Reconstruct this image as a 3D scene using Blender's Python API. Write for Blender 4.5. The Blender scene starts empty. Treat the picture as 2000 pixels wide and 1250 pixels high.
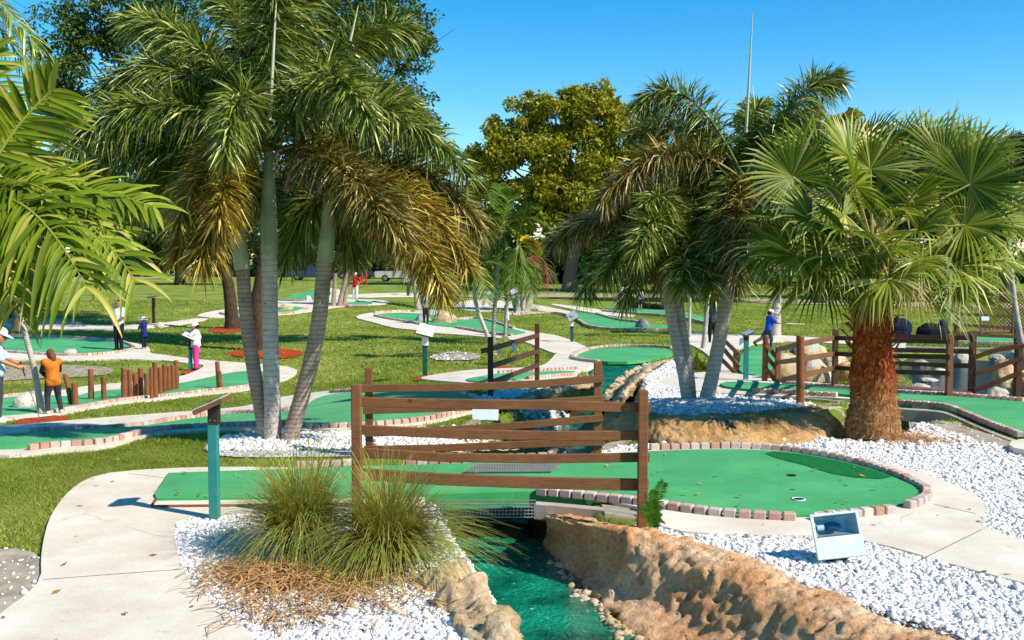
import bpy, bmesh, math, random
import numpy as np
from mathutils import Vector, Matrix
from mathutils.geometry import delaunay_2d_cdt
rng = np.random.default_rng(7)
random.seed(7)
scene = bpy.context.scene
COL = scene.collection
F, Y0, CAMZ = 2000.0, 500.0, 2.4
PITCH = math.atan((625 - Y0) / F)
CP, SP = math.cos(PITCH), math.sin(PITCH)

# ------------------------------------------------------------------ terrain
_d = np.arange(0, 900, 0.5)
_h = np.interp(_d, [0, 6, 9, 14, 16, 18, 22, 26, 33, 41, 50, 56, 65, 75, 95, 115, 200, 900],
               [2.4, 2.4, 2.4, 2.4, 2.44, 2.52, 2.72, 2.95, 3.2, 3.45, 3.5, 3.45, 3.33, 3.3, 3.25, 3.15, 3.0, 3.0])
_k = np.exp(-0.5 * (np.arange(-6, 7) / 2.5) ** 2); _k /= _k.sum()
_h = np.convolve(np.pad(_h, 6, mode='edge'), _k, 'valid')
def sst(x, a, b):
    t = np.clip((x - a) / (b - a), 0, 1); return t * t * (3 - 2 * t)
def gz(x, y):
    """height of the uncarved ground"""
    x = np.asarray(x, float); y = np.asarray(y, float)
    h = np.interp(y, _d, _h)
    left = sst(-x, 1.0, 6.0)
    h = h + 0.5 * left * sst(y, 12.5, 18.5) * (1 - sst(y, 27, 42))
    h = h - 0.5 * sst(-x, 3, 9) * sst(y, 50, 63)
    z = CAMZ - h
    z = z + 0.2 * np.exp(-((x - 3.2) / 1.7) ** 2 - ((y - 15.6) / 1.5) ** 2)
    return z
STREAM = np.array([(.62, 3.0, .5), (.55, 6, .5), (.45, 7.5, .46), (.1, 9.0, .5), (-.02, 10.1, .56), (-.05, 11, .65), (-.1, 12.2, .65), (.35, 13.5, .7), (.85, 15.5, .8),
                   (1.4, 18, .7), (1.9, 21, .6), (2.5, 25, .6), (3.1, 28, .85), (3.45, 29.3, .7)])
BANKC = np.array([(.5, 9.3, .12), (.6, 9.0, .2), (.85, 8.5, .28), (1.08, 8.0, .32), (1.32, 7.5, .38), (1.52, 7.0, .48), (1.7, 6.4, .65), (1.9, 5.6, 1.0), (2.1, 4.5, 1.3)])
POND = np.array([(4.6, 13.6, .3), (5.2, 14.9, .45), (6.3, 16.2, .6), (8.2, 18.5, 1.0), (10.8, 21.5, 2.0), (13.0, 25, 3.2), (14.6, 28.5, 3.8), (16.5, 32, 3.6)])
def chan(x, y, C):
    """signed distance to a channel edge (negative inside)"""
    x = np.asarray(x, float); y = np.asarray(y, float)
    best = np.full(x.shape, 1e9)
    for a, b in zip(C[:-1], C[1:]):
        vx, vy = b[0] - a[0], b[1] - a[1]
        t = np.clip(((x - a[0]) * vx + (y - a[1]) * vy) / (vx * vx + vy * vy), 0, 1)
        d = np.hypot(x - a[0] - t * vx, y - a[1] - t * vy) - (a[2] + t * (b[2] - a[2]))
        best = np.minimum(best, d)
    return best
def gz_carved(x, y):
    z = gz(x, y)
    c1 = chan(x, y, STREAM); k1 = 1 - sst(c1, -0.25, 0.25)
    z = z * (1 - k1) + np.minimum(z, -1.15) * k1
    c3 = chan(x, y, BANKC); k3 = 1 - sst(c3, -0.1, 0.2)
    z = z * (1 - k3) + np.minimum(z, -1.0) * k3
    c2 = chan(x, y, POND); k2 = 1 - sst(c2, -0.3, 0.3)
    z = z * (1 - k2) + np.minimum(z, -1.6) * k2
    return z
def inchan(x, y, m=0.0):
    return (chan(x, y, STREAM) < m) | (chan(x, y, POND) < m)

# ------------------------------------------------------------------ picture -> place
def ray(px, py):
    cx, cz = (px - 1000) / F, -(py - 625) / F
    return np.array([cx, CP + cz * SP, -SP + cz * CP])
CAM = np.array([0, 0, CAMZ])
def P(px, py, d):
    r = ray(px, py); return CAM + r * (d / r[1])
def atz(px, py, z):
    r = ray(px, py); return CAM + r * ((z - CAMZ) / r[2])
def at(px, py, off=0.0):
    r = ray(px, py); lo, hi = 2.0, 600.0
    f = lambda d: CAMZ + r[2] * d / r[1] - float(gz(r[0] * d / r[1], d)) - off
    ds = np.concatenate([np.arange(3, 60, .25), np.arange(60, 600, 2)])
    p = CAM[2] + r[2] / r[1] * ds - gz(r[0] / r[1] * ds, ds) - off
    i = np.argmax(p < 0)
    if p[i] >= 0: return P(px, py, 590)
    lo, hi = ds[max(i - 1, 0)], ds[i]
    for _ in range(24):
        m = (lo + hi) / 2
        if f(m) > 0: lo = m
        else: hi = m
    return P(px, py, hi)
def gpt(x, y, off=0.0):
    return np.array([x, y, float(gz(x, y)) + off])

# ------------------------------------------------------------------ objects
ORG = {}
def tag(o, label=None, cat=None, group=None, kind=None):
    if label: o['label'] = label
    if cat: o['category'] = cat
    if group: o['group'] = group
    if kind: o['kind'] = kind
    return o
def thing(name, label, cat, loc, group=None):
    o = bpy.data.objects.new(name, None); COL.objects.link(o)
    o.empty_display_size = 0.1
    o.location = tuple(float(v) for v in loc); ORG[o.name] = np.array(loc, float)
    return tag(o, label, cat, group)
def mesh(name, V, Fc, mat, parent=None, smooth=False, attr=None, mats=None, midx=None):
    """V (n,3) world coordinates; Fc an int array (m,3)/(m,4) or a list of index lists"""
    V = np.asarray(V, float).reshape(-1, 3)
    org = ORG[parent.name] if parent is not None else np.zeros(3)
    me = bpy.data.meshes.new(name)
    L = (V - org).astype(np.float32)
    if isinstance(Fc, np.ndarray):
        n, k = Fc.shape
        me.vertices.add(len(L)); me.vertices.foreach_set('co', L.ravel())
        me.loops.add(n * k); me.loops.foreach_set('vertex_index', Fc.astype(np.int32).ravel())
        me.polygons.add(n); me.polygons.foreach_set('loop_start', np.arange(0, n * k, k, dtype=np.int32))
        me.polygons.foreach_set('loop_total', np.full(n, k, dtype=np.int32))
        me.update(calc_edges=True)
    else:
        me.from_pydata([tuple(map(float, v)) for v in L], [], [tuple(map(int, f)) for f in Fc]); me.update()
    if mats:
        for m in mats: me.materials.append(m)
        if midx is not None: me.polygons.foreach_set('material_index', np.asarray(midx, dtype=np.int32))
    elif mat: me.materials.append(mat)
    if smooth: me.polygons.foreach_set('use_smooth', np.ones(len(me.polygons), dtype=bool))
    if attr is not None:
        a = me.attributes.new('tint', 'FLOAT', 'POINT'); a.data.foreach_set('value', np.asarray(attr, dtype=np.float32))
    o = bpy.data.objects.new(name, me); COL.objects.link(o)
    if parent is not None: o.parent = parent
    ORG[o.name] = org
    return o
class MB:
    def __init__(s): s.v = []; s.f = []; s.t = []; s.n = 0
    def add(s, V, Fs, t=0.5):
        V = np.asarray(V, float).reshape(-1, 3); s.v.append(V)
        s.f += [[i + s.n for i in f] for f in Fs]
        s.t.append(np.full(len(V), t) if np.isscalar(t) else np.asarray(t)); s.n += len(V); return s
    def box(s, c, sz, ax=None, taper=1.0, t=0.5):
        """box: centre c, sizes sz along unit axes ax; the top shrinks by taper"""
        ax = np.eye(3) if ax is None else np.asarray(ax, float)
        c = np.asarray(c, float); V = []
        for k in (-1, 1):
            q = taper if k > 0 else 1
            for i, j in ((-1, -1), (1, -1), (1, 1), (-1, 1)):
                V.append(c + ax[0] * i * sz[0] / 2 * q + ax[1] * j * sz[1] / 2 * q + ax[2] * k * sz[2] / 2)
        return s.add(V, [(3, 2, 1, 0), (4, 5, 6, 7), (0, 1, 5, 4), (1, 2, 6, 5), (2, 3, 7, 6), (3, 0, 4, 7)], t)
    def bbox(s, c, sz, ax=None, b=0.01, t=0.5):
        """box with its edges bevelled (stacked rings)"""
        ax = np.eye(3) if ax is None else np.asarray(ax, float); c = np.asarray(c, float)
        hx, hy, hz = sz[0] / 2, sz[1] / 2, sz[2] / 2; V = []; Fs = []
        def ring(x, y, z):
            bb = min(b, x * .9, y * .9)
            for px, py in ((-x + bb, -y), (x - bb, -y), (x, -y + bb), (x, y - bb), (x - bb, y), (-x + bb, y), (-x, y - bb), (-x, -y + bb)):
                V.append(c + ax[0] * px + ax[1] * py + ax[2] * z)
        ring(hx - b, hy - b, -hz); ring(hx, hy, -hz + b); ring(hx, hy, hz - b); ring(hx - b, hy - b, hz)
        for r in range(3):
            for k in range(8):
                Fs.append((r * 8 + k, r * 8 + (k + 1) % 8, r * 8 + 8 + (k + 1) % 8, r * 8 + 8 + k))
        Fs += [tuple(range(7, -1, -1)), tuple(range(24, 32))]
        return s.add(V, Fs, t)
    def tube(s, pts, rad, n=8, cap=True, t=0.5, wob=0.0, up=None):
        pts = np.asarray(pts, float); m = len(pts)
        rad = np.full(m, rad) if np.isscalar(rad) else np.asarray(rad, float)
        T = np.gradient(pts, axis=0); T /= np.linalg.norm(T, axis=1)[:, None] + 1e-12
        ref = np.array([0, 0, 1.0]) if up is None else np.asarray(up, float)
        if abs(T[0] @ ref) > .9: ref = np.array([1.0, 0, 0])
        V = []; tt = []
        u = np.cross(T[0], ref); u /= np.linalg.norm(u)
        for i in range(m):
            u = u - T[i] * (u @ T[i]); u /= np.linalg.norm(u) + 1e-12; w = np.cross(T[i], u)
            for k in range(n):
                a = 2 * math.pi * k / n
                r = rad[i] * (1 + (rng.uniform(-wob, wob) if wob else 0))
                V.append(pts[i] + (u * math.cos(a) + w * math.sin(a)) * r)
                tt.append(t if np.isscalar(t) else t[i])
        Fs = [(i * n + k, i * n + (k + 1) % n, (i + 1) * n + (k + 1) % n, (i + 1) * n + k) for i in range(m - 1) for k in range(n)]
        if cap: Fs += [tuple(range(n - 1, -1, -1)), tuple(range((m - 1) * n, m * n))]
        return s.add(V, Fs, np.array(tt))
    def ball(s, c, r, nu=10, nv=7, t=0.5, ax=None):
        c = np.asarray(c, float); r = np.asarray([r] * 3 if np.isscalar(r) else r, float); ax = np.eye(3) if ax is None else np.asarray(ax)
        V = []; Fs = []
        for j in range(nv + 1):
            th = math.pi * j / nv
            for i in range(nu):
                ph = 2 * math.pi * i / nu
                q = np.array([math.sin(th) * math.cos(ph) * r[0], math.sin(th) * math.sin(ph) * r[1], math.cos(th) * r[2]])
                V.append(c + q @ ax)
        for j in range(nv):
            for i in range(nu):
                Fs.append((j * nu + i, (j + 1) * nu + i, (j + 1) * nu + (i + 1) % nu, j * nu + (i + 1) % nu))
        return s.add(V, Fs, t)
    def beam(s, pts, w, h, up=(0, 0, 1), t=0.5, b=0.006):
        """a board swept along pts: w across, h along up"""
        pts = np.asarray(pts, float); up = np.asarray(up, float); m = len(pts)
        T = np.gradient(pts, axis=0); T /= np.linalg.norm(T, axis=1)[:, None]
        V = []
        for i in range(m):
            sd = np.cross(T[i], up); sd /= np.linalg.norm(sd); u = np.cross(sd, T[i])
            for a, c in ((-w / 2 + b, -h / 2), (w / 2 - b, -h / 2), (w / 2, -h / 2 + b), (w / 2, h / 2 - b), (w / 2 - b, h / 2), (-w / 2 + b, h / 2), (-w / 2, h / 2 - b), (-w / 2, -h / 2 + b)):
                V.append(pts[i] + sd * a + u * c)
        Fs = [(i * 8 + k, i * 8 + (k + 1) % 8, i * 8 + 8 + (k + 1) % 8, i * 8 + 8 + k) for i in range(m - 1) for k in range(8)]
        Fs += [tuple(range(7, -1, -1)), tuple(range((m - 1) * 8, m * 8))]
        return s.add(V, Fs, t)
    def build(s, name, mat, parent=None, smooth=False):
        return mesh(name, np.concatenate(s.v), s.f, mat, parent, smooth, np.concatenate(s.t))

# ------------------------------------------------------------------ materials
def lin(c):
    return tuple((v / 255 / 12.92 if v <= 10 else ((v / 255 + .055) / 1.055) ** 2.4) for v in c) + (1.0,)
def nm(name):
    m = bpy.data.materials.new(name); m.use_nodes = True; nt = m.node_tree
    return m, nt, nt.nodes['Principled BSDF'], nt.nodes['Material Output']
def N(nt, typ, **kw):
    n = nt.nodes.new(typ)
    for k, v in kw.items():
        if k.startswith('i_'): n.inputs[k[2:].replace('_', ' ')].default_value = v
        else: setattr(n, k, v)
    return n
def ramp(nt, stops):
    r = nt.nodes.new('ShaderNodeValToRGB'); e = r.color_ramp.elements
    while len(e) < len(stops): e.new(0.5)
    for k, (p, c) in enumerate(stops): e[k].position = p; e[k].color = lin(c) if max(c) > 2 else tuple(c) + (1,)
    return r
def mixc(nt, fac, a, b, mode='MIX'):
    n = nt.nodes.new('ShaderNodeMix'); n.data_type = 'RGBA'; n.blend_type = mode
    for sock, v in ((0, fac), (6, a), (7, b)):
        if isinstance(v, (tuple, list)): n.inputs[sock].default_value = v
        elif isinstance(v, (int, float)): n.inputs[sock].default_value = v
        else: nt.links.new(v, n.inputs[sock])
    return n.outputs[2]
def coords(nt):
    return N(nt, 'ShaderNodeNewGeometry').outputs['Position']
def noise(nt, scale, detail=4, rough=.55, vec=None, out='Fac'):
    n = N(nt, 'ShaderNodeTexNoise', i_Scale=scale, i_Detail=detail, i_Roughness=rough)
    if vec is not None: nt.links.new(vec, n.inputs['Vector'])
    return n.outputs[out]
def bump(nt, bs, hsock, strength=.4, dist=.02):
    b = N(nt, 'ShaderNodeBump', i_Strength=strength, i_Distance=dist); nt.links.new(hsock, b.inputs['Height'])
    nt.links.new(b.outputs[0], bs.inputs['Normal']); return b
def basic(name, a, b, scale=8, rough=.7, bumpS=.25, bdist=.01, tintmix=0.0, stretch=None, spec=.4, detail=5):
    """two-tone noise material; tintmix lets the mesh's random per-piece value shift it"""
    m, nt, bs, out = nm(name); v = coords(nt)
    if stretch:
        mp = N(nt, 'ShaderNodeMapping'); mp.inputs['Scale'].default_value = stretch; nt.links.new(v, mp.inputs['Vector']); v = mp.outputs[0]
    f = noise(nt, scale, detail, .6, v)
    r = ramp(nt, [(.3, a), (.7, b)]); nt.links.new(f, r.inputs[0]); c = r.outputs[0]
    if tintmix:
        at_ = N(nt, 'ShaderNodeAttribute', attribute_name='tint')
        r2 = ramp(nt, [(0, (1 - tintmix,) * 3), (1, (1 + tintmix * .0,) * 3)]); nt.links.new(at_.outputs['Fac'], r2.inputs[0])
        c = mixc(nt, 1.0, c, r2.outputs[0], 'MULTIPLY')
    nt.links.new(c, bs.inputs['Base Color']); bs.inputs['Roughness'].default_value = rough
    bs.inputs['Specular IOR Level'].default_value = spec
    if bumpS: bump(nt, bs, f, bumpS, bdist)
    return m
def leafmat(name, dark, light, third=None, trans=.35, rough=.45, spec=.35):
    """leaf: colour by a random value per leaf, thin and partly see-through to light"""
    m, nt, bs, out = nm(name)
    a = N(nt, 'ShaderNodeAttribute', attribute_name='tint')
    st = [(.05, dark), (.75, light)] + ([(1.0, third)] if third else [])
    r = ramp(nt, st); nt.links.new(a.outputs['Fac'], r.inputs[0])
    nt.links.new(r.outputs[0], bs.inputs['Base Color'])
    bs.inputs['Roughness'].default_value = rough; bs.inputs['Specular IOR Level'].default_value = spec
    tr = N(nt, 'ShaderNodeBsdfTranslucent')
    g = mixc(nt, 1.0, r.outputs[0], (1.25, 1.2, .5, 1), 'MULTIPLY'); nt.links.new(g, tr.inputs['Color'])
    mx = N(nt, 'ShaderNodeMixShader'); mx.inputs[0].default_value = trans
    nt.links.new(bs.outputs[0], mx.inputs[1]); nt.links.new(tr.outputs[0], mx.inputs[2]); nt.links.new(mx.outputs[0], out.inputs[0])
    return m

M = {}
# lawn: green with yellow and brown patches
def lawn():
    m, nt, bs, out = nm('lawn'); v = coords(nt)
    r = ramp(nt, [(.3, (92, 114, 36)), (.5, (128, 144, 52)), (.68, (170, 166, 90))]); nt.links.new(noise(nt, .55, 6, .65, v), r.inputs[0])
    fine = ramp(nt, [(.28, (.55, .6, .5)), (.6, (1.15, 1.15, 1.1))]); nt.links.new(noise(nt, 28, 5, .75, v), fine.inputs[0])
    c = mixc(nt, 1.0, r.outputs[0], fine.outputs[0], 'MULTIPLY')
    d = ramp(nt, [(.62, (0, 0, 0)), (.74, (1, 1, 1))]); nt.links.new(noise(nt, .33, 5, .6, v), d.inputs[0])
    c = mixc(nt, d.outputs[0], c, lin((150, 132, 84)))
    nt.links.new(c, bs.inputs['Base Color']); bs.inputs['Roughness'].default_value = .85; bs.inputs['Specular IOR Level'].default_value = .15
    bump(nt, bs, noise(nt, 45, 4, .7, v), .9, .04); return m
M['lawn'] = lawn()
def concrete(name, a, b, stain):
    m, nt, bs, out = nm(name); v = coords(nt)
    r = ramp(nt, [(.3, a), (.68, b)]); nt.links.new(noise(nt, 1.6, 7, .62, v), r.inputs[0])
    f = ramp(nt, [(.3, (.86, .85, .84)), (.6, (1.02, 1.02, 1.02))]); nt.links.new(noise(nt, 60, 4, .7, v), f.inputs[0])
    c = mixc(nt, 1, r.outputs[0], f.outputs[0], 'MULTIPLY')
    s = ramp(nt, [(.55, (0, 0, 0)), (.8, (.7, .7, .7))]); nt.links.new(noise(nt, .9, 5, .7, v), s.inputs[0])
    c = mixc(nt, s.outputs[0], c, lin(stain))
    wob = N(nt, 'ShaderNodeVectorMath', operation='ADD'); nt.links.new(v, wob.inputs[0]); wn = N(nt, 'ShaderNodeVectorMath', operation='SCALE'); wn.inputs['Scale'].default_value = .35
    nt.links.new(noise(nt, 1.3, 5, .6, v, 'Color'), wn.inputs[0]); nt.links.new(wn.outputs[0], wob.inputs[1])
    cr = N(nt, 'ShaderNodeTexVoronoi', feature='DISTANCE_TO_EDGE', i_Scale=.55); nt.links.new(wob.outputs[0], cr.inputs['Vector'])
    ck = ramp(nt, [(.0, (1, 1, 1)), (.0045, (0, 0, 0))]); nt.links.new(cr.outputs['Distance'], ck.inputs[0])
    mk = ramp(nt, [(.5, (0, 0, 0)), (.6, (.4, .4, .4))]); nt.links.new(noise(nt, .7, 3, .5, v), mk.inputs[0])
    c = mixc(nt, mixc(nt, 1, ck.outputs[0], mk.outputs[0], 'MULTIPLY'), c, lin((96, 86, 76)))
    sp = ramp(nt, [(.66, (0, 0, 0)), (.72, (.25, .25, .25))]); nt.links.new(noise(nt, 13, 3, .55, v), sp.inputs[0]); c = mixc(nt, sp.outputs[0], c, lin((150, 138, 122)))
    nt.links.new(c, bs.inputs['Base Color']); bs.inputs['Roughness'].default_value = .82; bs.inputs['Specular IOR Level'].default_value = .25
    bump(nt, bs, noise(nt, 90, 4, .7, v), .25, .006); return m
M['concrete'] = concrete('concrete', (206, 192, 172), (230, 219, 202), (186, 170, 150))
M['kerb'] = concrete('kerb_concrete', (150, 140, 126), (190, 180, 164), (110, 102, 92))
def carpet():
    m, nt, bs, out = nm('green_carpet'); v = coords(nt)
    r = ramp(nt, [(.25, (46, 142, 78)), (.5, (60, 160, 90)), (.75, (88, 178, 108))]); nt.links.new(noise(nt, .9, 5, .6, v), r.inputs[0])
    f = ramp(nt, [(.25, (.72, .76, .72)), (.65, (1.08, 1.06, 1.08))]); nt.links.new(noise(nt, 130, 3, .8, v), f.inputs[0])
    c = mixc(nt, 1, r.outputs[0], f.outputs[0], 'MULTIPLY')
    st = ramp(nt, [(.6, (0, 0, 0)), (.74, (.5, .5, .5))]); nt.links.new(noise(nt, 2.6, 6, .7, v), st.inputs[0]); c = mixc(nt, st.outputs[0], c, lin((36, 116, 74)))
    sc_ = ramp(nt, [(.62, (0, 0, 0)), (.7, (.45, .45, .45))]); nt.links.new(noise(nt, 7, 4, .6, v), sc_.inputs[0]); c = mixc(nt, sc_.outputs[0], c, lin((98, 176, 124)))
    nt.links.new(c, bs.inputs['Base Color']); bs.inputs['Roughness'].default_value = .9; bs.inputs['Specular IOR Level'].default_value = .1
    bs.inputs['Sheen Weight'].default_value = .12
    bump(nt, bs, noise(nt, 170, 3, .8, v), .45, .008); return m
M['carpet'] = carpet()
M['rough'] = basic('rough_carpet', (14, 92, 44), (30, 122, 64), 40, .95, .8, .02, spec=.1)
def brick():
    m, nt, bs, out = nm('paver_brick'); v = coords(nt)
    a = N(nt, 'ShaderNodeAttribute', attribute_name='tint')
    r = ramp(nt, [(0, (180, 132, 116)), (.35, (202, 166, 150)), (.65, (184, 168, 158)), (1, (214, 196, 182))]); nt.links.new(a.outputs['Fac'], r.inputs[0])
    f = ramp(nt, [(.3, (.72, .7, .7)), (.65, (1.1, 1.1, 1.1))]); nt.links.new(noise(nt, 55, 5, .7, v), f.inputs[0])
    nt.links.new(mixc(nt, 1, r.outputs[0], f.outputs[0], 'MULTIPLY'), bs.inputs['Base Color'])
    bs.inputs['Roughness'].default_value = .85; bs.inputs['Specular IOR Level'].default_value = .2
    bump(nt, bs, noise(nt, 70, 4, .7, v), .35, .008); return m
M['brick'] = brick()
def gravelmat():
    m, nt, bs, out = nm('white_gravel'); v = coords(nt)
    vo = N(nt, 'ShaderNodeTexVoronoi', i_Scale=26.0); nt.links.new(v, vo.inputs['Vector'])
    r = ramp(nt, [(.0, (236, 232, 228)), (.45, (210, 206, 202)), (.75, (120, 116, 112))]); nt.links.new(vo.outputs['Distance'], r.inputs[0])
    d = ramp(nt, [(.55, (0, 0, 0)), (.75, (.8, .8, .8))]); nt.links.new(noise(nt, .8, 5, .6, v), d.inputs[0])
    c = mixc(nt, d.outputs[0], r.outputs[0], lin((190, 176, 158)))
    nt.links.new(c, bs.inputs['Base Color']); bs.inputs['Roughness'].default_value = .8
    inv = N(nt, 'ShaderNodeMath', operation='SUBTRACT'); inv.inputs[0].default_value = 1; nt.links.new(vo.outputs['Distance'], inv.inputs[1])
    bump(nt, bs, inv.outputs[0], .9, .03); return m
M['gravel'] = gravelmat()
M['stone'] = leafmat('gravel_stone', (172, 164, 158), (232, 229, 226), (246, 245, 244), 0.0, .75, .2)
def woodmat(name, a, b, rough=.6):
    m, nt, bs, out = nm(name); v = coords(nt)
    mp = N(nt, 'ShaderNodeMapping'); mp.inputs['Scale'].default_value = (2.5, 2.5, 24); nt.links.new(v, mp.inputs['Vector'])
    f = noise(nt, 3, 6, .65, mp.outputs[0])
    r = ramp(nt, [(.3, a), (.7, b)]); nt.links.new(f, r.inputs[0])
    w = ramp(nt, [(.35, (.75, .75, .75)), (.6, (1.05, 1.05, 1.05))]); nt.links.new(noise(nt, 2.2, 5, .7, v), w.inputs[0])
    kn = N(nt, 'ShaderNodeTexVoronoi', i_Scale=2.6); nt.links.new(v, kn.inputs['Vector']); kr = ramp(nt, [(.03, (.4, .36, .34)), (.075, (1, 1, 1))]); nt.links.new(kn.outputs['Distance'], kr.inputs[0])
    c = mixc(nt, 1, mixc(nt, 1, r.outputs[0], w.outputs[0], 'MULTIPLY'), kr.outputs[0], 'MULTIPLY')
    wo = ramp(nt, [(.62, (0, 0, 0)), (.72, (.5, .5, .5))]); nt.links.new(noise(nt, 5, 6, .75, mp.outputs[0]), wo.inputs[0]); c = mixc(nt, wo.outputs[0], c, lin((158, 122, 92)))
    nt.links.new(c, bs.inputs['Base Color'])
    bs.inputs['Roughness'].default_value = rough; bs.inputs['Specular IOR Level'].default_value = .35; bump(nt, bs, f, .2, .004); return m
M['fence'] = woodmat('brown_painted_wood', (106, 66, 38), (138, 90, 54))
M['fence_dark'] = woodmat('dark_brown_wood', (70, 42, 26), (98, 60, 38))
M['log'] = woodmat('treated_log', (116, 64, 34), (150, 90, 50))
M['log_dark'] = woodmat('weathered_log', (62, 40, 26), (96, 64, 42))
M['deck'] = woodmat('deck_boards', (120, 82, 60), (160, 114, 86))
M['teal'] = basic('teal_paint', (28, 112, 108), (40, 132, 124), 6, .45, .05, .003, spec=.4)
M['tealdark'] = basic('dark_green_paint', (16, 66, 58), (24, 84, 72), 6, .45, .05, .003)
M['blackwood'] = basic('black_brown_timber', (34, 24, 18), (56, 40, 30), 20, .6, .2, .004)
M['paper'] = basic('white_paper', (226, 228, 232), (240, 241, 244), 3, .6, 0)
M['signface'] = basic('sign_face', (150, 164, 164), (206, 214, 212), 9, .25, 0, spec=.6)
M['mulch'] = basic('red_mulch', (120, 30, 12), (214, 82, 42), 26, .9, .9, .03, spec=.1)
M['dirt'] = basic('sandy_dirt', (134, 120, 104), (186, 172, 152), 5, .95, .6, .02, spec=.1)
M['roadbed'] = basic('pale_dirt_road', (156, 138, 112), (184, 166, 138), 2, .95, .3, .02, spec=.1)
def rockmat(name, stops, scale=1.3, dark=(60, 50, 40), tide=None):
    m, nt, bs, out = nm(name); v = coords(nt)
    n1 = noise(nt, scale, 8, .62, v)
    r = ramp(nt, stops); nt.links.new(n1, r.inputs[0])
    vo = N(nt, 'ShaderNodeTexVoronoi', i_Scale=9.0, i_Randomness=1.0); nt.links.new(v, vo.inputs['Vector'])
    pits = ramp(nt, [(.04, (.45, .45, .45)), (.16, (1, 1, 1))]); nt.links.new(vo.outputs['Distance'], pits.inputs[0])
    n2 = noise(nt, 30, 6, .7, v)
    g = ramp(nt, [(.28, (.55, .53, .5)), (.6, (1.08, 1.08, 1.08))]); nt.links.new(n2, g.inputs[0])
    c = mixc(nt, .8, r.outputs[0], pits.outputs[0], 'MULTIPLY'); c = mixc(nt, .8, c, g.outputs[0], 'MULTIPLY')
    s = ramp(nt, [(.58, (0, 0, 0)), (.7, (.85, .85, .85))]); nt.links.new(noise(nt, 2.1, 7, .7, v), s.inputs[0])
    c = mixc(nt, s.outputs[0], c, lin(dark))
    if tide is not None:   # algae stain along the waterline
        sx = N(nt, 'ShaderNodeSeparateXYZ'); nt.links.new(v, sx.inputs[0])
        ma = N(nt, 'ShaderNodeMath', operation='MULTIPLY_ADD'); nt.links.new(noise(nt, 6, 4, .6, v), ma.inputs[0]); ma.inputs[1].default_value = -.3; nt.links.new(sx.outputs[2], ma.inputs[2])
        mr = N(nt, 'ShaderNodeMapRange'); mr.inputs[1].default_value = tide - .06; mr.inputs[2].default_value = tide - .13; nt.links.new(ma.outputs[0], mr.inputs[0])
        c = mixc(nt, mr.outputs[0], c, lin((84, 76, 34)))
    nt.links.new(c, bs.inputs['Base Color']); bs.inputs['Roughness'].default_value = .9; bs.inputs['Specular IOR Level'].default_value = .15
    ad = N(nt, 'ShaderNodeMath', operation='ADD'); nt.links.new(n2, ad.inputs[0]); nt.links.new(pits.outputs[0], ad.inputs[1])
    bump(nt, bs, ad.outputs[0], .95, .035); return m
M['orange_rock'] = rockmat('orange_rock', [(.3, (198, 126, 76)), (.48, (222, 164, 114)), (.66, (240, 208, 168))], 1.1, (156, 132, 110), -.51)
M['beige_rock'] = rockmat('beige_rock', [(.3, (170, 140, 100)), (.5, (212, 184, 146)), (.7, (232, 212, 184))], 2.2, (110, 98, 86))
M['sand_rock'] = rockmat('sand_rock', [(.3, (176, 130, 80)), (.5, (206, 160, 104)), (.7, (224, 188, 138))], 1.6, (96, 74, 52))
M['grey_rock'] = rockmat('grey_rock', [(.3, (90, 92, 96)), (.5, (126, 128, 130)), (.7, (160, 160, 158))], 2.0, (66, 68, 72))
M['pale_rock'] = rockmat('pale_rock', [(.3, (176, 164, 146)), (.5, (206, 196, 180)), (.7, (226, 218, 206))], 2.4, (140, 130, 118))
M['dark_rock'] = rockmat('dark_brown_rock', [(.3, (52, 40, 28)), (.5, (84, 64, 42)), (.7, (110, 86, 56))], 2.0, (30, 30, 24))  # darkest rock tone, brown throughout
def watermat(name, deep, light, spark):
    m, nt, bs, out = nm(name); v = coords(nt)
    r = ramp(nt, [(.35, deep), (.75, light)]); nt.links.new(noise(nt, 1.7, 6, .65, v), r.inputs[0])
    mp = N(nt, 'ShaderNodeMapping'); mp.inputs['Scale'].default_value = (1, .6, 1); nt.links.new(v, mp.inputs['Vector'])
    w = noise(nt, 9, 5, .62, mp.outputs[0]); w2 = noise(nt, 26, 3, .6, mp.outputs[0])
    foam_sparkle = ramp(nt, [(.6, (0, 0, 0)), (.68, (1, 1, 1))]); nt.links.new(noise(nt, 16, 5, .7, mp.outputs[0]), foam_sparkle.inputs[0])  # foam flecks that double as sun sparkle, painted into the water colour
    big = ramp(nt, [(.44, (0, 0, 0)), (.58, (spark, spark, spark))]); nt.links.new(noise(nt, 1.5, 3, .6, v), big.inputs[0])
    fm = mixc(nt, 1, foam_sparkle.outputs[0], big.outputs[0], 'MULTIPLY')
    c = mixc(nt, fm, r.outputs[0], lin((150, 220, 220)))
    nt.links.new(c, bs.inputs['Base Color']); bs.inputs['Roughness'].default_value = .07; bs.inputs['IOR'].default_value = 1.33; bs.inputs['Specular IOR Level'].default_value = .35
    ad = N(nt, 'ShaderNodeMath', operation='ADD'); nt.links.new(w, ad.inputs[0]); nt.links.new(w2, ad.inputs[1])
    bump(nt, bs, ad.outputs[0], .55, .06); return m
M['water'] = watermat('stream_water', (0, 66, 50), (18, 156, 122), 1.0)
M['pondwater'] = watermat('pond_water', (6, 22, 20), (16, 40, 34), .0)
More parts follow.
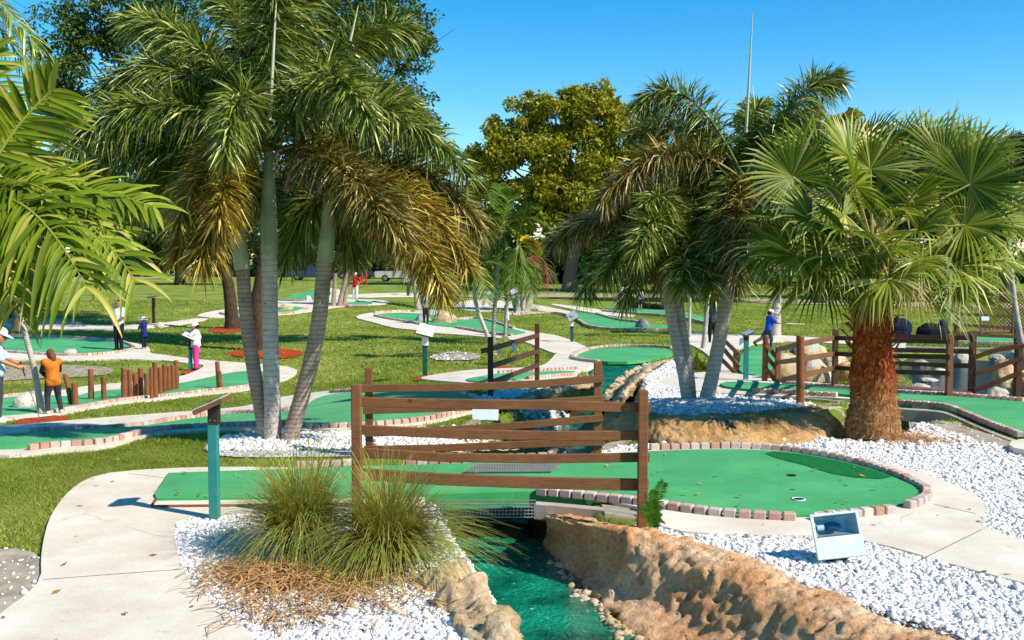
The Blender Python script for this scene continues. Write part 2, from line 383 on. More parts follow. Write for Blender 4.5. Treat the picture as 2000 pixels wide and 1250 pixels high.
def trunkmat(name, a, b, ring, ringscale=26):
    m, nt, bs, out = nm(name); v = coords(nt)
    sx = N(nt, 'ShaderNodeSeparateXYZ'); nt.links.new(v, sx.inputs[0])
    w = N(nt, 'ShaderNodeTexWave', wave_type='BANDS', bands_direction='Z', i_Scale=ringscale / 6.283, i_Distortion=1.6, i_Detail=3.0); w.inputs['Detail Scale'].default_value = 2.0
    nt.links.new(v, w.inputs['Vector'])
    r = ramp(nt, [(.3, a), (.7, b)]); nt.links.new(noise(nt, 5, 6, .65, v), r.inputs[0])
    rr = ramp(nt, [(.05, ring), (.22, (1, 1, 1))]); nt.links.new(w.outputs['Fac'], rr.inputs[0])
    c = mixc(nt, .8, r.outputs[0], rr.outputs[0], 'MULTIPLY')
    sp = ramp(nt, [(.64, (0, 0, 0)), (.7, (.8, .8, .8))]); nt.links.new(noise(nt, 11, 5, .6, v), sp.inputs[0])
    c = mixc(nt, sp.outputs[0], c, lin((84, 70, 58)))
    nt.links.new(c, bs.inputs['Base Color']); bs.inputs['Roughness'].default_value = .8; bs.inputs['Specular IOR Level'].default_value = .2
    bump(nt, bs, w.outputs['Fac'], .35, .01); return m
M['palm_trunk'] = trunkmat('grey_palm_bark', (172, 160, 148), (206, 196, 184), (.72, .67, .62))
M['palm_trunk_brown'] = trunkmat('brown_ringed_bark', (142, 120, 104), (182, 162, 146), (.6, .52, .46), 34)
M['crownshaft'] = basic('green_crownshaft', (138, 148, 106), (180, 186, 148), 3, .5, .1, .004, spec=.3)
M['thin_trunk'] = trunkmat('pale_thin_bark', (160, 150, 136), (206, 196, 184), (.7, .66, .6), 40)
M['bark'] = basic('dark_tree_bark', (44, 34, 26), (92, 74, 56), 7, .9, .9, .04, stretch=(3, 3, .6), spec=.15)
M['bark_pale'] = basic('pale_tree_bark', (90, 76, 62), (140, 122, 104), 6, .9, .8, .05, stretch=(3, 3, .6), spec=.15)
def fibremat():
    m, nt, bs, out = nm('rusty_palm_fibre'); v = coords(nt)
    sx = N(nt, 'ShaderNodeSeparateXYZ'); nt.links.new(v, sx.inputs[0])
    mp = N(nt, 'ShaderNodeMapping'); mp.inputs['Scale'].default_value = (2, 2, .7); nt.links.new(v, mp.inputs['Vector'])
    f = noise(nt, 15, 6, .7, mp.outputs[0])
    top = ramp(nt, [(.3, (82, 28, 12)), (.5, (150, 62, 26)), (.72, (210, 124, 66))]); nt.links.new(f, top.inputs[0])
    low = ramp(nt, [(.3, (92, 62, 34)), (.5, (150, 112, 72)), (.72, (200, 164, 118))]); nt.links.new(f, low.inputs[0])
    mr = N(nt, 'ShaderNodeMapRange'); mr.inputs[1].default_value = .35; mr.inputs[2].default_value = .95; nt.links.new(sx.outputs[2], mr.inputs[0])
    ad = N(nt, 'ShaderNodeMath', operation='ADD'); nt.links.new(mr.outputs[0], ad.inputs[0]); nz = N(nt, 'ShaderNodeMath', operation='MULTIPLY_ADD'); nt.links.new(noise(nt, 4, 4, .6, v), nz.inputs[0]); nz.inputs[1].default_value = 1.2; nz.inputs[2].default_value = -.6
    nt.links.new(nz.outputs[0], ad.inputs[1]); ad.use_clamp = True
    nt.links.new(mixc(nt, ad.outputs[0], low.outputs[0], top.outputs[0]), bs.inputs['Base Color']); bs.inputs['Roughness'].default_value = .95; bs.inputs['Specular IOR Level'].default_value = .1
    bump(nt, bs, f, .9, .05); return m
M['fibre'] = fibremat()
M['fibre_strand'] = leafmat('rusty_fibre_strand', (100, 42, 16), (190, 106, 52), (216, 166, 106), .1, .8, .1)
M['fox'] = leafmat('foxtail_leaf', (50, 68, 12), (138, 154, 56), (232, 226, 152), .16, .38, .42)
M['fox_yellow'] = leafmat('foxtail_leaf_yellowing', (78, 74, 20), (186, 154, 52), (240, 214, 120), .16, .4, .45)
M['fox_brown'] = leafmat('foxtail_leaf_browning', (62, 62, 18), (156, 136, 58), (236, 210, 144), .14, .4, .4)
M['broad_leaf'] = leafmat('broad_palm_leaf', (58, 84, 12), (132, 148, 30), (206, 188, 104), .28, .42, .25)
M['fan_leaf'] = leafmat('fan_palm_leaf', (66, 88, 12), (138, 150, 44), (224, 208, 138), .24, .45, .28)
M['fan_dead'] = leafmat('dead_palm_leaf', (126, 98, 56), (186, 158, 100), None, .2, .7, .2)
M['adonidia'] = leafmat('young_palm_leaf', (44, 70, 14), (94, 118, 34), (168, 168, 84), .2, .5, .15)
M['yellow_leaf'] = leafmat('yellow_palm_leaf', (170, 140, 10), (220, 196, 40), None, .35, .45, .3)
M['tree_dark'] = leafmat('dark_leaf', (40, 60, 14), (88, 108, 34), (132, 142, 60), .25, .45, .35)
M['tree_olive'] = leafmat('olive_leaf', (94, 100, 14), (166, 160, 36), (202, 190, 72), .3, .45, .35)
M['tree_mid'] = leafmat('mid_green_leaf', (44, 72, 14), (92, 122, 30), (136, 150, 52), .3, .45, .35)
M['tree_grey'] = leafmat('grey_brown_needle', (74, 70, 56), (120, 112, 92), None, .2, .7, .2)
M['tree_yellow'] = leafmat('yellow_green_leaf', (96, 104, 20), (160, 156, 48), None, .35, .5, .3)
M['bank_leaf'] = leafmat('shrub_leaf', (16, 46, 14), (48, 92, 30), (90, 124, 44), .25, .5, .3)
M['orn_grass'] = leafmat('fountain_grass_blade', (168, 116, 64), (142, 160, 68), (228, 212, 146), .35, .5, .25)
M['straw'] = leafmat('dry_straw', (140, 94, 52), (214, 168, 108), None, .1, .7, .2)
M['grass'] = leafmat('grass_blade', (98, 118, 34), (148, 160, 60), (198, 188, 110), .3, .6, .2)
M['bromeliad'] = leafmat('bromeliad_leaf', (40, 84, 24), (120, 130, 40), (196, 90, 40), .25, .4, .4)
M['fern'] = leafmat('fern_leaf', (50, 110, 20), (104, 160, 50), None, .35, .5, .3)
M['flower'] = basic('reddish_flower_stalk', (130, 64, 50), (170, 100, 76), 12, .8, .2)
def flat(name, c, rough=.5, metal=0.0, spec=.5):
    m, nt, bs, out = nm(name); v = coords(nt)
    r = ramp(nt, [(.3, tuple(x * .9 for x in c)), (.7, c)]); nt.links.new(noise(nt, 7, 4, .6, v), r.inputs[0]); nt.links.new(r.outputs[0], bs.inputs['Base Color'])
    bs.inputs['Roughness'].default_value = rough; bs.inputs['Metallic'].default_value = metal; bs.inputs['Specular IOR Level'].default_value = spec; return m
M['steel'] = flat('galvanised_steel', (150, 150, 152), .4, .7)
M['grate'] = flat('grey_grate', (150, 148, 144), .5, .4)
M['black'] = flat('black_rubber', (20, 20, 22), .6)
M['mint'] = flat('mint_paint', (214, 232, 216), .45)
M['spear'] = flat('pale_spear', (186, 190, 156), .5)
M['red'] = flat('red_paint', (190, 24, 24), .45)
M['darkglass'] = flat('dark_glass', (20, 26, 32), .08, 0, .8)
M['reflector'] = flat('lamp_reflector', (190, 198, 200), .4, .3)
def glass():
    m, nt, bs, out = nm('lamp_glass'); tr = N(nt, 'ShaderNodeBsdfTransparent'); tr.inputs[0].default_value = (.9, .95, .95, 1)
    gl = N(nt, 'ShaderNodeBsdfGlossy'); gl.inputs['Roughness'].default_value = .04
    mx = N(nt, 'ShaderNodeMixShader'); mx.inputs[0].default_value = .08; nt.links.new(tr.outputs[0], mx.inputs[1]); nt.links.new(gl.outputs[0], mx.inputs[2]); nt.links.new(mx.outputs[0], out.inputs[0]); return m
M['glass'] = glass()
_cl = {}
def cloth(c, rough=.85):
    k = tuple(c)
    if k not in _cl: _cl[k] = basic('cloth_%d_%d_%d' % k, tuple(v * .88 for v in c), c, 14, rough, .15, .01, spec=.15)
    return _cl[k]
# ------------------------------------------------------------------ camera, light, sky
cam = bpy.data.cameras.new('camera'); co = bpy.data.objects.new('camera', cam); COL.objects.link(co)
co.location = (0, 0, CAMZ); co.rotation_euler = (math.pi / 2 - PITCH, 0, 0)
cam.sensor_width = 36; cam.lens = 36 * F / 2000; cam.clip_end = 3000; cam.clip_start = .05
scene.camera = co
SUN = Vector((0.87 * math.cos(math.radians(41)), -0.49 * math.cos(math.radians(41)), math.sin(math.radians(41)))).normalized()
sl = bpy.data.lights.new('sun', 'SUN'); so = bpy.data.objects.new('sun', sl); COL.objects.link(so)
sl.energy = 5.0; sl.angle = math.radians(.53); sl.color = (1.0, .93, .80)
so.rotation_euler = SUN.to_track_quat('Z', 'Y').to_euler(); so.location = (20, -20, 30)
wd = bpy.data.worlds.new('World'); scene.world = wd; wd.use_nodes = True
nt = wd.node_tree; bg = nt.nodes['Background']
sky = nt.nodes.new('ShaderNodeTexSky'); sky.sky_type = 'NISHITA'; sky.sun_disc = False
sky.sun_elevation = math.radians(41); sky.sun_rotation = math.atan2(SUN.x, SUN.y)
sky.air_density = 0.85; sky.dust_density = 0.0; sky.ozone_density = 2.0; sky.altitude = 0
hsv = nt.nodes.new('ShaderNodeHueSaturation'); hsv.inputs['Saturation'].default_value = 1.5; hsv.inputs['Value'].default_value = 1.38; hsv.inputs['Hue'].default_value = .492
nt.links.new(sky.outputs[0], hsv.inputs['Color']); nt.links.new(hsv.outputs[0], bg.inputs[0]); bg.inputs[1].default_value = 0.105
scene.view_settings.view_transform = 'Standard'; scene.view_settings.look = 'None'; scene.view_settings.exposure = 0.42
cy = scene.cycles; cy.max_bounces = 7; cy.diffuse_bounces = 3; cy.glossy_bounces = 2; cy.transmission_bounces = 4; cy.transparent_max_bounces = 4
cy.caustics_reflective = False; cy.caustics_refractive = False; cy.use_denoising = True; cy.sample_clamp_indirect = 6

# ------------------------------------------------------------------ ground
def axis(segs):
    a = [np.arange(s, e, st) for s, e, st in segs]; return np.concatenate(a + [[segs[-1][1]]])
gy = axis([(-6, 2, 1), (2, 32, .1), (32, 70, .35), (70, 130, 1), (130, 620, 14)])
gxp = axis([(0, 14, .1), (14, 40, .5), (40, 90, 2), (90, 620, 20)])
gx = np.concatenate([-gxp[:0:-1], gxp])
X, Y = np.meshgrid(gx, gy)
Z = gz_carved(X, Y)
Z = Z + np.where((np.abs(X) < 14) & (Y < 32), .012 * np.sin(X * 3.1 + Y * 1.7) * np.sin(Y * 2.3 - X), 0)
nx, ny = len(gx), len(gy)
idx = np.arange(nx * ny).reshape(ny, nx)
quads = np.stack([idx[:-1, :-1], idx[:-1, 1:], idx[1:, 1:], idx[1:, :-1]], -1).reshape(-1, 4)
g = mesh('ground', np.stack([X, Y, Z - .012], -1).reshape(-1, 3), quads, M['lawn'], smooth=True); tag(g, kind='structure')

def chaikin(p, n=2, closed=True):
    p = np.asarray(p, float)
    for _ in range(n):
        q = np.roll(p, -1, 0)
        a, b = p * .75 + q * .25, p * .25 + q * .75
        r = np.empty((2 * len(p), p.shape[1])); r[0::2] = a; r[1::2] = b
        p = r if closed else np.vstack([p[:1], r[:-2], p[-1:]])
    return p
def pip(x, y, poly):
    x = np.asarray(x); y = np.asarray(y); ins = np.zeros(x.shape, bool)
    px, py = poly[:, 0], poly[:, 1]; j = len(poly) - 1
    for i in range(len(poly)):
        c = (py[i] > y) != (py[j] > y)
        if c.any():
            xx = (px[j] - px[i]) * (y - py[i]) / (py[j] - py[i] + 1e-12) + px[i]
            ins ^= c & (x < xx)
        j = i
    return ins
def wpoly(pp, smooth=2, off=0.0):
    w = np.array([at(a, b, off)[:2] for a, b in pp])
    return chaikin(w, smooth) if smooth else w
def resample(p, step, closed=False):
    p = np.asarray(p, float)
    if closed: p = np.vstack([p, p[:1]])
    s = np.concatenate([[0], np.cumsum(np.linalg.norm(np.diff(p, axis=0), axis=1))])
    n = max(2, int(round(s[-1] / step)) + 1); t = np.linspace(0, s[-1], n)
    r = np.stack([np.interp(t, s, p[:, k]) for k in range(p.shape[1])], 1)
    return r[:-1] if closed else r
def zat(x, y, off, carved): return (gz_carved(x, y) if carved else gz(x, y)) + off
def sheet(name, poly, off, thick, mat, parent=None, spacing=.25, carved=False, zfun=None):
    """ground-hugging slab: polygon in metres, following the terrain, with a skirt"""
    dmean = poly[:, 1].mean(); spacing = max(spacing, dmean * .018)
    b = resample(poly, spacing, True)
    lo, hi = b.min(0), b.max(0)
    ax_, ay_ = np.meshgrid(np.arange(lo[0], hi[0], spacing), np.arange(lo[1], hi[1], spacing))
    ax_, ay_ = ax_.ravel(), ay_.ravel()
    k = pip(ax_, ay_, b)
    pts = np.stack([ax_[k], ay_[k]], 1)
    if len(pts):
        dd = np.min(np.hypot(pts[:, None, 0] - b[None, :, 0], pts[:, None, 1] - b[None, :, 1]), 1)
        pts = pts[dd > spacing * .5]
    allp = [Vector(p) for p in np.vstack([b, pts])]
    n = len(b)
    v, e, f, ov, _, _ = delaunay_2d_cdt(allp, [], [list(range(n))], 1, 1e-6)
    V2 = np.array([(p.x, p.y) for p in v])
    zz = zat(V2[:, 0], V2[:, 1], off, carved) if zfun is None else zfun(V2[:, 0], V2[:, 1])
    V = np.column_stack([V2, zz]); Fs = []
    for t in f:
        t = list(t); a, b_, c = V2[t[0]], V2[t[1]], V2[t[2]]
        if (b_[0] - a[0]) * (c[1] - a[1]) - (b_[1] - a[1]) * (c[0] - a[0]) < 0: t.reverse()
        Fs.append(t)
    if thick:
        cnt = {}
        for t in Fs:
            for i in range(len(t)):
                cnt[(t[i], t[(i + 1) % len(t)])] = 1
        nb = len(V); low = {}; extra = []
        for (i, j) in list(cnt):
            if (j, i) not in cnt:
                for q in (i, j):
                    if q not in low: low[q] = nb + len(extra); extra.append(V[q] - [0, 0, thick])
                Fs.append([j, i, low[i], low[j]])
        V = np.vstack([V, extra])
    return mesh(name, V, Fs, mat, parent)

# ------------------------------------------------------------------ concrete paths
PATHS = []
def path(pp, off=.035, thick=.12, name='concrete_path', mat='concrete', smooth=2):
    w = wpoly(pp, smooth); PATHS.append(w)
    o = sheet(name, w, off, thick, M[mat]); tag(o, kind='structure'); return o
path([(-80, 1275), (0, 1207), (58, 1167), (83, 1135), (79, 1102), (88, 1045), (104, 1002), (144, 955), (187, 933), (252, 924), (407, 917), (560, 918), (700, 921), (830, 915), (840, 1000), (700, 1000), (560, 1003), (430, 1014), (340, 1016), (342, 1070), (356, 1120), (389, 1164), (432, 1200), (490, 1243), (520, 1280), (200, 1300)])
path([(1285, 1031), (1300, 1040), (1350, 1048), (1450, 1052), (1590, 1053), (1690, 1062), (1800, 1092), (1900, 1122), (2000, 1147), (2100, 1175), (2100, 1095), (2000, 1066), (1925, 1038), (1912, 1026), (1928, 1005), (1922, 985), (1880, 958), (1800, 928), (1700, 903), (1600, 888), (1500, 879), (1400, 878), (1280, 881), (1160, 890), (1150, 940), (1170, 985), (1275, 1000)])
path([(-60, 838), (120, 825), (300, 811), (480, 797), (500, 790), (560, 775), (650, 764), (720, 760), (830, 763), (930, 772), (965, 790), (928, 808), (830, 831), (690, 844), (600, 845), (500, 841), (380, 845), (300, 851), (245, 869), (190, 880), (110, 884), (55, 893), (-60, 898)])
path([(-60, 776), (0, 778), (70, 769), (140, 762), (176, 754), (236, 750), (349, 739), (380, 728), (405, 714), (373, 712), (292, 702), (232, 700), (292, 690), (373, 703), (460, 709), (580, 718), (580, 735), (500, 762), (422, 770), (366, 775), (317, 782), (246, 787), (158, 803), (88, 817), (-60, 825)])
path([(-60, 654), (21, 655), (116, 658), (211, 664), (270, 672), (296, 682), (290, 692), (320, 695), (373, 706), (300, 705), (232, 702), (130, 706), (60, 705), (-60, 705)])
path([(383, 616), (409, 609), (450, 604), (545, 590), (600, 572), (640, 562), (668, 566), (660, 585), (740, 586), (768, 592), (740, 597), (680, 598), (630, 604), (600, 611), (545, 616), (450, 622), (386, 621)])
path([(691, 622), (702, 615), (731, 611), (800, 608), (900, 620), (1000, 640), (1054, 652), (1090, 656), (1128, 670), (1158, 686), (1140, 692), (1086, 694), (1058, 682), (1022, 666), (917, 656), (846, 652), (811, 645), (776, 643), (730, 630)])
path([(809, 743), (846, 734), (952, 722), (1058, 720), (1080, 700), (1086, 690), (1150, 685), (1180, 692), (1165, 712), (1130, 728), (1120, 740), (1000, 752), (900, 752)])
path([(880, 592), (930, 585), (1010, 588), (1050, 597), (1130, 612), (1100, 616), (1010, 600), (960, 610), (890, 606)])
path([(1060, 592), (1120, 598), (1210, 612), (1250, 616), (1220, 622), (1120, 606)])
path([(1290, 742), (1330, 733), (1400, 727), (1500, 740), (1640, 755), (1760, 765), (2060, 785), (2060, 806), (1840, 800), (1640, 780), (1450, 775), (1330, 764), (1285, 752)])
path([(1330, 648), (1420, 655), (1520, 655), (1700, 668), (1700, 676), (1500, 664), (1420, 690), (1440, 730), (1400, 732), (1385, 690), (1320, 660)])
path([(-60, 628), (60, 630), (200, 637), (300, 634), (400, 620), (410, 625), (300, 641), (200, 646), (-60, 642)])
path([(640, 578), (700, 575), (860, 577), (860, 582), (700, 583)])
# sandy dirt, far dirt road, mulch rings
def patch(pp, name, mat, off=.012, kind='stuff', smooth=2):
    w = wpoly(pp, smooth); o = sheet(name, w, off, 0, M[mat], carved=True); tag(o, kind=kind); return w
dirtw = patch([(1770, 816), (1840, 822), (1930, 850), (2060, 890), (2060, 912), (1960, 895), (1860, 872), (1780, 850)], 'sandy_dirt', 'dirt', .022)
dirt2 = patch([(-80, 1080), (40, 1070), (85, 1090), (84, 1130), (60, 1168), (0, 1208), (-80, 1260)], 'sandy_dirt', 'dirt', .012)
patch([(-40, 716), (120, 712), (230, 718), (210, 735), (60, 740), (-40, 748)], 'dry_leaf_litter', 'dirt', .012)
patch([(1440, 583), (1700, 590), (2100, 596), (2100, 606), (1700, 598), (1440, 591)], 'dirt_road', 'roadbed', .03, 'structure')
patch([(880, 573), (1150, 573), (1450, 580), (1450, 587), (1150, 580), (880, 580)], 'dirt_road', 'roadbed', .03, 'structure')
patch([(-60, 560), (200, 548), (420, 540), (420, 536), (200, 540), (-60, 548)], 'dirt_road', 'roadbed', .03, 'structure')
for pp in ([(430, 690), (500, 679), (590, 684), (594, 694), (560, 702), (470, 699)], [(400, 643), (450, 635), (480, 640), (470, 650), (420, 652)],
           [(30, 822), (80, 812), (140, 814), (130, 826), (60, 832), (20, 830)], [(800, 742), (830, 732), (850, 734), (840, 742), (812, 746)],
           [(930, 724), (960, 716), (1000, 716), (1005, 724), (960, 728)], [(345, 732), (372, 718), (400, 722), (385, 733)], [(60, 640), (110, 634), (140, 640), (100, 648)],
           [(300, 632), (320, 628), (335, 632), (318, 637)], [(910, 578), (960, 575), (985, 580), (940, 583)]):
    patch(pp, 'red_mulch', 'mulch', .02)

dirt3 = patch([(835, 697), (870, 688), (920, 688), (945, 697), (920, 706), (850, 705)], 'sandy_dirt', 'dirt', .02)
dirt4 = patch([(1575, 806), (1600, 796), (1660, 792), (1672, 850), (1630, 866), (1588, 830)], 'sandy_dirt', 'dirt', .008)
def bankdirt(C, extra, name):
    c = np.array(C); T = np.gradient(c[:, :2], axis=0); T /= np.linalg.norm(T, axis=1)[:, None]
    nr_ = np.stack([-T[:, 1], T[:, 0]], 1); L = c[:, :2] + nr_ * (c[:, 2:] + extra); R = c[:, :2] - nr_ * (c[:, 2:] + extra)
    o = sheet(name, np.vstack([L, R[::-1]]), .004, 0, M['dirt'], spacing=.14, carved=True); tag(o, kind='stuff')
bankdirt(STREAM, .55, 'bank_dirt'); bankdirt(POND, .7, 'bank_dirt')
for jl in ([(84, 1132), (200, 1123), (353, 1112)], [(252, 925), (330, 934)], [(1905, 1003), (1822, 984)], [(1800, 1092), (1918, 1034)]):
    q_ = resample(np.array([at(a, b, .036) for a, b in jl]), .1)
    tag(MB().beam(q_, .008, .003, b=.001).build('concrete_joint', M['bark_pale']), kind='structure')
# ------------------------------------------------------------------ white gravel
GRAV = []
def gravel(pp, off=.012):
    w = wpoly(pp, 2); GRAV.append(w)
    o = sheet('gravel', w, off, 0, M['gravel'], spacing=.14, carved=True); tag(o, kind='stuff')
gravel([(335, 1012), (430, 1010), (560, 1000), (700, 996), (850, 985), (1080, 985), (1080, 1030), (1000, 1100), (990, 1180), (1000, 1290), (520, 1290), (485, 1243), (428, 1200), (386, 1164), (352, 1120), (338, 1070)])
gravel([(1275, 1026), (1350, 1045), (1450, 1050), (1590, 1050), (1690, 1058), (1800, 1088), (1900, 1118), (2000, 1143), (2100, 1170), (2100, 1320), (1860, 1300), (1800, 1250), (1700, 1205), (1600, 1165), (1500, 1115), (1400, 1085), (1290, 1050)])
gravel([(1150, 893), (1220, 872), (1300, 868), (1500, 874), (1600, 856), (1650, 846), (1760, 812), (1850, 846), (2100, 915), (2100, 1100), (1800, 1000), (1500, 950), (1250, 930)])
gravel([(1200, 800), (1215, 765), (1255, 725), (1305, 702), (1330, 712), (1340, 735), (1290, 752), (1340, 766), (1470, 778), (1600, 792), (1570, 802), (1420, 822), (1290, 816)])
gravel([(395, 882), (420, 862), (470, 848), (560, 848), (700, 845), (880, 838), (1040, 825), (1100, 840), (1000, 880), (930, 886), (800, 888), (690, 893), (560, 895), (440, 895)])
gravel([(930, 778), (1000, 756), (1150, 748), (1175, 765), (1060, 788), (980, 803), (925, 806)])
gravel([(800, 610), (830, 603), (870, 606), (880, 616), (830, 622)])
gravel([(985, 612), (1010, 606), (1045, 608), (1040, 615), (1000, 618)])

# ------------------------------------------------------------------ putting greens
GREENS = []
def bricks(line, off, size=(.112, .09, .075), gap=.016, parent=None, base=0.0):
    """pavers set end to end along a line of metres"""
    r = resample(line, size[0] + gap)
    mb = MB()
    for a, b in zip(r[:-1], r[1:]):
        c = (a + b) / 2; t = (b - a) / (np.linalg.norm(b - a) + 1e-9); nrm = np.array([-t[1], t[0]])
        z = float(gz(c[0], c[1])) + off + size[2] / 2 + rng.uniform(-.004, .004)
        rot = rng.uniform(-.05, .05); ca, sa = math.cos(rot), math.sin(rot)
        u = np.array([t[0] * ca - t[1] * sa, t[0] * sa + t[1] * ca, 0]); w = np.array([-u[1], u[0], 0])
        z1 = float(gz(*(c + t * .05))) - float(gz(*(c - t * .05))); u[2] = z1 / .1; u /= np.linalg.norm(u)
        up = np.cross(u, w)
        mb.bbox((c[0], c[1], z), (size[0] * rng.uniform(.96, 1.02), size[1], size[2]), [u, w, up], .009, rng.uniform())
    return mb.build('brick_border', M['brick'], parent)
def arc(pp, smooth=2):
    w = np.array([at(a, b)[:2] for a, b in pp]); return chaikin(w, smooth, False) if smooth else w
def green(pp, label, borders=(), off=.05, thick=.04, smooth=2, kerbs=(), bs=1.0, cup=None, boff=None, group='carpeted putting greens of the miniature golf course'):
    w = wpoly(pp, smooth); GREENS.append(w)
    c = w.mean(0)
    t = thing('putting_green', label, 'putting green', gpt(c[0], c[1]), group)
    sheet('carpet', w, off, thick, M['carpet'], t)
    for b in borders:
        bricks(arc(b), (off - .035) if boff is None else boff, (.112 * bs, .09 * bs, .08 * bs), parent=t)
    for kpts, h, wd_ in kerbs:
        l = resample(arc(kpts), .2); mb = MB()
        z = gz(l[:, 0], l[:, 1]) + off - h / 2 - .045
        mb.beam(np.column_stack([l, z]), wd_, h, b=.01); mb.build('kerb', M['kerb'], t)
    if cup:
        q = at(*cup, off); mb = MB()
        mb.tube([q + [0, 0, .0045], q + [0, 0, .006]], [.054, .054], 20); mb.build('cup', M['black'], t)
        mb = MB(); ring = [q + [math.cos(a) * .06, math.sin(a) * .06, .006] for a in np.linspace(0, 2 * math.pi, 25)]
        mb.tube(ring, .006, 5, False); mb.build('cup_rim', M['paper'], t)
    return t
# the near hole: bridge, brick ring and pond-side kerb
g1 = green([(329, 934), (329, 934), (331, 934), (440, 930), (600, 925), (690, 921), (800, 918), (900, 915), (960, 912), (1080, 908), (1180, 896), (1270, 890), (1400, 886), (1480, 887), (1560, 894), (1650, 911), (1720, 932), (1780, 957), (1806, 972), (1790, 988), (1700, 1008), (1600, 1019), (1540, 1018), (1430, 1012), (1350, 1003), (1290, 993), (1200, 982), (1100, 974), (1040, 970), (940, 975), (700, 980), (500, 983), (300, 985), (296, 985), (296, 985)],
           'large green carpet hole in front with brick ring, tee mat and cup beyond the railing', off=.06, thick=.16, smooth=1, cup=(1560, 976),
           borders=[[(575, 919), (640, 917), (690, 915)], [(790, 913), (900, 909), (970, 905), (1070, 902)], [(1268, 884), (1400, 880), (1480, 881), (1560, 888), (1650, 904), (1720, 926), (1780, 950), (1818, 972), (1800, 992), (1770, 1000)], [(1745, 1008), (1700, 1013), (1590, 1024)],
                    [(1556, 1023), (1430, 1017), (1350, 1008), (1280, 997)], [(1262, 994), (1200, 986), (1100, 976), (1048, 971)]],
           kerbs=[([(1046, 984), (1100, 988), (1200, 998), (1270, 1008)], .16, .1)])
w = wpoly([(1482, 889), (1560, 896), (1650, 913), (1720, 934), (1755, 948), (1690, 947), (1620, 937), (1570, 918), (1510, 905)], 2)
sheet('rough_patch', w, .066, 0, M['rough'], g1)
q = at(1546, 929, .06); MB().tube([q + [0, 0, .006], q + [0, 0, .0085]], [.05, .05], 18).build('cup', M['black'], g1)
# tee edge strip
l = np.array([at(296, 985.5, .06), at(500, 983.5, .06), at(690, 981, .06)]); MB().beam(l - [0, 0, .035], .03, .06, b=.004).build('edging_strip', M['fence'], g1)
l = np.array([at(296, 985, .06), at(329, 934, .06)]); MB().beam(l - [0, 0, .035], .02, .06, b=.004).build('edging_strip', M['fence'], g1)
g2 = green([(-60, 886), (60, 882), (110, 874), (190, 871), (245, 860), (300, 842), (380, 836), (500, 832), (600, 836), (690, 836), (760, 831), (830, 823), (900, 809), (922, 799), (928, 786), (900, 776), (820, 771), (720, 769), (650, 773), (612, 785), (592, 803), (560, 809), (440, 813), (380, 822), (300, 833), (120, 849), (60, 852), (-60, 866)],
           'long curving green carpet hole behind the triple palm with pink brick edging on both sides', off=.06, thick=.1,
           borders=[[(55, 885), (110, 877), (190, 874), (245, 863), (300, 846), (380, 840), (500, 836), (600, 840), (690, 840), (760, 835), (830, 827), (900, 812), (925, 801)], [(60, 850), (120, 846), (300, 830), (380, 819), (440, 810), (560, 806), (588, 800)], [(645, 770), (720, 766), (820, 768), (900, 773), (925, 781)]],
           kerbs=[([(300, 852), (380, 846), (500, 842), (690, 846), (830, 832)], .1, .08)])
g3 = green([(-60, 822), (88, 809), (158, 796), (246, 780), (317, 775), (366, 768), (422, 762), (493, 754), (530, 742), (518, 727), (482, 726), (430, 734), (349, 753), (236, 764), (183, 767), (148, 779), (70, 774), (-60, 788)],
           'green carpet hole with a row of upright brown logs standing on it', off=.05, thick=.06,
           borders=[[(88, 812), (158, 799), (246, 783), (317, 778), (366, 771), (422, 765), (493, 757), (520, 750)], [(236, 761), (300, 757), (349, 750)], [(-40, 784), (70, 771)]], bs=1.0)
g4 = green([(-60, 682), (0, 686), (70, 691), (158, 695), (246, 688), (262, 682), (240, 672), (211, 668), (116, 662), (21, 659), (-60, 658)],
           'oval green carpet hole in tree shade holding a low red topped stone', off=.05, thick=.05,
           borders=[[(-60, 684), (0, 689), (70, 694), (158, 698), (246, 690), (266, 682), (240, 670), (211, 666), (116, 660), (21, 657)]], bs=1.3)
g5 = green([(430, 612), (470, 604), (545, 602), (583, 599), (600, 604), (575, 611), (520, 615), (450, 617)], 'small green carpet hole with a stone ledge beyond the twin dark trunks', off=.05, thick=.05, bs=1.6,
           borders=[[(430, 614), (450, 619), (520, 617), (575, 613), (602, 605)]])
g5b = green([(545, 586), (580, 576), (618, 566), (640, 566), (650, 575), (632, 586), (590, 588)], 'far triangular green carpet hole holding one pale boulder near the blue truck', off=.05, thick=.05, bs=1.6,
            borders=[[(545, 588), (590, 590), (635, 588)]])
g6 = green([(731, 617), (745, 614), (800, 612), (860, 617), (900, 627), (930, 624), (950, 626), (962, 632), (1004, 646), (1036, 652), (1005, 657), (952, 652), (892, 641), (829, 636), (794, 628), (750, 621)],
           'wavy green carpet hole on the mid lawn where two white shirted players stand', off=.06, thick=.06, bs=1.5,
           borders=[[(731, 619), (750, 623), (794, 630), (829, 637)], [(892, 642), (952, 653), (1000, 658)], [(880, 627), (930, 622), (962, 630), (1004, 644)], [(731, 613), (800, 610)]])
g7 = green([(1124, 699), (1138, 691), (1161, 685), (1206, 681), (1270, 682), (1312, 685), (1315, 697), (1270, 705), (1234, 711), (1176, 710), (1140, 706)],
           'rounded green carpet hole at the top end of the stream', off=.06, thick=.08, bs=1.2,
           borders=[[(1118, 702), (1122, 694), (1138, 688), (1161, 682), (1206, 678), (1270, 679), (1312, 682)], [(1116, 703), (1140, 708), (1170, 711)]])
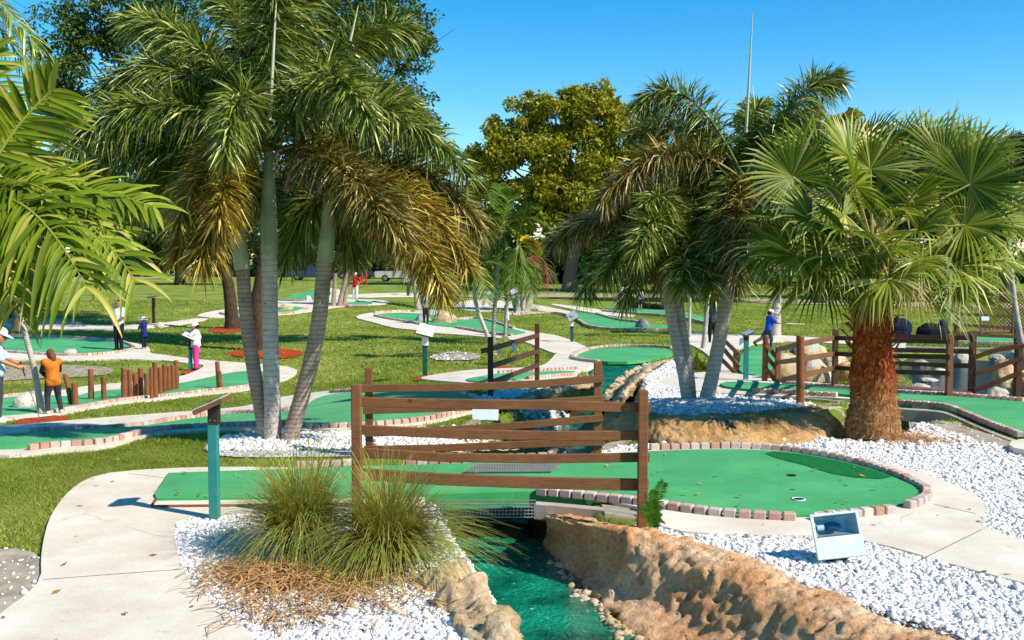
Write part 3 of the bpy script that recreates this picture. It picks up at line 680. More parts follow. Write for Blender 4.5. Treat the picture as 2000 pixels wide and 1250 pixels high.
g8 = green([(1115, 612), (1158, 614), (1200, 628), (1252, 634), (1310, 637), (1330, 642), (1300, 646), (1252, 645), (1191, 644), (1146, 638), (1125, 626)],
           'green carpet hole holding a dark grey boulder behind the slanted sign', off=.06, thick=.06, bs=1.5,
           borders=[[(1000, 616), (1060, 613), (1100, 614), (1133, 629), (1146, 640), (1191, 646), (1252, 647), (1310, 647)], [(1165, 615), (1200, 626), (1252, 632)]])
g9 = green([(1176, 607), (1195, 600), (1240, 598), (1310, 604), (1345, 612), (1385, 624), (1380, 632), (1343, 623), (1295, 616), (1230, 612)],
           'far green carpet hole in front of the dark log palisade with three players', off=.06, thick=.08, bs=1.6,
           borders=[[(1176, 609), (1230, 614), (1295, 618), (1343, 625), (1380, 634)]])
g10 = green([(1398, 759), (1427, 751), (1528, 757), (1658, 767), (1753, 777), (1856, 782), (2000, 794), (2080, 800), (2080, 884), (1993, 857), (1955, 843), (1917, 829), (1865, 806), (1835, 797), (1756, 792), (1640, 777), (1552, 773), (1470, 770)],
            'long green carpet hole passing behind the fan palm with a raised kerb', off=.08, thick=.14, smooth=1,
            borders=[[(1470, 771), (1552, 775), (1636, 780)], [(1752, 795), (1835, 800), (1865, 809), (1917, 832), (1955, 847), (1993, 861)], [(1528, 756), (1658, 765), (1753, 774), (1856, 779), (2000, 791)]],
            kerbs=[([(1560, 780), (1600, 783), (1640, 787)], .2, .1), ([(1752, 801), (1835, 806), (1865, 816), (1917, 840), (1955, 856), (1993, 870)], .2, .12)])
g11 = green([(1443, 712), (1450, 690), (1475, 678), (1520, 682), (1535, 690), (1520, 705), (1500, 728), (1486, 738), (1445, 735)],
            'green carpet ramp between two slanting handrails where the boy in blue plays', off=.06, thick=.06)
g12 = green([(1636, 662), (1700, 660), (1830, 661), (2080, 664), (2080, 676), (1830, 672), (1700, 668)], 'far right green carpet hole on top of the grey pond wall', off=.1, thick=.1, bs=1.4,
            borders=[[(1636, 664), (1700, 670), (1830, 674), (2060, 678)]], kerbs=[([(1700, 678), (1830, 681), (2060, 686)], .4, .25)])
g13 = green([(903, 746), (935, 740), (973, 734), (1030, 731), (1128, 727), (1117, 734), (1040, 742), (980, 749), (930, 752)], 'narrow green carpet hole behind the dark angled bridge rail', off=.06, thick=.06,
            borders=[[(973, 732), (1030, 729), (1128, 724)], [(1030, 744), (1117, 736)]])
g14 = green([(938, 584), (948, 572), (975, 569), (985, 584)], 'far small green carpet hole sloping up near red mulch', off=.06, thick=.06, bs=1.6, borders=[[(938, 586), (985, 586)]])
g15 = green([(-60, 624), (60, 622), (160, 626), (160, 633), (60, 630), (-60, 630)], 'far left green carpet hole in front of the short dark log palisade', off=.05, thick=.05, bs=1.6, borders=[[(-60, 632), (60, 632), (160, 635)]])
g16 = green([(660, 594), (700, 590), (735, 592), (720, 597), (680, 599)], 'little green carpet tee in front of the player in red', off=.05, thick=.05, bs=1.6, borders=[[(668, 599), (720, 599)]])

# ------------------------------------------------------------------ water
def channel_sheet(C, z, mat, name, extra=.35):
    c = np.array(C); T = np.gradient(c[:, :2], axis=0); T /= np.linalg.norm(T, axis=1)[:, None]
    nrm = np.stack([-T[:, 1], T[:, 0]], 1)
    L = c[:, :2] + nrm * (c[:, 2:] + extra); R = c[:, :2] - nrm * (c[:, 2:] + extra)
    poly = np.vstack([L, R[::-1]])
    o = sheet(name, poly, 0, 0, M[mat], zfun=(lambda x, y: np.full(x.shape, z)) if callable(z) is False else z, spacing=.3); tag(o, kind='structure')
channel_sheet(STREAM, lambda x, y: -.46 - .26 * sst(y, 11.4, 13.2), 'water', 'stream_water')
channel_sheet(POND, -.95, 'pondwater', 'pond_water')

# ------------------------------------------------------------------ gravel stones (one mass)
def scatter(polys, dens, exclude, chanm=.05):
    out = []
    for w in polys:
        lo, hi = w.min(0), w.max(0); lo = np.maximum(lo, [-40, 3.0])
        n = int((hi[0] - lo[0]) * (hi[1] - lo[1]) * dens)
        p = rng.uniform(lo, hi, (n, 2)); p = p[pip(p[:, 0], p[:, 1], w)]; out.append(p)
    p = np.vstack(out)
    vis = (np.abs(p[:, 0]) < p[:, 1] * .53 + .4) & (p[:, 1] > 5.4); p = p[vis]
    for e in exclude: p = p[~pip(p[:, 0], p[:, 1], e)]
    if chanm is not None: p = p[~inchan(p[:, 0], p[:, 1], chanm)]
    return p
ICO = np.array([(0, 0, 1), (.9, 0, .35), (.28, .85, .4), (-.72, .52, .38), (-.72, -.52, .38), (.28, -.85, .4), (.72, .52, -.4), (-.28, .85, -.4), (-.9, 0, -.35), (-.28, -.85, -.4), (.72, -.52, -.4), (0, 0, -1)])
ICF = np.array([(0, 1, 2), (0, 2, 3), (0, 3, 4), (0, 4, 5), (0, 5, 1), (1, 6, 2), (2, 7, 3), (3, 8, 4), (4, 9, 5), (5, 10, 1), (6, 7, 2), (7, 8, 3), (8, 9, 4), (9, 10, 5), (10, 6, 1)])
def stones(p, size, name):
    n = len(p); s = size * np.exp(rng.normal(0, .34, n))
    V = ICO[None] * (1 + rng.uniform(-.28, .28, (n, 12, 1)))
    V = V * np.stack([rng.uniform(.75, 1.35, n), rng.uniform(.7, 1.1, n), rng.uniform(.45, .8, n)], 1)[:, None, :]
    a = rng.uniform(0, 6.28, n); ca, sa = np.cos(a)[:, None], np.sin(a)[:, None]
    tl = rng.uniform(-.5, .5, n)[:, None]
    x = V[..., 0] * ca - V[..., 1] * sa; y = V[..., 0] * sa + V[..., 1] * ca; z = V[..., 2] + tl * x
    V = np.stack([x, y, z], -1) * s[:, None, None]
    zz = gz_carved(p[:, 0], p[:, 1]) + .012 + s * .25 * rng.uniform(.2, 1.8, n)
    V[..., 0] += p[:, :1]; V[..., 1] += p[:, 1:2]; V[..., 2] += zz[:, None]
    Fc = (ICF[None] + (np.arange(n) * 12)[:, None, None]).reshape(-1, 3)
    o = mesh(name, V.reshape(-1, 3), Fc, M['stone'], attr=np.repeat(rng.uniform(0, 1, n) ** .6, 12)); tag(o, kind='stuff')
EXC = PATHS + GREENS
near = scatter(GRAV[:3], 2900, EXC, -.05); near = near[near[:, 1] < 12.5]
stones(near, .0152, 'gravel_stones')
far = scatter(GRAV[2:6], 950, EXC, -.05); far = far[far[:, 1] >= 12.5]
stones(far, .022, 'gravel_stones')
sc = scatter([dirt2, dirtw], 90, EXC, None); st3 = scatter([dirt3], 16, EXC, None); stones(st3, .03, 'gravel_stones'); stones(sc, .013, 'gravel_stones')

# ------------------------------------------------------------------ lawn blades (one mass)
def blades(p, h, w, name, mat, zoff=0.0, lean=.6):
    n = len(p); a = rng.uniform(0, 6.28, n); d = np.stack([np.cos(a), np.sin(a)], 1)
    hh = h * rng.uniform(.5, 1.3, n); ln = rng.normal(0, lean, (n, 2)) * hh[:, None]
    z = gz_carved(p[:, 0], p[:, 1]) + zoff - .01
    A = np.column_stack([p - d * (w / 2 * rng.uniform(.6, 1.3, n))[:, None], z]); B = np.column_stack([p + d * (w / 2)[..., None] if np.ndim(w) else p + d * w / 2, z])
    T = np.column_stack([p + ln, z + hh])
    V = np.stack([A, B, T], 1).reshape(-1, 3)
    t = np.clip(rng.beta(2, 2.2, n) + .25 * np.sin(p[:, 0] * 1.3 + 1) * np.sin(p[:, 1] * .9), 0, 1)
    o = mesh(name, V, np.arange(3 * n).reshape(-1, 3), M[mat], attr=np.repeat(t, 3)); tag(o, kind='stuff')
EXG = EXC + GRAV + [dirt2, dirtw, dirt3, dirt4]
lawn_near = np.array([(-9, 6.5), (-1.0, 6.5), (-1.0, 13.5), (-9, 13.5)])
blades(scatter([lawn_near], 2600, EXG), .035, .008, 'grass', 'grass', lean=.8)
lawn_mid = np.array([(-14, 13), (14, 13), (16, 28), (-16, 28)])
blades(scatter([lawn_mid], 420, EXG), .05, .018, 'grass', 'grass', lean=.7)
lawn_far = np.array([(-30, 28), (30, 28), (40, 66), (-40, 66)])
blades(scatter([lawn_far], 60, EXG), .06, .05, 'grass', 'grass', lean=.7)
# weeds in the gravel
wd_ = scatter(GRAV[1:3], 5, EXC); wd_ = np.repeat(wd_[rng.uniform(size=len(wd_)) < .35], 40, 0); wd_ = wd_ + rng.normal(0, .035, wd_.shape)
blades(wd_, .03, .009, 'weeds', 'grass', .01, .9)

# fallen leaves on paths, carpets and lawn
lv = np.vstack([scatter([PATHS[0], PATHS[1]], 3.0, [], None), scatter([lawn_near], 2.0, PATHS, None), scatter(GREENS[:1], 1.2, [], None), scatter([lawn_mid], .7, [], .3)])
n = len(lv); a = rng.uniform(0, 6.28, n); L = rng.uniform(.02, .05, n)
zz = gz(lv[:, 0], lv[:, 1]) + .085
zz[:] = np.where(np.array([pip(lv[:, 0], lv[:, 1], w) for w in GREENS]).any(0), zz, gz(lv[:, 0], lv[:, 1]) + .045)
d = np.stack([np.cos(a), np.sin(a), rng.uniform(-.2, .3, n)], 1); e = np.stack([-np.sin(a), np.cos(a), rng.uniform(-.3, .3, n)], 1)
b = np.column_stack([lv, zz]); V = np.stack([b - d * L[:, None], b + e * (L * .4)[:, None], b + d * L[:, None], b - e * (L * .4)[:, None]], 1).reshape(-1, 3)
o = mesh('fallen_leaves', V, (np.array([(0, 1, 2), (0, 2, 3)])[None] + (np.arange(n) * 4)[:, None, None]).reshape(-1, 3), M['straw'], attr=np.repeat(rng.uniform(-.3, .7, n), 4)); tag(o, kind='stuff')
# ------------------------------------------------------------------ leaves and fronds
UPV = np.array([0, 0, 1.0])
def bez(p0, p1, p2, t):
    t = np.asarray(t)[:, None]
    return (1 - t) ** 2 * p0 + 2 * t * (1 - t) * p1 + t * t * p2, 2 * (1 - t) * (p1 - p0) + 2 * t * (p2 - p1)
def nrmz(v): return v / (np.linalg.norm(v, axis=-1, keepdims=True) + 1e-12)
def leaflets(b, d, ln, w, droop, side, tint):
    """narrow pointed leaflets: base points b, unit directions d, lengths, widths, tip droop, width vectors side"""
    n = len(b); ln = ln[:, None]
    m = b + d * ln * .5 - UPV * ln * droop[:, None] * .22
    tip = b + d * ln * .96 - UPV * ln * droop[:, None]
    s = side * (w[:, None] / 2)
    lift = np.cross(d, side) * (w[:, None] * .25)
    V = np.stack([b - s * .45, b + s * .45, m - s + lift, m + s + lift, tip], 1).reshape(-1, 3)
    Fc = (np.array([(0, 1, 3), (0, 3, 2), (2, 3, 4)])[None] + (np.arange(n) * 5)[:, None, None]).reshape(-1, 3)
    return V, Fc, np.repeat(tint, 5)
class LB:
    def __init__(s): s.V = []; s.F = []; s.T = []; s.n = 0
    def add(s, V, Fc, T):
        s.V.append(V); s.F.append(Fc + s.n); s.T.append(T); s.n += len(V)
    def tube(s, pts, rad, n=5, t=.8):
        mb = MB(); mb.tube(pts, rad, n, False); V = np.concatenate(mb.v)
        q = np.array(mb.f); s.add(V, np.vstack([q[:, [0, 1, 2]], q[:, [0, 2, 3]]]), np.full(len(V), t))
    def build(s, name, mat, parent=None):
        return mesh(name, np.concatenate(s.V), np.concatenate(s.F), mat, parent, attr=np.concatenate(s.T))
def fox_frond(p0, p2, lift, mat, parent, n=520, L=.36, w=.03, thin=1.0):
    """bottle-brush plume: leaflets all round the rib"""
    ln = np.linalg.norm(p2 - p0)
    p1 = p0 * .45 + p2 * .55 + UPV * lift
    n = int(n * max(.55, min(1.4, ln / 1.7)))
    t = np.sort(rng.uniform(.16, 1, n)); b, T = bez(p0, p1, p2, t); T = nrmz(T)
    u = nrmz(np.cross(T, UPV + rng.normal(0, .02, 3))); v = np.cross(u, T)
    a = rng.uniform(0, 2 * math.pi, n); R = u * np.cos(a)[:, None] + v * np.sin(a)[:, None]
    fwd = (.22 + .5 * t ** 2)[:, None]
    d = nrmz(R * (1.0 - .25 * t[:, None]) + T * fwd - UPV * .12 + rng.normal(0, .2, (n, 3)))
    L_ = L * (.62 + .45 * np.sin(math.pi * np.clip(t * .9 + .06, 0, 1))) * rng.uniform(.75, 1.15, n) * thin
    side = nrmz(np.cross(d, R + rng.normal(0, .6, (n, 3))))
    lb = LB(); tint = np.clip(rng.beta(.9, 1.25, n) + (t - .5) * .15, 0, 1)
    lb.add(*leaflets(b, d, L_, w * rng.uniform(.7, 1.2, n), rng.uniform(.1, .5, n), side, tint))
    tt = np.linspace(0, 1, 14); c, _ = bez(p0, p1, p2, tt); lb.tube(c, np.linspace(.03, .006, 14), 5, .35)
    return lb.build('frond', mat, parent)
def feather_frond(p0, p2, lift, mat, parent, n=64, L=.6, w=.07, tilt=None, droop=.3, petiole=.12, ctrl=.5):
    """two rows of leaflets along an arching rib"""
    p1 = p0 * (1 - ctrl) + p2 * ctrl + UPV * lift
    t = np.linspace(petiole, 1, n); t = np.repeat(t, 2); s = np.tile([1, -1], n)
    b, T = bez(p0, p1, p2, t); T = nrmz(T)
    ref = UPV if tilt is None else nrmz(np.asarray(tilt, float))
    u = nrmz(np.cross(T, ref)); v = np.cross(u, T)
    ang = (50 - 28 * t) * math.pi / 180
    d = nrmz(u * s[:, None] * np.cos(ang)[:, None] + T * (np.sin(ang) + .15)[:, None] + v * rng.uniform(.0, .35, (2 * n, 1)) + rng.normal(0, .05, (2 * n, 3)))
    L_ = L * (.45 + .62 * np.sin(math.pi * np.clip(t * .85 + .1, 0, 1))) * rng.uniform(.88, 1.1, 2 * n)
    side = nrmz(T - d * np.sum(T * d, 1)[:, None] + v * .25)
    lb = LB(); lb.add(*leaflets(b, d, L_, w * rng.uniform(.8, 1.15, 2 * n), droop * rng.uniform(.5, 1.4, 2 * n), side, np.clip(rng.beta(2.5, 2.2, 2 * n), 0, 1)))
    tt = np.linspace(0, 1, 16); c, _ = bez(p0, p1, p2, tt); lb.tube(c, np.linspace(.028, .007, 16) * (w / .07), 5, .9)
    return lb.build('frond', mat, parent)
def fan_leaf(c, a, nrm, R, mat, parent, p0, nseg=44, spread=300, droop=.3, t0=0.0):
    """palmate leaf: pleated fan joined to mid length, pointed free tips; petiole from p0"""
    a = nrmz(np.asarray(a, float)); nrm = np.asarray(nrm, float); nrm = nrmz(nrm - a * (nrm @ a)); bb = np.cross(nrm, a)
    th = np.radians(np.linspace(-spread / 2, spread / 2, nseg)); dth = (th[1] - th[0]) / 2
    fold = rng.uniform(.18, .5)
    def pt(ang, r, lf=0.0):
        r = np.asarray(r).reshape(-1, 1)
        return c + (np.cos(ang)[:, None] * a + np.sin(ang)[:, None] * bb) * r + nrm * (lf + np.abs(np.sin(ang))[:, None] * r * fold)
    prof = R * (.84 + .22 * np.cos(th / 2)) * rng.uniform(.9, 1.08, nseg)
    dr = droop * rng.uniform(.2, 1.8, nseg); rj = prof * .45
    l = pt(th - dth, rj, -R * .014); m = pt(th, rj, R * .022); r = pt(th + dth, rj, -R * .014)
    d75 = -UPV * (R * .04 * dr)[:, None]
    l8 = pt(th - dth * .42, prof * .74, 0) + d75 * 2; r8 = pt(th + dth * .42, prof * .74, 0) + d75 * 2
    tip = pt(th + rng.normal(0, .05, nseg), prof, 0) - UPV * (R * .38 * dr)[:, None]
    C = np.repeat(c[None], nseg, 0)
    V = np.stack([C, l, m, r, l8, r8, tip], 1).reshape(-1, 3)
    Fc = (np.array([(0, 1, 2), (0, 2, 3), (1, 4, 2), (2, 4, 5), (2, 5, 3), (4, 6, 5)])[None] + (np.arange(nseg) * 7)[:, None, None]).reshape(-1, 3)
    tint = np.clip(rng.beta(1.3, 1.6, nseg) + t0, 0, 1); T7 = np.repeat(tint, 7); T7[6::7] = np.clip(T7[6::7] + .35, 0, 1)
    lb = LB(); lb.add(V, Fc, T7)
    mid = (p0 + c) / 2 + UPV * .06
    tt = np.linspace(0, 1, 8); cc, _ = bez(p0, mid, c, tt); lb.tube(cc, np.linspace(.022, .012, 8), 5, .9)
    return lb.build('fan_frond', mat, parent)
def trunk(pts, rad, mat, parent, name='trunk', n=14, wob=.012, per=26):
    pts = chaikin(np.asarray(pts, float), 2, False); s = np.linspace(0, 1, len(pts)); s2 = np.linspace(0, 1, per * 2)
    p = np.stack([np.interp(s2, s, pts[:, k]) for k in range(3)], 1)
    r = np.interp(s2, np.linspace(0, 1, len(rad)), rad)
    r = r * (1 + .025 * (np.arange(len(r)) % 4 == 0))
    return MB().tube(p, r, n, wob=wob).build(name, mat, parent, smooth=True)
def px_line(pts, d, dd=None):
    """points of a trunk given in the photograph, at distance d"""
    dd = np.zeros(len(pts)) if dd is None else dd
    return [P(x, y, d + e) for (x, y), e in zip(pts, dd)]
def palm_stem(parent, pts, d, rad, shaft_pts, shaft_r, mat='palm_trunk', base_flare=1.18, dd=None):
    l = px_line(pts, d, dd)
    rad *= .92
    trunk(l, [rad * base_flare, rad * 1.02, rad, rad * .97, rad * .97], M[mat], parent)
    if shaft_pts:
        sp = px_line(shaft_pts, d, None if dd is None else [dd[-1]] * len(shaft_pts))
        trunk(sp, [shaft_r * 1.08, shaft_r * 1.05, shaft_r * .85, shaft_r * .5], M['crownshaft'], parent, 'crownshaft', 12, .0)
        return sp[-1]
    return l[-1]
def spear(parent, a, b, d, r=.018):
    pa, pb = P(*a, d), P(*b, d)
    MB().tube([pa, (pa + pb) / 2, pb], [r, r * .7, r * .25], 6).build('spear_leaf', M['spear'], parent)
def stub(parent, p0, d):
    pass

# ------------------------------------------------------------------ triple foxtail palm on the left
b0 = at(533, 860); D = b0[1]
FX = 'foxtail palms'
def foxpalm(label, base, d, stem, shaft, rad, sr, crown, fronds, dd=None, mat='palm_trunk', L=.5, n=640, w=.022, group=FX):
    t = thing('foxtail_palm', label, 'palm tree', P(*base, d), group)
    palm_stem(t, stem, d, rad, shaft, sr, mat, dd=dd)
    c0 = P(*crown, d + (dd[-1] if dd else 0))
    for (tx, ty, e, lift, mt) in fronds:
        fox_frond(c0 + rng.normal(0, .03, 3), P(tx, ty, d + e), lift, M[{'g': 'fox', 'y': 'fox_yellow', 'b': 'fox_brown'}[mt]], t, n, L, w)
    return t
pm = foxpalm('straight middle trunk of the triple foxtail palm clump, with the tall pale spear', (534, 872), D, [(534, 874), (532, 800), (529, 700), (527, 600), (526, 492)], [(526, 496), (526, 440), (525, 380), (525, 290)], .113, .104, (525, 292),
    [(112, 300, -.2, 1.15, 'g'), (440, 300, -1.7, 1.35, 'g'), (250, 40, .8, .9, 'g'), (400, -60, 1.4, 1.0, 'g'), (640, -90, .4, .9, 'g'), (720, 230, -1.6, 1.35, 'g'),
     (915, 345, .1, 1.45, 'g'), (770, 455, -1.4, .75, 'b'), (350, 430, -1.2, .85, 'y'), (800, 60, 1.2, 1.0, 'g'), (200, 180, .5, 1.2, 'g'), (540, -40, -.6, .8, 'g'), (600, 200, 1.9, 1.2, 'g'), (830, 240, .8, 1.2, 'g')], n=760)
spear(pm, (527, 235), (541, -30), D - .75, .026)
spear(pm, (684, 80), (700, 10), D + .4, .02)
pl = foxpalm('left leaning trunk of the triple foxtail palm clump, brown ringed under a green shaft', (522, 868), D + .1, [(524, 872), (506, 780), (490, 690), (479, 600), (474, 522)], [(474, 526), (466, 470), (461, 420), (466, 330)], .1, .1, (466, 335),
    [(345, 500, -.9, .75, 'y'), (395, 510, -1.3, .55, 'y'), (135, 350, .5, .8, 'g'), (430, 430, -1.5, .6, 'y'), (300, 320, 1.1, .8, 'g'), (560, 480, 1.2, .5, 'g'), (330, 200, .9, .8, 'g'), (480, 150, 1.3, .7, 'g'), (230, 440, .9, .8, 'g')], mat='palm_trunk_brown', n=760)
pr = foxpalm('right leaning trunk of the triple foxtail palm clump, wide at its foot', (566, 866), D - .1, [(562, 870), (588, 780), (612, 690), (626, 610), (634, 508)], [(634, 512), (640, 460), (641, 430), (640, 375)], .11, .098, (640, 380),
    [(915, 520, -.2, 1.0, 'y'), (868, 575, -.9, 1.0, 'y'), (940, 450, .6, 1.15, 'b'), (850, 560, .3, .95, 'y'), (790, 200, .8, .8, 'g'), (735, 470, 1.1, .6, 'g'), (690, 500, 1.2, .65, 'g'), (560, 510, 1.1, .5, 'g'), (795, 470, -1.2, .8, 'b'), (850, 400, 1.0, .9, 'g'), (660, 250, 1.5, .8, 'g'), (790, 480, .8, .8, 'g')], mat='palm_trunk_brown', n=760)
# ------------------------------------------------------------------ foxtail palms on the gravel island
D2 = at(1345, 782)[1]
foxpalm('left one of the two foxtail palms on the gravel island, a double stemmed trunk', (1343, 782), D2, [(1343, 784), (1335, 735), (1322, 670), (1311, 620), (1306, 590)], [(1306, 594), (1305, 550), (1303, 515), (1315, 468)], .092, .082, (1318, 472),
    [(1140, 570, -.1, .95, 'g'), (1180, 540, -.8, .7, 'g'), (1245, 490, -1.4, .75, 'g'), (1390, 560, -1.3, .55, 'g'), (1085, 470, .2, .75, 'b'), (1190, 500, .9, .5, 'g'), (1400, 470, .6, .7, 'g'), (1260, 330, .5, .6, 'g'), (1340, 560, -1.4, .4, 'g'), (1450, 560, .4, .8, 'g'), (1340, 330, .9, .6, 'g')], n=620)
foxpalm('second stem fused to the left foxtail palm on the gravel island', (1349, 782), D2 + .12, [(1350, 784), (1347, 735), (1337, 670), (1329, 620), (1325, 585)], [(1325, 590), (1324, 550), (1322, 515), (1338, 455)], .088, .08, (1340, 460),
    [(1265, 400, -1.0, .6, 'g'), (1430, 430, .4, .7, 'g'), (1385, 330, .8, .6, 'g'), (1400, 590, .3, .7, 'g'), (1220, 590, .7, .8, 'g'), (1290, 560, .9, .5, 'y'), (1160, 420, 1.0, .7, 'g')], n=620)
pk = foxpalm('right foxtail palm on the gravel island, its single trunk leaning right with a white spear', (1384, 780), D2 - .05, [(1380, 783), (1394, 720), (1408, 650), (1419, 590), (1428, 520)], [(1428, 526), (1436, 470), (1444, 420), (1456, 345)], .115, .105, (1456, 350),
    [(1638, 152, .2, .75, 'g'), (1248, 205, .1, 1.3, 'g'), (1175, 395, -.5, 1.15, 'b'), (1435, 550, -1.4, .75, 'b'), (1560, 480, -.5, .95, 'g'), (1390, 520, -1.0, .7, 'g'), (1330, 300, 1.3, .7, 'g'), (1640, 340, .8, .9, 'g'), (1500, 520, -.6, .7, 'g'), (1590, 250, .9, .7, 'g'), (1350, 420, .9, .6, 'g'), (1480, 210, 1.2, .5, 'g'), (1240, 260, .9, .9, 'g'), (1400, 440, .8, .5, 'g')], n=660)
spear(pk, (1457, 260), (1470, 26), D2 - .05, .026)
# ------------------------------------------------------------------ fan palm with the rusty trunk
DF = at(1703, 852)[1]
fp = thing('fan_palm', 'stout fan palm with a rusty fibrous trunk beside the wooden bridge', 'palm tree', at(1703, 852))
prof = [(858, 52), (848, 54), (820, 53), (790, 48), (760, 47), (735, 48), (700, 42), (660, 38), (620, 37), (590, 42), (560, 40), (520, 30), (470, 20)]
cxs = [1704, 1704, 1705, 1706, 1706, 1704, 1704, 1702, 1702, 1702, 1704, 1706, 1708]
pts = np.array([P(cxs[i], y, DF) for i, (y, r) in enumerate(prof)]); rad = np.array([r / F * DF * (1.0 if y_ > 800 else .92) for y_, r in prof])
ss = np.linspace(0, 1, len(pts)); s2 = np.linspace(0, 1, 90)
MB().tube(np.stack([np.interp(s2, ss, pts[:, k]) for k in range(3)], 1), np.interp(s2, ss, rad) * (1 + rng.uniform(-.03, .03, 90)), 30, wob=.035).build('trunk', M['fibre'], fp, True)
# loose fibres and old leaf bases
n = 2600; lb = LB()
hh = rng.uniform(0, 1, n) ** .9; pos = np.stack([np.interp(hh, ss, pts[:, k]) for k in range(3)], 1); rr = np.interp(hh, ss, rad)
a = rng.uniform(0, 2 * math.pi, n); R = np.stack([np.cos(a), np.sin(a), np.zeros(n)], 1)
d = nrmz(R * rng.uniform(.15, .8, (n, 1)) + UPV * rng.choice([-1, 1], n, p=[.45, .55])[:, None] * rng.uniform(.3, 1, (n, 1)) + rng.normal(0, .45, (n, 3)))
lb.add(*leaflets(pos + R * (rr * .98)[:, None], d, rng.uniform(.04, .12, n), rng.uniform(.005, .014, n), rng.uniform(.0, .5, n), nrmz(np.cross(d, R)), rng.uniform(0, 1, n)))
lb.build('fibre', M['fibre_strand'], fp)
mb = MB()
for k in range(64):
    h = .52 + .34 * (k / 64); p = np.array([np.interp(h, ss, pts[:, j]) for j in range(3)]); r0 = np.interp(h, ss, rad); an = k * 2.4
    R = np.array([math.cos(an), math.sin(an), 0]); q = p + R * r0 * .9
    mb.beam([q, q + R * .08 + UPV * .06, q + R * rng.uniform(.1, .2) + UPV * rng.uniform(.06, .16)], rng.uniform(.035, .06), .016, up=R + UPV * .2, t=rng.uniform(), b=.003)
mb.build('leaf_base', M['fibre'], fp)
CF = P(1708, 470, DF)
tr = [(1668, 362, -1.15, 108), (1585, 430, -.9, 104), (1548, 345, -.2, 110), (1755, 340, .5, 92), (1845, 312, .1, 118), (1895, 360, -.3, 122), (1790, 452, -1.2, 92), (1885, 440, -.5, 118), (1860, 520, -.7, 110), (1735, 545, -1.1, 92),
      (1555, 500, -.7, 96), (1610, 545, -.6, 90), (1930, 500, .1, 110), (1800, 560, -.4, 104), (1660, 285, .6, 112), (1740, 270, .9, 108), (1600, 300, .8, 110), (1810, 250, .9, 106), (1680, 500, .9, 100), (1770, 520, .9, 100),
      (1900, 280, .8, 108), (1650, 450, -1.2, 90), (1950, 430, .6, 110), (1530, 430, .5, 106), (1580, 560, .6, 90), (1880, 570, .5, 96), (1720, 420, -1.0, 86), (1835, 400, .7, 110), (1640, 380, .8, 110), (1515, 480, .2, 90), (1700, 330, -.2, 96), (1710, 390, .3, 100), (1770, 400, -.5, 96), (1650, 420, -.2, 96), (1720, 480, -.6, 90), (1620, 500, -.9, 88), (1830, 470, .2, 100), (1690, 250, 1.1, 96), (1790, 300, 1.0, 100), (1570, 390, .6, 96)]
camv = lambda p: nrmz(CAM - p)
for i, (x, y, e, r) in enumerate(tr):
    y = y + max(0, (330 - y) * .5)
    c = P(x, y, DF + e); ax_ = nrmz(c - CF); out = nrmz(ax_ + UPV * (.25 if y < 420 else -.1))
    nr = nrmz(UPV * .7 + np.array([0, -.9, 0]) * (1 if e < .3 else .2) + ax_ * .35 + rng.normal(0, .25, 3))
    fan_leaf(c, out, nr, r / F * DF * 1.02, M['fan_leaf'], fp, CF + rng.normal(0, .04, 3), 42, rng.uniform(230, 310), .25 if y < 420 else .75, rng.uniform(-.15, .1))
for i in range(30):   # drooping and dead leaves hanging under the crown
    an = rng.uniform(0, 2 * math.pi); rr = rng.uniform(.3, 1.15)
    c = CF + np.array([math.cos(an) * rr, math.sin(an) * rr, rng.uniform(-.62, -.1)])
    ax_ = nrmz(c - CF); dead = i % 4 == 0
    fan_leaf(c, nrmz(ax_ - UPV * .8), nrmz(ax_ + UPV * .5 + rng.normal(0, .3, 3)), rng.uniform(.36, .54), M['fan_dead' if dead else 'fan_leaf'], fp, CF, 30, rng.uniform(140, 230), 1.1, rng.uniform(-.1, .15))
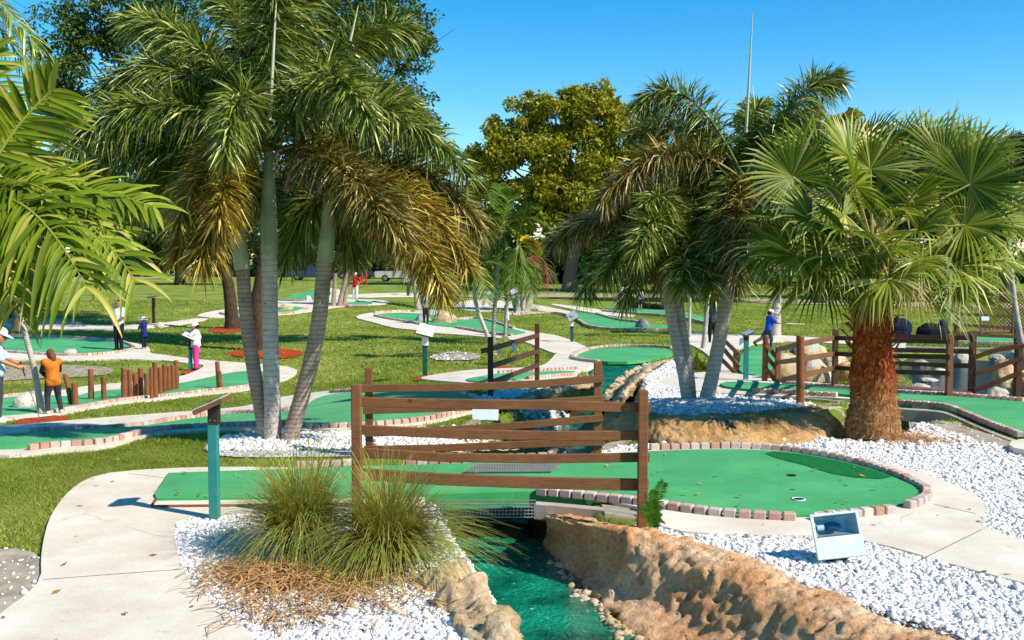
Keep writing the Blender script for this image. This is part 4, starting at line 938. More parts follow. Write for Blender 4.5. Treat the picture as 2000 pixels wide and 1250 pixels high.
# ------------------------------------------------------------------ broad-leaved palm at the left edge, trunk beyond the frame
DL = 9.0
bp = thing('broad_leaf_palm', 'bright yellow green palm with broad drooping leaflets at the left edge', 'palm tree', gpt(-4.95, 9.0))
trunk([gpt(-4.95, 9.0), gpt(-4.95, 9.0) + [0.05, 0, 1.0], P(-70, 470, 9.0), P(-50, 380, 9.0)], [.11, .09, .085, .07], M['palm_trunk'], bp)
CL = P(-45, 400, DL)
def ribbon_frond(p0, p2, lift, mat, parent, n=54, L=.55, w=.05, tilt=None, droop=.35, petiole=.12, ctrl=.5, fwd=42):
    """frond of folded strap leaflets that bend under their own weight"""
    p1 = p0 * (1 - ctrl) + p2 * ctrl + UPV * lift
    t = np.linspace(petiole, 1, n) ** .9; t = np.repeat(t, 2); s = np.tile([1, -1], n); n2 = 2 * n
    b, T = bez(p0, p1, p2, t); T = nrmz(T); ref = UPV if tilt is None else nrmz(np.asarray(tilt, float))
    u = nrmz(np.cross(T, ref)); v = np.cross(u, T); ang = np.radians(fwd - 20 * (1 - t) + rng.normal(0, 7, n2))
    d = nrmz(u * s[:, None] * np.cos(ang)[:, None] + T * (np.sin(ang))[:, None] + v * rng.uniform(-.1, .4, (n2, 1)))
    Ls = L * (.5 + .6 * np.sin(math.pi * np.clip(t * .8 + .12, 0, 1))) * rng.uniform(.8, 1.15, n2); ws = w * rng.uniform(.6, 1.25, n2); dr = droop * rng.uniform(.4, 1.7, n2)
    rows = []; tt = []; base = np.clip(rng.beta(2, 2.4, n2), 0, .8); brown = rng.uniform(size=n2) < .22
    S = np.linspace(0, 1, 7)
    for q in S:
        c = b + d * (Ls * q * (1 - .15 * dr * q))[:, None] - UPV * (Ls * dr * q ** 2)[:, None]
        dt = nrmz(d - UPV * (2 * dr * q)[:, None]); sd = nrmz(np.cross(dt, v)); up = np.cross(sd, dt)
        wp = ws * np.interp(q, [0, .12, .4, .75, 1], [.35, .8, 1, .72, .06]); k = wp * .5
        rows += [c - sd * k[:, None] + up * (wp * .22)[:, None], c, c + sd * k[:, None] + up * (wp * .22)[:, None]]
        tv = base + np.where(brown, max(0, q - .6) * 1.5, 0); tt += [tv, np.clip(tv + .12, 0, 1), tv]
    m = 3 * len(S); V = np.stack(rows, 1).reshape(-1, 3); f = []
    for i in range(len(S) - 1):
        for j in (0, 1): f += [(3 * i + j, 3 * i + j + 1, 3 * i + j + 4), (3 * i + j, 3 * i + j + 4, 3 * i + j + 3)]
    lb = LB(); lb.add(V, (np.array(f)[None] + (np.arange(n2) * m)[:, None, None]).reshape(-1, 3), np.clip(np.stack(tt, 1).ravel(), 0, 1))
    q = np.linspace(0, 1, 18); c, _ = bez(p0, p1, p2, q); lb.tube(c, np.linspace(.022, .005, 18), 6, .82)
    return lb.build('frond', mat, parent)
for (x, y, e, lift, L, w_, tl, dr) in [(300, 405, -.1, .3, .46, .05, (0, -.6, 1), .25), (262, 545, -.5, .75, .5, .052, (.25, -.9, .6), .3), (168, 560, -.9, .62, .55, .06, (.5, -1, .3), .6), (105, 175, .1, .2, .5, .055, (.6, -.8, .1), .15),
        (70, 300, .4, .1, .5, .05, (.3, -.9, .3), .2), (25, 600, -.5, .55, .45, .05, (.6, -1, .2), .5), (-30, 90, .3, .2, .5, .05, (.8, -.6, 0), .2), (215, 455, .7, .55, .48, .045, (0, -.6, 1), .35), (150, 420, -.4, .42, .4, .05, (.1, -.8, .6), .5)]:
    ribbon_frond(CL + rng.normal(0, .03, 3), P(x, y, DL + e), lift, M['broad_leaf'], bp, 34, L, w_, tl, dr)
# feathery palm above it, only its frond tips reach into the frame
fp2 = thing('feather_palm', 'palm at the top left corner, only its grey green drooping frond tips showing', 'palm tree', gpt(-7.6, 12.2))
trunk([gpt(-7.6, 12.2), gpt(-7.6, 12.2) + [0, 0, 3], P(-260, -40, 12.2)], [.13, .11, .1], M['palm_trunk'], fp2)
c0 = P(-260, -40, 12.2)
for (x, y, e, lift) in [(60, 140, 0, .9), (30, 60, .5, .9), (70, 90, -.4, 1.0), (-40, 200, -.8, .9), (-60, -200, .2, .4), (-480, 100, 0, .8), (-420, -200, 0, .4)]:
    ribbon_frond(c0, P(x, y, 12.2 + e), lift, M['fox'], fp2, 60, .5, .035, None, .5)
# ------------------------------------------------------------------ slender palms
def slender(label, pts, r, d=None, crown=(), mat='adonidia', shaft=True, name='slender_palm', L=.5, w=.045, tm='thin_trunk', group=None, n=34):
    base = at(*pts[0]) if d is None else P(*pts[0], d); d = base[1]
    t = thing(name, label, 'palm tree', base, group)
    l = [base - [0, 0, .05]] + px_line(pts[1:], d)
    trunk(l, [r * 1.4, r, r * .95, r * .8], M[tm], t, n=9, per=16)
    for (x, y, e, lift) in crown:
        feather_frond(l[-1] + rng.normal(0, .03, 3), P(x, y, d + e), lift, M[mat], t, n, L, w, None, .35)
    return t
slender('thin pale palm trunk leaning left beside the girl in the orange vest', [(82, 808), (68, 720), (48, 650), (33, 585), (22, 500)], .055, None,
        [(-60, 560, -.2, .8), (90, 540, .3, .8), (-20, 640, -.6, .8), (60, 610, -.5, .7), (-70, 480, .4, .5), (80, 460, .2, .5), (20, 420, 0, .2)], 'fox_brown', L=.5)
S1 = [(1000, 372, -.5, .5), (955, 380, .2, .35), (1050, 405, .4, .6), (925, 440, -.3, .8), (1080, 450, -.5, 1.0), (940, 560, -.6, 1.1), (1060, 560, .4, 1.2), (1000, 560, -1, .8), (905, 500, .6, .8), (1040, 500, -1.2, .8), (975, 360, .6, .2)]
slender('leftmost thin trunk of the young green palms behind the dark bridge rail', [(966, 692), (950, 650), (934, 610), (925, 575), (930, 520)], .07, None, [(870, 560, 0, .9), (950, 590, -.5, .6), (900, 600, .4, .8), (1000, 540, .4, .6), (940, 440, 0, .3)], L=.55, group='young palms behind the bridge rail')
slender('middle trunk of the young green palms behind the dark bridge rail, tallest crown', [(963, 668), (965, 620), (969, 570), (974, 500), (980, 450)], .075, None, S1, L=.75, w=.06, n=40, group='young palms behind the bridge rail')
slender('young palm with yellow dying fronds and red stalks behind the dark bridge rail', [(986, 672), (988, 620), (992, 570), (1000, 510), (1012, 480)], .065, None, [(1080, 560, 0, 1.0), (1040, 600, -.6, .8), (960, 600, -.4, .9), (1090, 480, .4, .7), (1000, 590, -1, .6), (1030, 400, .4, .3)], L=.6, group='young palms behind the bridge rail')
ys = [o for o in COL.objects if o.name.startswith('slender_palm')][-1]
dY = at(986, 672)[1]
for (x, y, e) in [(1048, 515, .5), (1062, 490, .8), (1035, 480, .7)]:
    feather_frond(P(1015, 470, dY), P(x, y, dY + e), .5, M['yellow_leaf'], ys, 30, .5, .05, None, .5)
lb = LB()
for k in range(16):
    a = P(1028, 505, dY - .6); e = P(1075 + rng.normal(0, 9), 560 + rng.normal(0, 14), dY - .6 + rng.normal(0, .2)); tt = np.linspace(0, 1, 8)
    c, _ = bez(a, P(1075, 500 + rng.normal(0, 10), dY - .6), e, tt); lb.tube(c, np.linspace(.012, .006, 8), 4, .5)
lb.build('flower_stalk', M['flower'], ys)
for i, (pp, r) in enumerate([([(1012, 606), (1003, 580), (998, 562), (992, 530)], .2), ([(1023, 606), (1022, 580), (1020, 560), (1020, 520)], .2), ([(1028, 606), (1036, 580), (1040, 560), (1048, 520)], .22)]):
    x, y = pp[-1]
    slender(['left', 'middle', 'right'][i] + ' pale stem of the far three stemmed palm on a white gravel ring', pp, r, None, [(x - 40, y + 40, 0, 1.2), (x + 40, y + 40, 0, 1.2), (x - 10, y + 50, -1, 1.0), (x + 20, y - 40, 0, .5), (x - 30, y - 25, 0, .8)], L=1.0, w=.1, group='far three stemmed palm', n=24)
for i, (pp, r) in enumerate([([(817, 603), (813, 580), (810, 555), (808, 500)], .16), ([(825, 603), (827, 580), (829, 555), (832, 500)], .16)]):
    x, y = pp[-1]
    slender(['left', 'right'][i] + ' one of two pale palm stems rising from gravel behind the golden fronds', pp, r, None, [(x - 40, y + 40, 0, 1.2), (x + 40, y + 40, 0, 1.2), (x, y - 30, 0, .4)], L=1.0, w=.1, n=24)
for i, pp in enumerate([[(651, 598), (652, 575), (655, 545), (660, 480)], [(662, 598), (668, 570), (676, 545), (690, 480)], [(671, 597), (674, 580), (678, 560), (682, 500)]]):
    x, y = pp[-1]
    slender(['leftmost', 'middle', 'rightmost'][i] + ' bare brownish stem of the stem group next to the player in red', pp, .13, None, [(x - 30, y + 30, 0, 1.0), (x + 30, y + 40, 0, 1.0)], L=.9, w=.09, tm='palm_trunk_brown', n=20, group='stems beside the red shirted player')
slender('thin white palm stem just left of the man in the navy shirt', [(1374, 682), (1378, 640), (1382, 590), (1386, 520)], .085, None, [(1340, 560, 0, 1.0), (1430, 560, 0, 1.0), (1390, 480, 0, .5)], L=.6)
slender('thin pale palm stem between the twin foxtail trunks and the bromeliad', [(1347, 660), (1347, 620), (1348, 580), (1350, 520)], .06, None, [(1250, 560, 0, .8), (1300, 590, -.5, .8), (1400, 560, 0, 1.0), (1350, 470, 0, .4)], 'broad_leaf', L=.6)
t = slender('thick grey palm trunk behind the boy in blue', [(1514, 657), (1516, 620), (1517, 580), (1518, 540), (1520, 450)], .2, None, [(1450, 520, 0, 1.5), (1590, 500, .5, 1.5), (1560, 560, -1, 1.5), (1470, 560, -1, 1.2), (1520, 380, 0, .5), (1440, 430, 0, 1), (1600, 430, 0, 1)], 'fox', L=1.0, w=.08, tm='palm_trunk', name='grey_trunk_palm')
slender('smooth white palm pole leaning left at the right edge by the dark rail', [(2003, 706), (1993, 660), (1984, 610), (1977, 560), (1970, 480)], .085, None, [(2060, 420, 0, .8), (1900, 420, .5, 1.0), (1940, 560, 1, 1.0), (2030, 560, 1, .8), (1980, 360, 1, .5)], 'fox', L=.8)

# ------------------------------------------------------------------ broad-leaved trees
def leafcloud(clumps, d, size, n, elong=1.7, up=.35, hollow=.45):
    """leaves through ellipsoidal clumps given as (px, py, radius px, depth offset)"""
    lb = LB()
    cl = [(P(c[0], c[1], d + (c[3] if len(c) > 3 else 0)), c[2] / F * d) for c in clumps]
    wts = np.array([r ** 2 for _, r in cl]); wts /= wts.sum()
    for (c, R), wt in zip(cl, wts):
        # sub-clumps give the crown its light and dark masses and gaps
        k = max(6, int(26 * (R / (60 / F * d)) ** 1.2)); k = min(k, 60)
        u = nrmz(rng.normal(0, 1, (k, 3))); rr = R * rng.uniform(hollow, 1, k) ** .6
        sc_ = c + u * rr[:, None] * np.array([1, .9, .85]); sr = R * rng.uniform(.16, .34, k)
        m = int(n * wt); j = rng.integers(0, k, m)
        q = nrmz(rng.normal(0, 1, (m, 3))) * (sr[j] * rng.uniform(.35, 1.08, m) ** .7)[:, None] * np.array([1.15, 1.15, .75])
        b = sc_[j] + q
        dr = nrmz(q / (sr[j][:, None]) * .6 + rng.normal(0, .7, (m, 3)) + [0, 0, -.15])
        nr = nrmz(UPV * up + rng.normal(0, .6, (m, 3)) + nrmz(q) * .4)
        sd = nrmz(np.cross(dr, nr)); L = size * rng.uniform(.6, 1.3, m); W_ = L / elong
        h = b + dr * (L * .5)[:, None] + nrmz(np.cross(sd, dr)) * (L * .1)[:, None]; e = b + dr * L[:, None] - UPV * (L * .12)[:, None]
        V = np.stack([b, h - sd * (W_ / 2)[:, None], e, h + sd * (W_ / 2)[:, None]], 1).reshape(-1, 3)
        Fc = (np.array([(0, 1, 2), (0, 2, 3)])[None] + (np.arange(m) * 4)[:, None, None]).reshape(-1, 3)
        tk = rng.beta(2, 2, k); lb.add(V, Fc, np.repeat(np.clip(tk[j] * .55 + rng.uniform(0, .5, m), 0, 1), 4))
    return lb
def tree(name, label, base, stem, rad, clumps, leaf, size, n, bark='bark', group=None, d=None, elong=1.7, limbs=True, cat='tree'):
    b = at(*base) if d is None else P(*base, d); d = b[1]
    t = thing(name, label, cat, b, group)
    if stem:
        l = [b - [0, 0, .15]] + px_line(stem, d)
        trunk(l, [rad * 1.5, rad, rad * .9, rad * .7], M[bark], t, n=12, wob=.05, per=14)
        if limbs:
            mb = MB(); top = l[-1]
            for c in clumps:
                e = P(c[0], c[1], d + (c[3] if len(c) > 3 else 0)); mid = top * .5 + e * .5 + rng.normal(0, .06, 3) * np.linalg.norm(e - top) + [0, 0, -.05 * d * .1]
                tt = np.linspace(0, 1, 7); q, _ = bez(top, mid, e, tt); r0 = rad * .42
                mb.tube(q, np.linspace(r0, r0 * .18, 7), 6, wob=.08)
                for k in range(4):
                    s_ = q[rng.integers(3, 7)]; e2 = e + rng.normal(0, .5, 3) * c[2] / F * d
                    mb.tube([s_, (s_ + e2) / 2 + rng.normal(0, .03, 3) * d * .1, e2], [r0 * .25, r0 * .16, r0 * .06], 5)
            mb.build('limb', M[bark], t, True)
    leafcloud(clumps, d, size, n, elong).build('crown', M[leaf], t)
    return t
tree('large_shade_tree', 'tall dark shade tree standing in the red mulch ring behind the triple palm', (508, 684), [(506, 650), (500, 600), (508, 560), (520, 470)], .27,
     [(560, -40, 150), (700, 10, 120), (770, 40, 80), (810, 100, 55), (690, 120, 110, 1), (610, 80, 130, 2), (825, 90, 32), (770, 230, 90, 2), (650, 300, 120, 2), (510, 340, 120, 2), (400, 440, 80, 2), (560, 450, 90, 3), (700, 430, 110, 2), (800, 380, 80, 3), (840, 300, 60, 2), (850, 470, 60, 3), (660, 490, 50, 4), (440, 480, 60, 2)], 'tree_dark', .15, 62000)
tree('large_shade_tree', 'spreading shade tree with gaps of sky, its dark trunk left of the triple palm', (455, 642), [(452, 610), (448, 570), (444, 545), (425, 480)], .3,
     [(120, 60, 70), (190, 20, 80), (280, 20, 100), (100, 150, 45), (180, 130, 75), (300, 90, 90), (210, 230, 70), (330, 210, 110), (150, 270, 45), (250, 330, 95), (380, 320, 110), (420, 40, 110), (330, 420, 80), (230, 400, 60), (170, 330, 50), (130, 210, 40), (420, 180, 100)], 'tree_dark', .2, 46000)
tree('umbrella_shaped_tree', 'rounded olive yellow tree in the distance with a pale forked trunk', (1113, 569), [(1114, 540), (1119, 500), (1130, 470), (1120, 420)], .6,
     [(1150, 225, 62), (1085, 225, 60), (1015, 250, 58), (965, 300, 52), (1215, 262, 66), (1268, 290, 48), (1030, 320, 80), (1125, 310, 86), (1210, 340, 80), (952, 360, 40), (1000, 395, 66), (1100, 395, 80), (1190, 420, 76), (1275, 370, 56), (1050, 195, 30), (1165, 190, 34), (935, 320, 26), (1120, 190, 26), (960, 430, 40), (1060, 440, 50)], 'tree_olive', .38, 84000, 'bark_pale')
tree('shade_tree', 'wide dark tree closing the gap behind the gravel island palms', (1385, 572), [(1385, 540), (1390, 500), (1395, 450)], .4, [(1330, 370, 70), (1420, 380, 80), (1500, 420, 80), (1290, 430, 60), (1370, 460, 70), (1450, 330, 50)], 'tree_dark', .4, 22000)
tree('shade_tree', 'dark trunked tree beside the red ring at the far edge of the lawn', (352, 556), [(352, 540), (352, 520), (352, 490)], .5, [(340, 450, 70), (280, 470, 50), (410, 470, 60), (360, 490, 45), (300, 500, 36), (440, 500, 40)], 'tree_dark', .4, 14000)
tree('shade_tree', 'dark tree with a thick grey trunk at the far left behind the thin palm', (45, 644), [(44, 620), (40, 590), (34, 550)], .42, [(20, 480, 60), (-60, 440, 80), (90, 500, 40), (40, 520, 40)], 'tree_dark', .25, 9000, 'bark_pale')
tree('yellowing_tree', 'yellow green tree crown showing between the leaning foxtail palm and the fan palm', (1600, 592), [(1600, 560), (1605, 480), (1600, 400)], .35, [(1600, 245, 44), (1660, 252, 44), (1550, 265, 50), (1500, 310, 70), (1640, 330, 80), (1560, 380, 90), (1690, 300, 50), (1480, 230, 40)], 'tree_yellow', .35, 22000)
tree('feathery_pine', 'grey brown feathery pine behind the fan palm at the upper right', (1850, 585), [(1850, 540), (1850, 450), (1850, 380)], .4, [(1840, 300, 50), (1790, 300, 40), (1880, 330, 60), (1830, 380, 70), (1770, 350, 60)], 'tree_grey', .5, 16000, elong=9)
tree('feathery_pine', 'bare looking grey feathery pine at the right edge above the lattice screen', (1960, 590), [(1960, 540), (1960, 450), (1960, 380)], .4, [(1960, 310, 60), (2010, 320, 60), (1930, 350, 50), (1980, 400, 80)], 'tree_grey', .5, 16000, elong=9)
BGT = [(-30, 420, 90, 'tree_mid'), (70, 450, 60, 'tree_mid'), (160, 450, 75, 'tree_dark'), (240, 480, 65, 'bank_leaf'), (500, 440, 85, 'tree_dark'), (600, 440, 85, 'tree_mid'), (690, 440, 80, 'tree_dark'), (780, 430, 85, 'tree_dark'), (860, 430, 75, 'tree_mid'), (930, 450, 70, 'tree_dark'),
       (1010, 470, 65, 'bank_leaf'), (1075, 500, 60, 'bank_leaf'), (1135, 505, 55, 'bank_leaf'), (1180, 480, 70, 'bank_leaf'), (1225, 500, 60, 'bank_leaf'), (1260, 450, 80, 'bank_leaf'), (1340, 410, 95, 'tree_dark'), (1420, 430, 95, 'bank_leaf'), (1500, 400, 100, 'tree_dark'), (1590, 440, 95, 'bank_leaf'), (1680, 420, 100, 'tree_dark'), (1780, 410, 100, 'tree_dark'), (1870, 410, 100, 'bank_leaf'), (1960, 400, 110, 'tree_mid'), (2050, 390, 110, 'tree_mid')]
where = ['at the far left edge', 'beside the parked cars at far left', 'beyond the left lawn road', 'left of the red ring', 'behind the triple palm trunks', 'above the blue truck', 'above the red stand', 'above the white truck', 'right of the white truck', 'behind the golden fronds', 'behind the young palms',
         'left of the forked trunk', 'around the forked trunk foot', 'right of the forked trunk', 'between the forked trunk and the log palisade', 'behind the two players at the palisade', 'behind the gravel island palms', 'behind the leaning foxtail trunk', 'above the boy in blue', 'left of the fan palm', 'right behind the fan palm trunk', 'behind the hanging fan leaves', 'left of the lattice screen', 'behind the lattice screen', 'past the right edge']
for (x, y, r, lf), wh in zip(BGT, where):
    bd = 118 if x > 880 else 132
    cl = [(x + rng.normal(0, r * .35), y + rng.normal(0, r * .25), r * rng.uniform(.6, .9), rng.uniform(-3, 6)) for _ in range(3)]
    cl += [(x + dx * r * .6, 532 + rng.uniform(-12, 4), r * .42, rng.uniform(-4, 2)) for dx in (-1.1, -.4, .4, 1.1)]
    gy_ = gpt(*(P(x, 540, bd)[:2]))
    t = thing('background_tree', ('dark' if lf != 'tree_mid' else 'mid green') + ' bushy tree of the background belt ' + wh, 'tree', gy_, 'background tree belt')
    tp = P(x, y, bd); trunk([gy_ - [0, 0, .2], (gy_ + tp) / 2, tp], [.4, .3, .15], M['bark'], t, n=8, per=8)
    leafcloud(cl, bd, .5, 9500, 1.5).build('crown', M[lf], t)
# ------------------------------------------------------------------ fountain grass, fern, bromeliad, straw
def tuft(label, bx, by, n, H, spread, bias, tintbias=0.0):
    c = at(bx, by); t = thing('fountain_grass', label, 'ornamental grass', c, 'fountain grass clumps')
    a = rng.uniform(0, 2 * math.pi, n); k = rng.uniform(.05, 1, n) ** .55
    out = np.stack([np.cos(a), np.sin(a), np.zeros(n)], 1) + np.array(bias)[None] * .55
    b = c + np.stack([np.cos(a), np.sin(a), np.zeros(n)], 1) * (rng.uniform(0, .15, n))[:, None]
    L = H * rng.uniform(.55, 1.12, n)
    rows = []; S = 7; side = nrmz(np.cross(out, UPV)); wig = rng.normal(0, .16, n)
    for s in np.linspace(0, 1, S):
        h = L * (s * (1 - .25 * k) - s ** 2.2 * .74 * k ** 1.1); o = L * spread * k * s ** 1.35
        p = b + out * o[:, None] + side * (wig * s ** 2 * L)[:, None] + UPV * np.maximum(h, .015 - (b[:, 2] - c[2]))[:, None]
        w = .0065 * (1 - s * .85) * rng.uniform(.9, 1.1, n)
        rows += [p - side * w[:, None], p + side * w[:, None]]
    V = np.stack(rows, 1).reshape(-1, 3)
    f = []
    for i in range(S - 1): f += [(2 * i, 2 * i + 1, 2 * i + 3), (2 * i, 2 * i + 3, 2 * i + 2)]
    Fc = (np.array(f)[None] + (np.arange(n) * 2 * S)[:, None, None]).reshape(-1, 3)
    base = rng.beta(1.6, 1.6, n); T = np.stack([np.clip(base * .5 - .1 + s * .62 + tintbias, 0, 1) for s in np.linspace(0, 1, S) for _ in (0, 1)], 1).ravel()
    mesh('blades', V, Fc, M['orn_grass'], t, attr=T); return t
tuft('left clump of fountain grass on white gravel, taller and more upright', 592, 1082, 2000, 1.25, .6, (-.3, .0, 0))
tuft('right clump of fountain grass arching over the stream edge', 758, 1100, 2200, 1.14, .72, (.25, -.3, 0))
def straws(c, sx, sy, n, name, zz=.03):
    p = c[None, :2] + rng.normal(0, 1, (n, 2)) * [sx, sy]; p = p[~inchan(p[:, 0], p[:, 1], .05)]
    for w_ in PATHS + GREENS: p = p[~pip(p[:, 0], p[:, 1], w_)]
    n = len(p)
    a = rng.uniform(0, 2 * math.pi, n); L = rng.uniform(.12, .4, n); d = np.stack([np.cos(a), np.sin(a), np.zeros(n)], 1); sd = np.stack([-np.sin(a), np.cos(a), np.zeros(n)], 1)
    z = gz_carved(p[:, 0], p[:, 1]) + zz + rng.uniform(0, .05, n); b = np.column_stack([p, z]); cu = rng.normal(0, .08, n)
    rows = []
    for s in np.linspace(0, 1, 4):
        q = b + d * (L * s)[:, None] + sd * (cu * (s - .5) ** 2 * 4)[:, None] + UPV * (.035 * math.sin(math.pi * s)); w = .0045
        rows += [q - sd * w, q + sd * w]
    V = np.stack(rows, 1).reshape(-1, 3); f = []
    for i in range(3): f += [(2 * i, 2 * i + 1, 2 * i + 3), (2 * i, 2 * i + 3, 2 * i + 2)]
    o = mesh(name, V, (np.array(f)[None] + (np.arange(n) * 8)[:, None, None]).reshape(-1, 3), M['straw'], attr=np.repeat(rng.uniform(0, 1, n), 8)); tag(o, kind='stuff')
straws(at(600, 1132), .36, .2, 1050, 'dry_straw')
straws(at(640, 1180), .4, .2, 260, 'dry_straw')
straws(at(520, 1215), .2, .1, 60, 'dry_straw')
straws(at(1770, 862), .25, .15, 260, 'dry_straw', .015)
fr = thing('fern', 'small green fern growing at the foot of the near right railing post', 'fern', at(1268, 1034))
cf = at(1268, 1034)
for (x, y, l) in [(1296, 942, .12), (1285, 985, .1), (1262, 985, .08), (1290, 1010, .06), (1278, 960, .1)]:
    feather_frond(cf, P(x, y, cf[1] - .02), l, M['fern'], fr, 26, .09, .012, (0, -1, .3), .2, .15)
br = thing('bromeliad', 'red and green bromeliad clump between the gravel island palms', 'plant', at(1362, 722))
cb = at(1362, 722); lb = LB(); n = 90
a = rng.uniform(0, 2 * math.pi, n); el = rng.uniform(.25, 1.4, n); d = np.stack([np.cos(a) * np.cos(el), np.sin(a) * np.cos(el), np.sin(el)], 1)
off = rng.normal(0, .14, (n, 3)) * [1, 1, 0]
lb.add(*leaflets(cb + off, d, rng.uniform(.35, .75, n), rng.uniform(.05, .08, n), rng.uniform(.1, .4, n), nrmz(np.cross(d, UPV + .1)), rng.uniform(0, 1, n))); lb.build('leaf_rosette', M['bromeliad'], br)
sp = thing('small_palm_seedling', 'bright yellow green seedling palm beside the dark angled bridge rail', 'plant', at(990, 712))
cs = at(990, 712)
for (x, y, l) in [(960, 690, .3), (1010, 670, .3), (985, 660, .2), (1018, 700, .3), (968, 672, .3)]:
    feather_frond(cs, P(x, y, cs[1] + rng.normal(0, .2)), l, M['broad_leaf'], sp, 14, .25, .03, None, .2)
# ------------------------------------------------------------------ rocks
from mathutils import noise as mn
def fbm(p, s, o=4):
    v = 0; a = 1
    for k in range(o):
        v += a * mn.noise(Vector(p) * s * 2 ** k + Vector((k * 3.1, 7, k))); a *= .5
    return v
def loft(name, label, rows, mat, nu=150, nv=46, amp=.07, cat='rock bank', sc=1.6, group=None, lump=.0):
    R = []
    for r in rows:
        r = np.asarray(r, float); s = np.concatenate([[0], np.cumsum(np.linalg.norm(np.diff(r, axis=0), axis=1))]); s /= s[-1]
        c = chaikin(r, 2, False); s = np.concatenate([[0], np.cumsum(np.linalg.norm(np.diff(c, axis=0), axis=1))]); s /= s[-1]
        t = np.linspace(0, 1, nu); R.append(np.stack([np.interp(t, s, c[:, k]) for k in range(3)], 1))
    R = np.array(R)
    t = np.linspace(0, len(R) - 1, nv); i = np.clip(t.astype(int), 0, len(R) - 2); f = (t - i)[:, None, None]
    g = lambda k: R[np.clip(k, 0, len(R) - 1)]
    a, b, c, d = g(i - 1), g(i), g(i + 1), g(i + 2)
    G = .5 * (2 * b + (c - a) * f + (2 * a - 5 * b + 4 * c - d) * f ** 2 + (3 * b - a - 3 * c + d) * f ** 3)
    du = np.gradient(G, axis=1); dv = np.gradient(G, axis=0); nr = nrmz(np.cross(du, dv)); nr *= np.sign(nr[..., 2:].mean() + 1e-9)
    e = np.minimum(1, np.minimum(np.arange(nu), np.arange(nu)[::-1]) / 6.0)[None, :]
    D = np.zeros((nv, nu))
    for j in range(nv):
        for k in range(nu):
            p = G[j, k]; n1 = fbm(p, sc, 5)
            rid = 1 - abs(mn.noise(Vector(p) * sc * 2.6 + Vector((5, 1, 2))))
            st = mn.noise(Vector((p[0] * 14, p[1] * 14, p[2] * 3.5)))
            D[j, k] = n1 * amp + (rid - .8) * amp * .9 + lump * max(0, mn.noise(Vector(p) * 5.5)) ** 2 + st * .02 - max(0, mn.noise(Vector(p) * 10.5) - .3) * .08
    G = G + nr * (D * e)[..., None]
    idx = np.arange(nu * nv).reshape(nv, nu)
    q = np.stack([idx[:-1, :-1], idx[:-1, 1:], idx[1:, 1:], idx[1:, :-1]], -1).reshape(-1, 4)
    if nr[..., 2].mean() < 0: q = q[:, ::-1].copy()
    c0 = G.reshape(-1, 3).mean(0)
    o = mesh(name, G.reshape(-1, 3), q, M[mat], smooth=True); tag(o, label, cat, group); return o
Z_ = lambda l, z: [atz(x, y, z) for x, y in l]
A_ = lambda l, off: [at(x, y, off) for x, y in l]
nb = loft('rock_bank', 'long orange sculpted rock bank along the right side of the near stream', [
    Z_([(1050, 1085), (1078, 1118), (1112, 1158), (1146, 1200), (1190, 1246), (1244, 1290), (1310, 1340), (1400, 1410)], -.85),
    Z_([(1056, 1066), (1088, 1098), (1122, 1136), (1156, 1176), (1200, 1220), (1254, 1262), (1320, 1310), (1410, 1380)], -.49),
    Z_([(1066, 1046), (1118, 1078), (1166, 1114), (1220, 1150), (1290, 1190), (1372, 1235), (1470, 1290), (1600, 1370)], -.33),
    Z_([(1068, 1026), (1140, 1056), (1204, 1086), (1280, 1120), (1366, 1156), (1462, 1202), (1572, 1254), (1710, 1326)], -.14),
    Z_([(1066, 1014), (1160, 1038), (1245, 1060), (1340, 1096), (1432, 1132), (1534, 1176), (1642, 1226), (1790, 1300)], .0),
    Z_([(1066, 1008), (1175, 1028), (1280, 1042), (1385, 1074), (1480, 1108), (1585, 1150), (1690, 1196), (1850, 1270)], .06),
    Z_([(1070, 1004), (1190, 1020), (1300, 1036), (1405, 1066), (1505, 1100), (1605, 1142), (1715, 1188), (1880, 1260)], -.04),
    Z_([(1075, 1000), (1200, 1014), (1310, 1030), (1415, 1060), (1515, 1094), (1615, 1136), (1725, 1182), (1890, 1254)], -.2)], 'orange_rock', 420, 120, .04, lump=.07, sc=1.6)
lb_ = loft('rock_ledge', 'pale pitted rock ledge sloping into the near stream below the fountain grass', [
    Z_([(790, 1130), (815, 1190), (850, 1245), (890, 1320)], -.3),
    Z_([(812, 1128), (840, 1185), (880, 1235), (925, 1310)], .0),
    Z_([(850, 1112), (890, 1142), (935, 1190), (990, 1265)], .1),
    Z_([(880, 1112), (915, 1142), (960, 1186), (1020, 1260)], .02),
    Z_([(900, 1130), (938, 1170), (978, 1215), (1030, 1280)], -.22),
    Z_([(905, 1145), (945, 1185), (990, 1235), (1045, 1300)], -.6)], 'beige_rock', 200, 80, .08, sc=3.0, lump=.2)
loft('rock_bank', 'rough brown rock face below the gravel island, a scrawl on its shaded side', [
    A_([(1165, 852), (1230, 864), (1290, 872), (1400, 882), (1500, 886), (1570, 880), (1632, 856), (1655, 835)], -.1),
    A_([(1170, 845), (1235, 858), (1290, 866), (1400, 876), (1500, 880), (1568, 873), (1625, 850), (1648, 830)], .0),
    Z_([(1176, 825), (1240, 838), (1290, 845), (1400, 852), (1500, 850), (1570, 845), (1618, 832), (1640, 822)], .13),
    Z_([(1182, 806), (1245, 816), (1290, 820), (1400, 828), (1490, 820), (1560, 806), (1598, 806), (1628, 812)], .25),
    Z_([(1195, 800), (1250, 808), (1290, 812), (1400, 819), (1480, 811), (1550, 797), (1592, 797), (1622, 806)], .24),
    Z_([(1205, 796), (1258, 803), (1295, 806), (1400, 812), (1475, 805), (1545, 792), (1586, 792), (1618, 800)], .1)], 'sand_rock', 220, 50, .06, lump=.06)
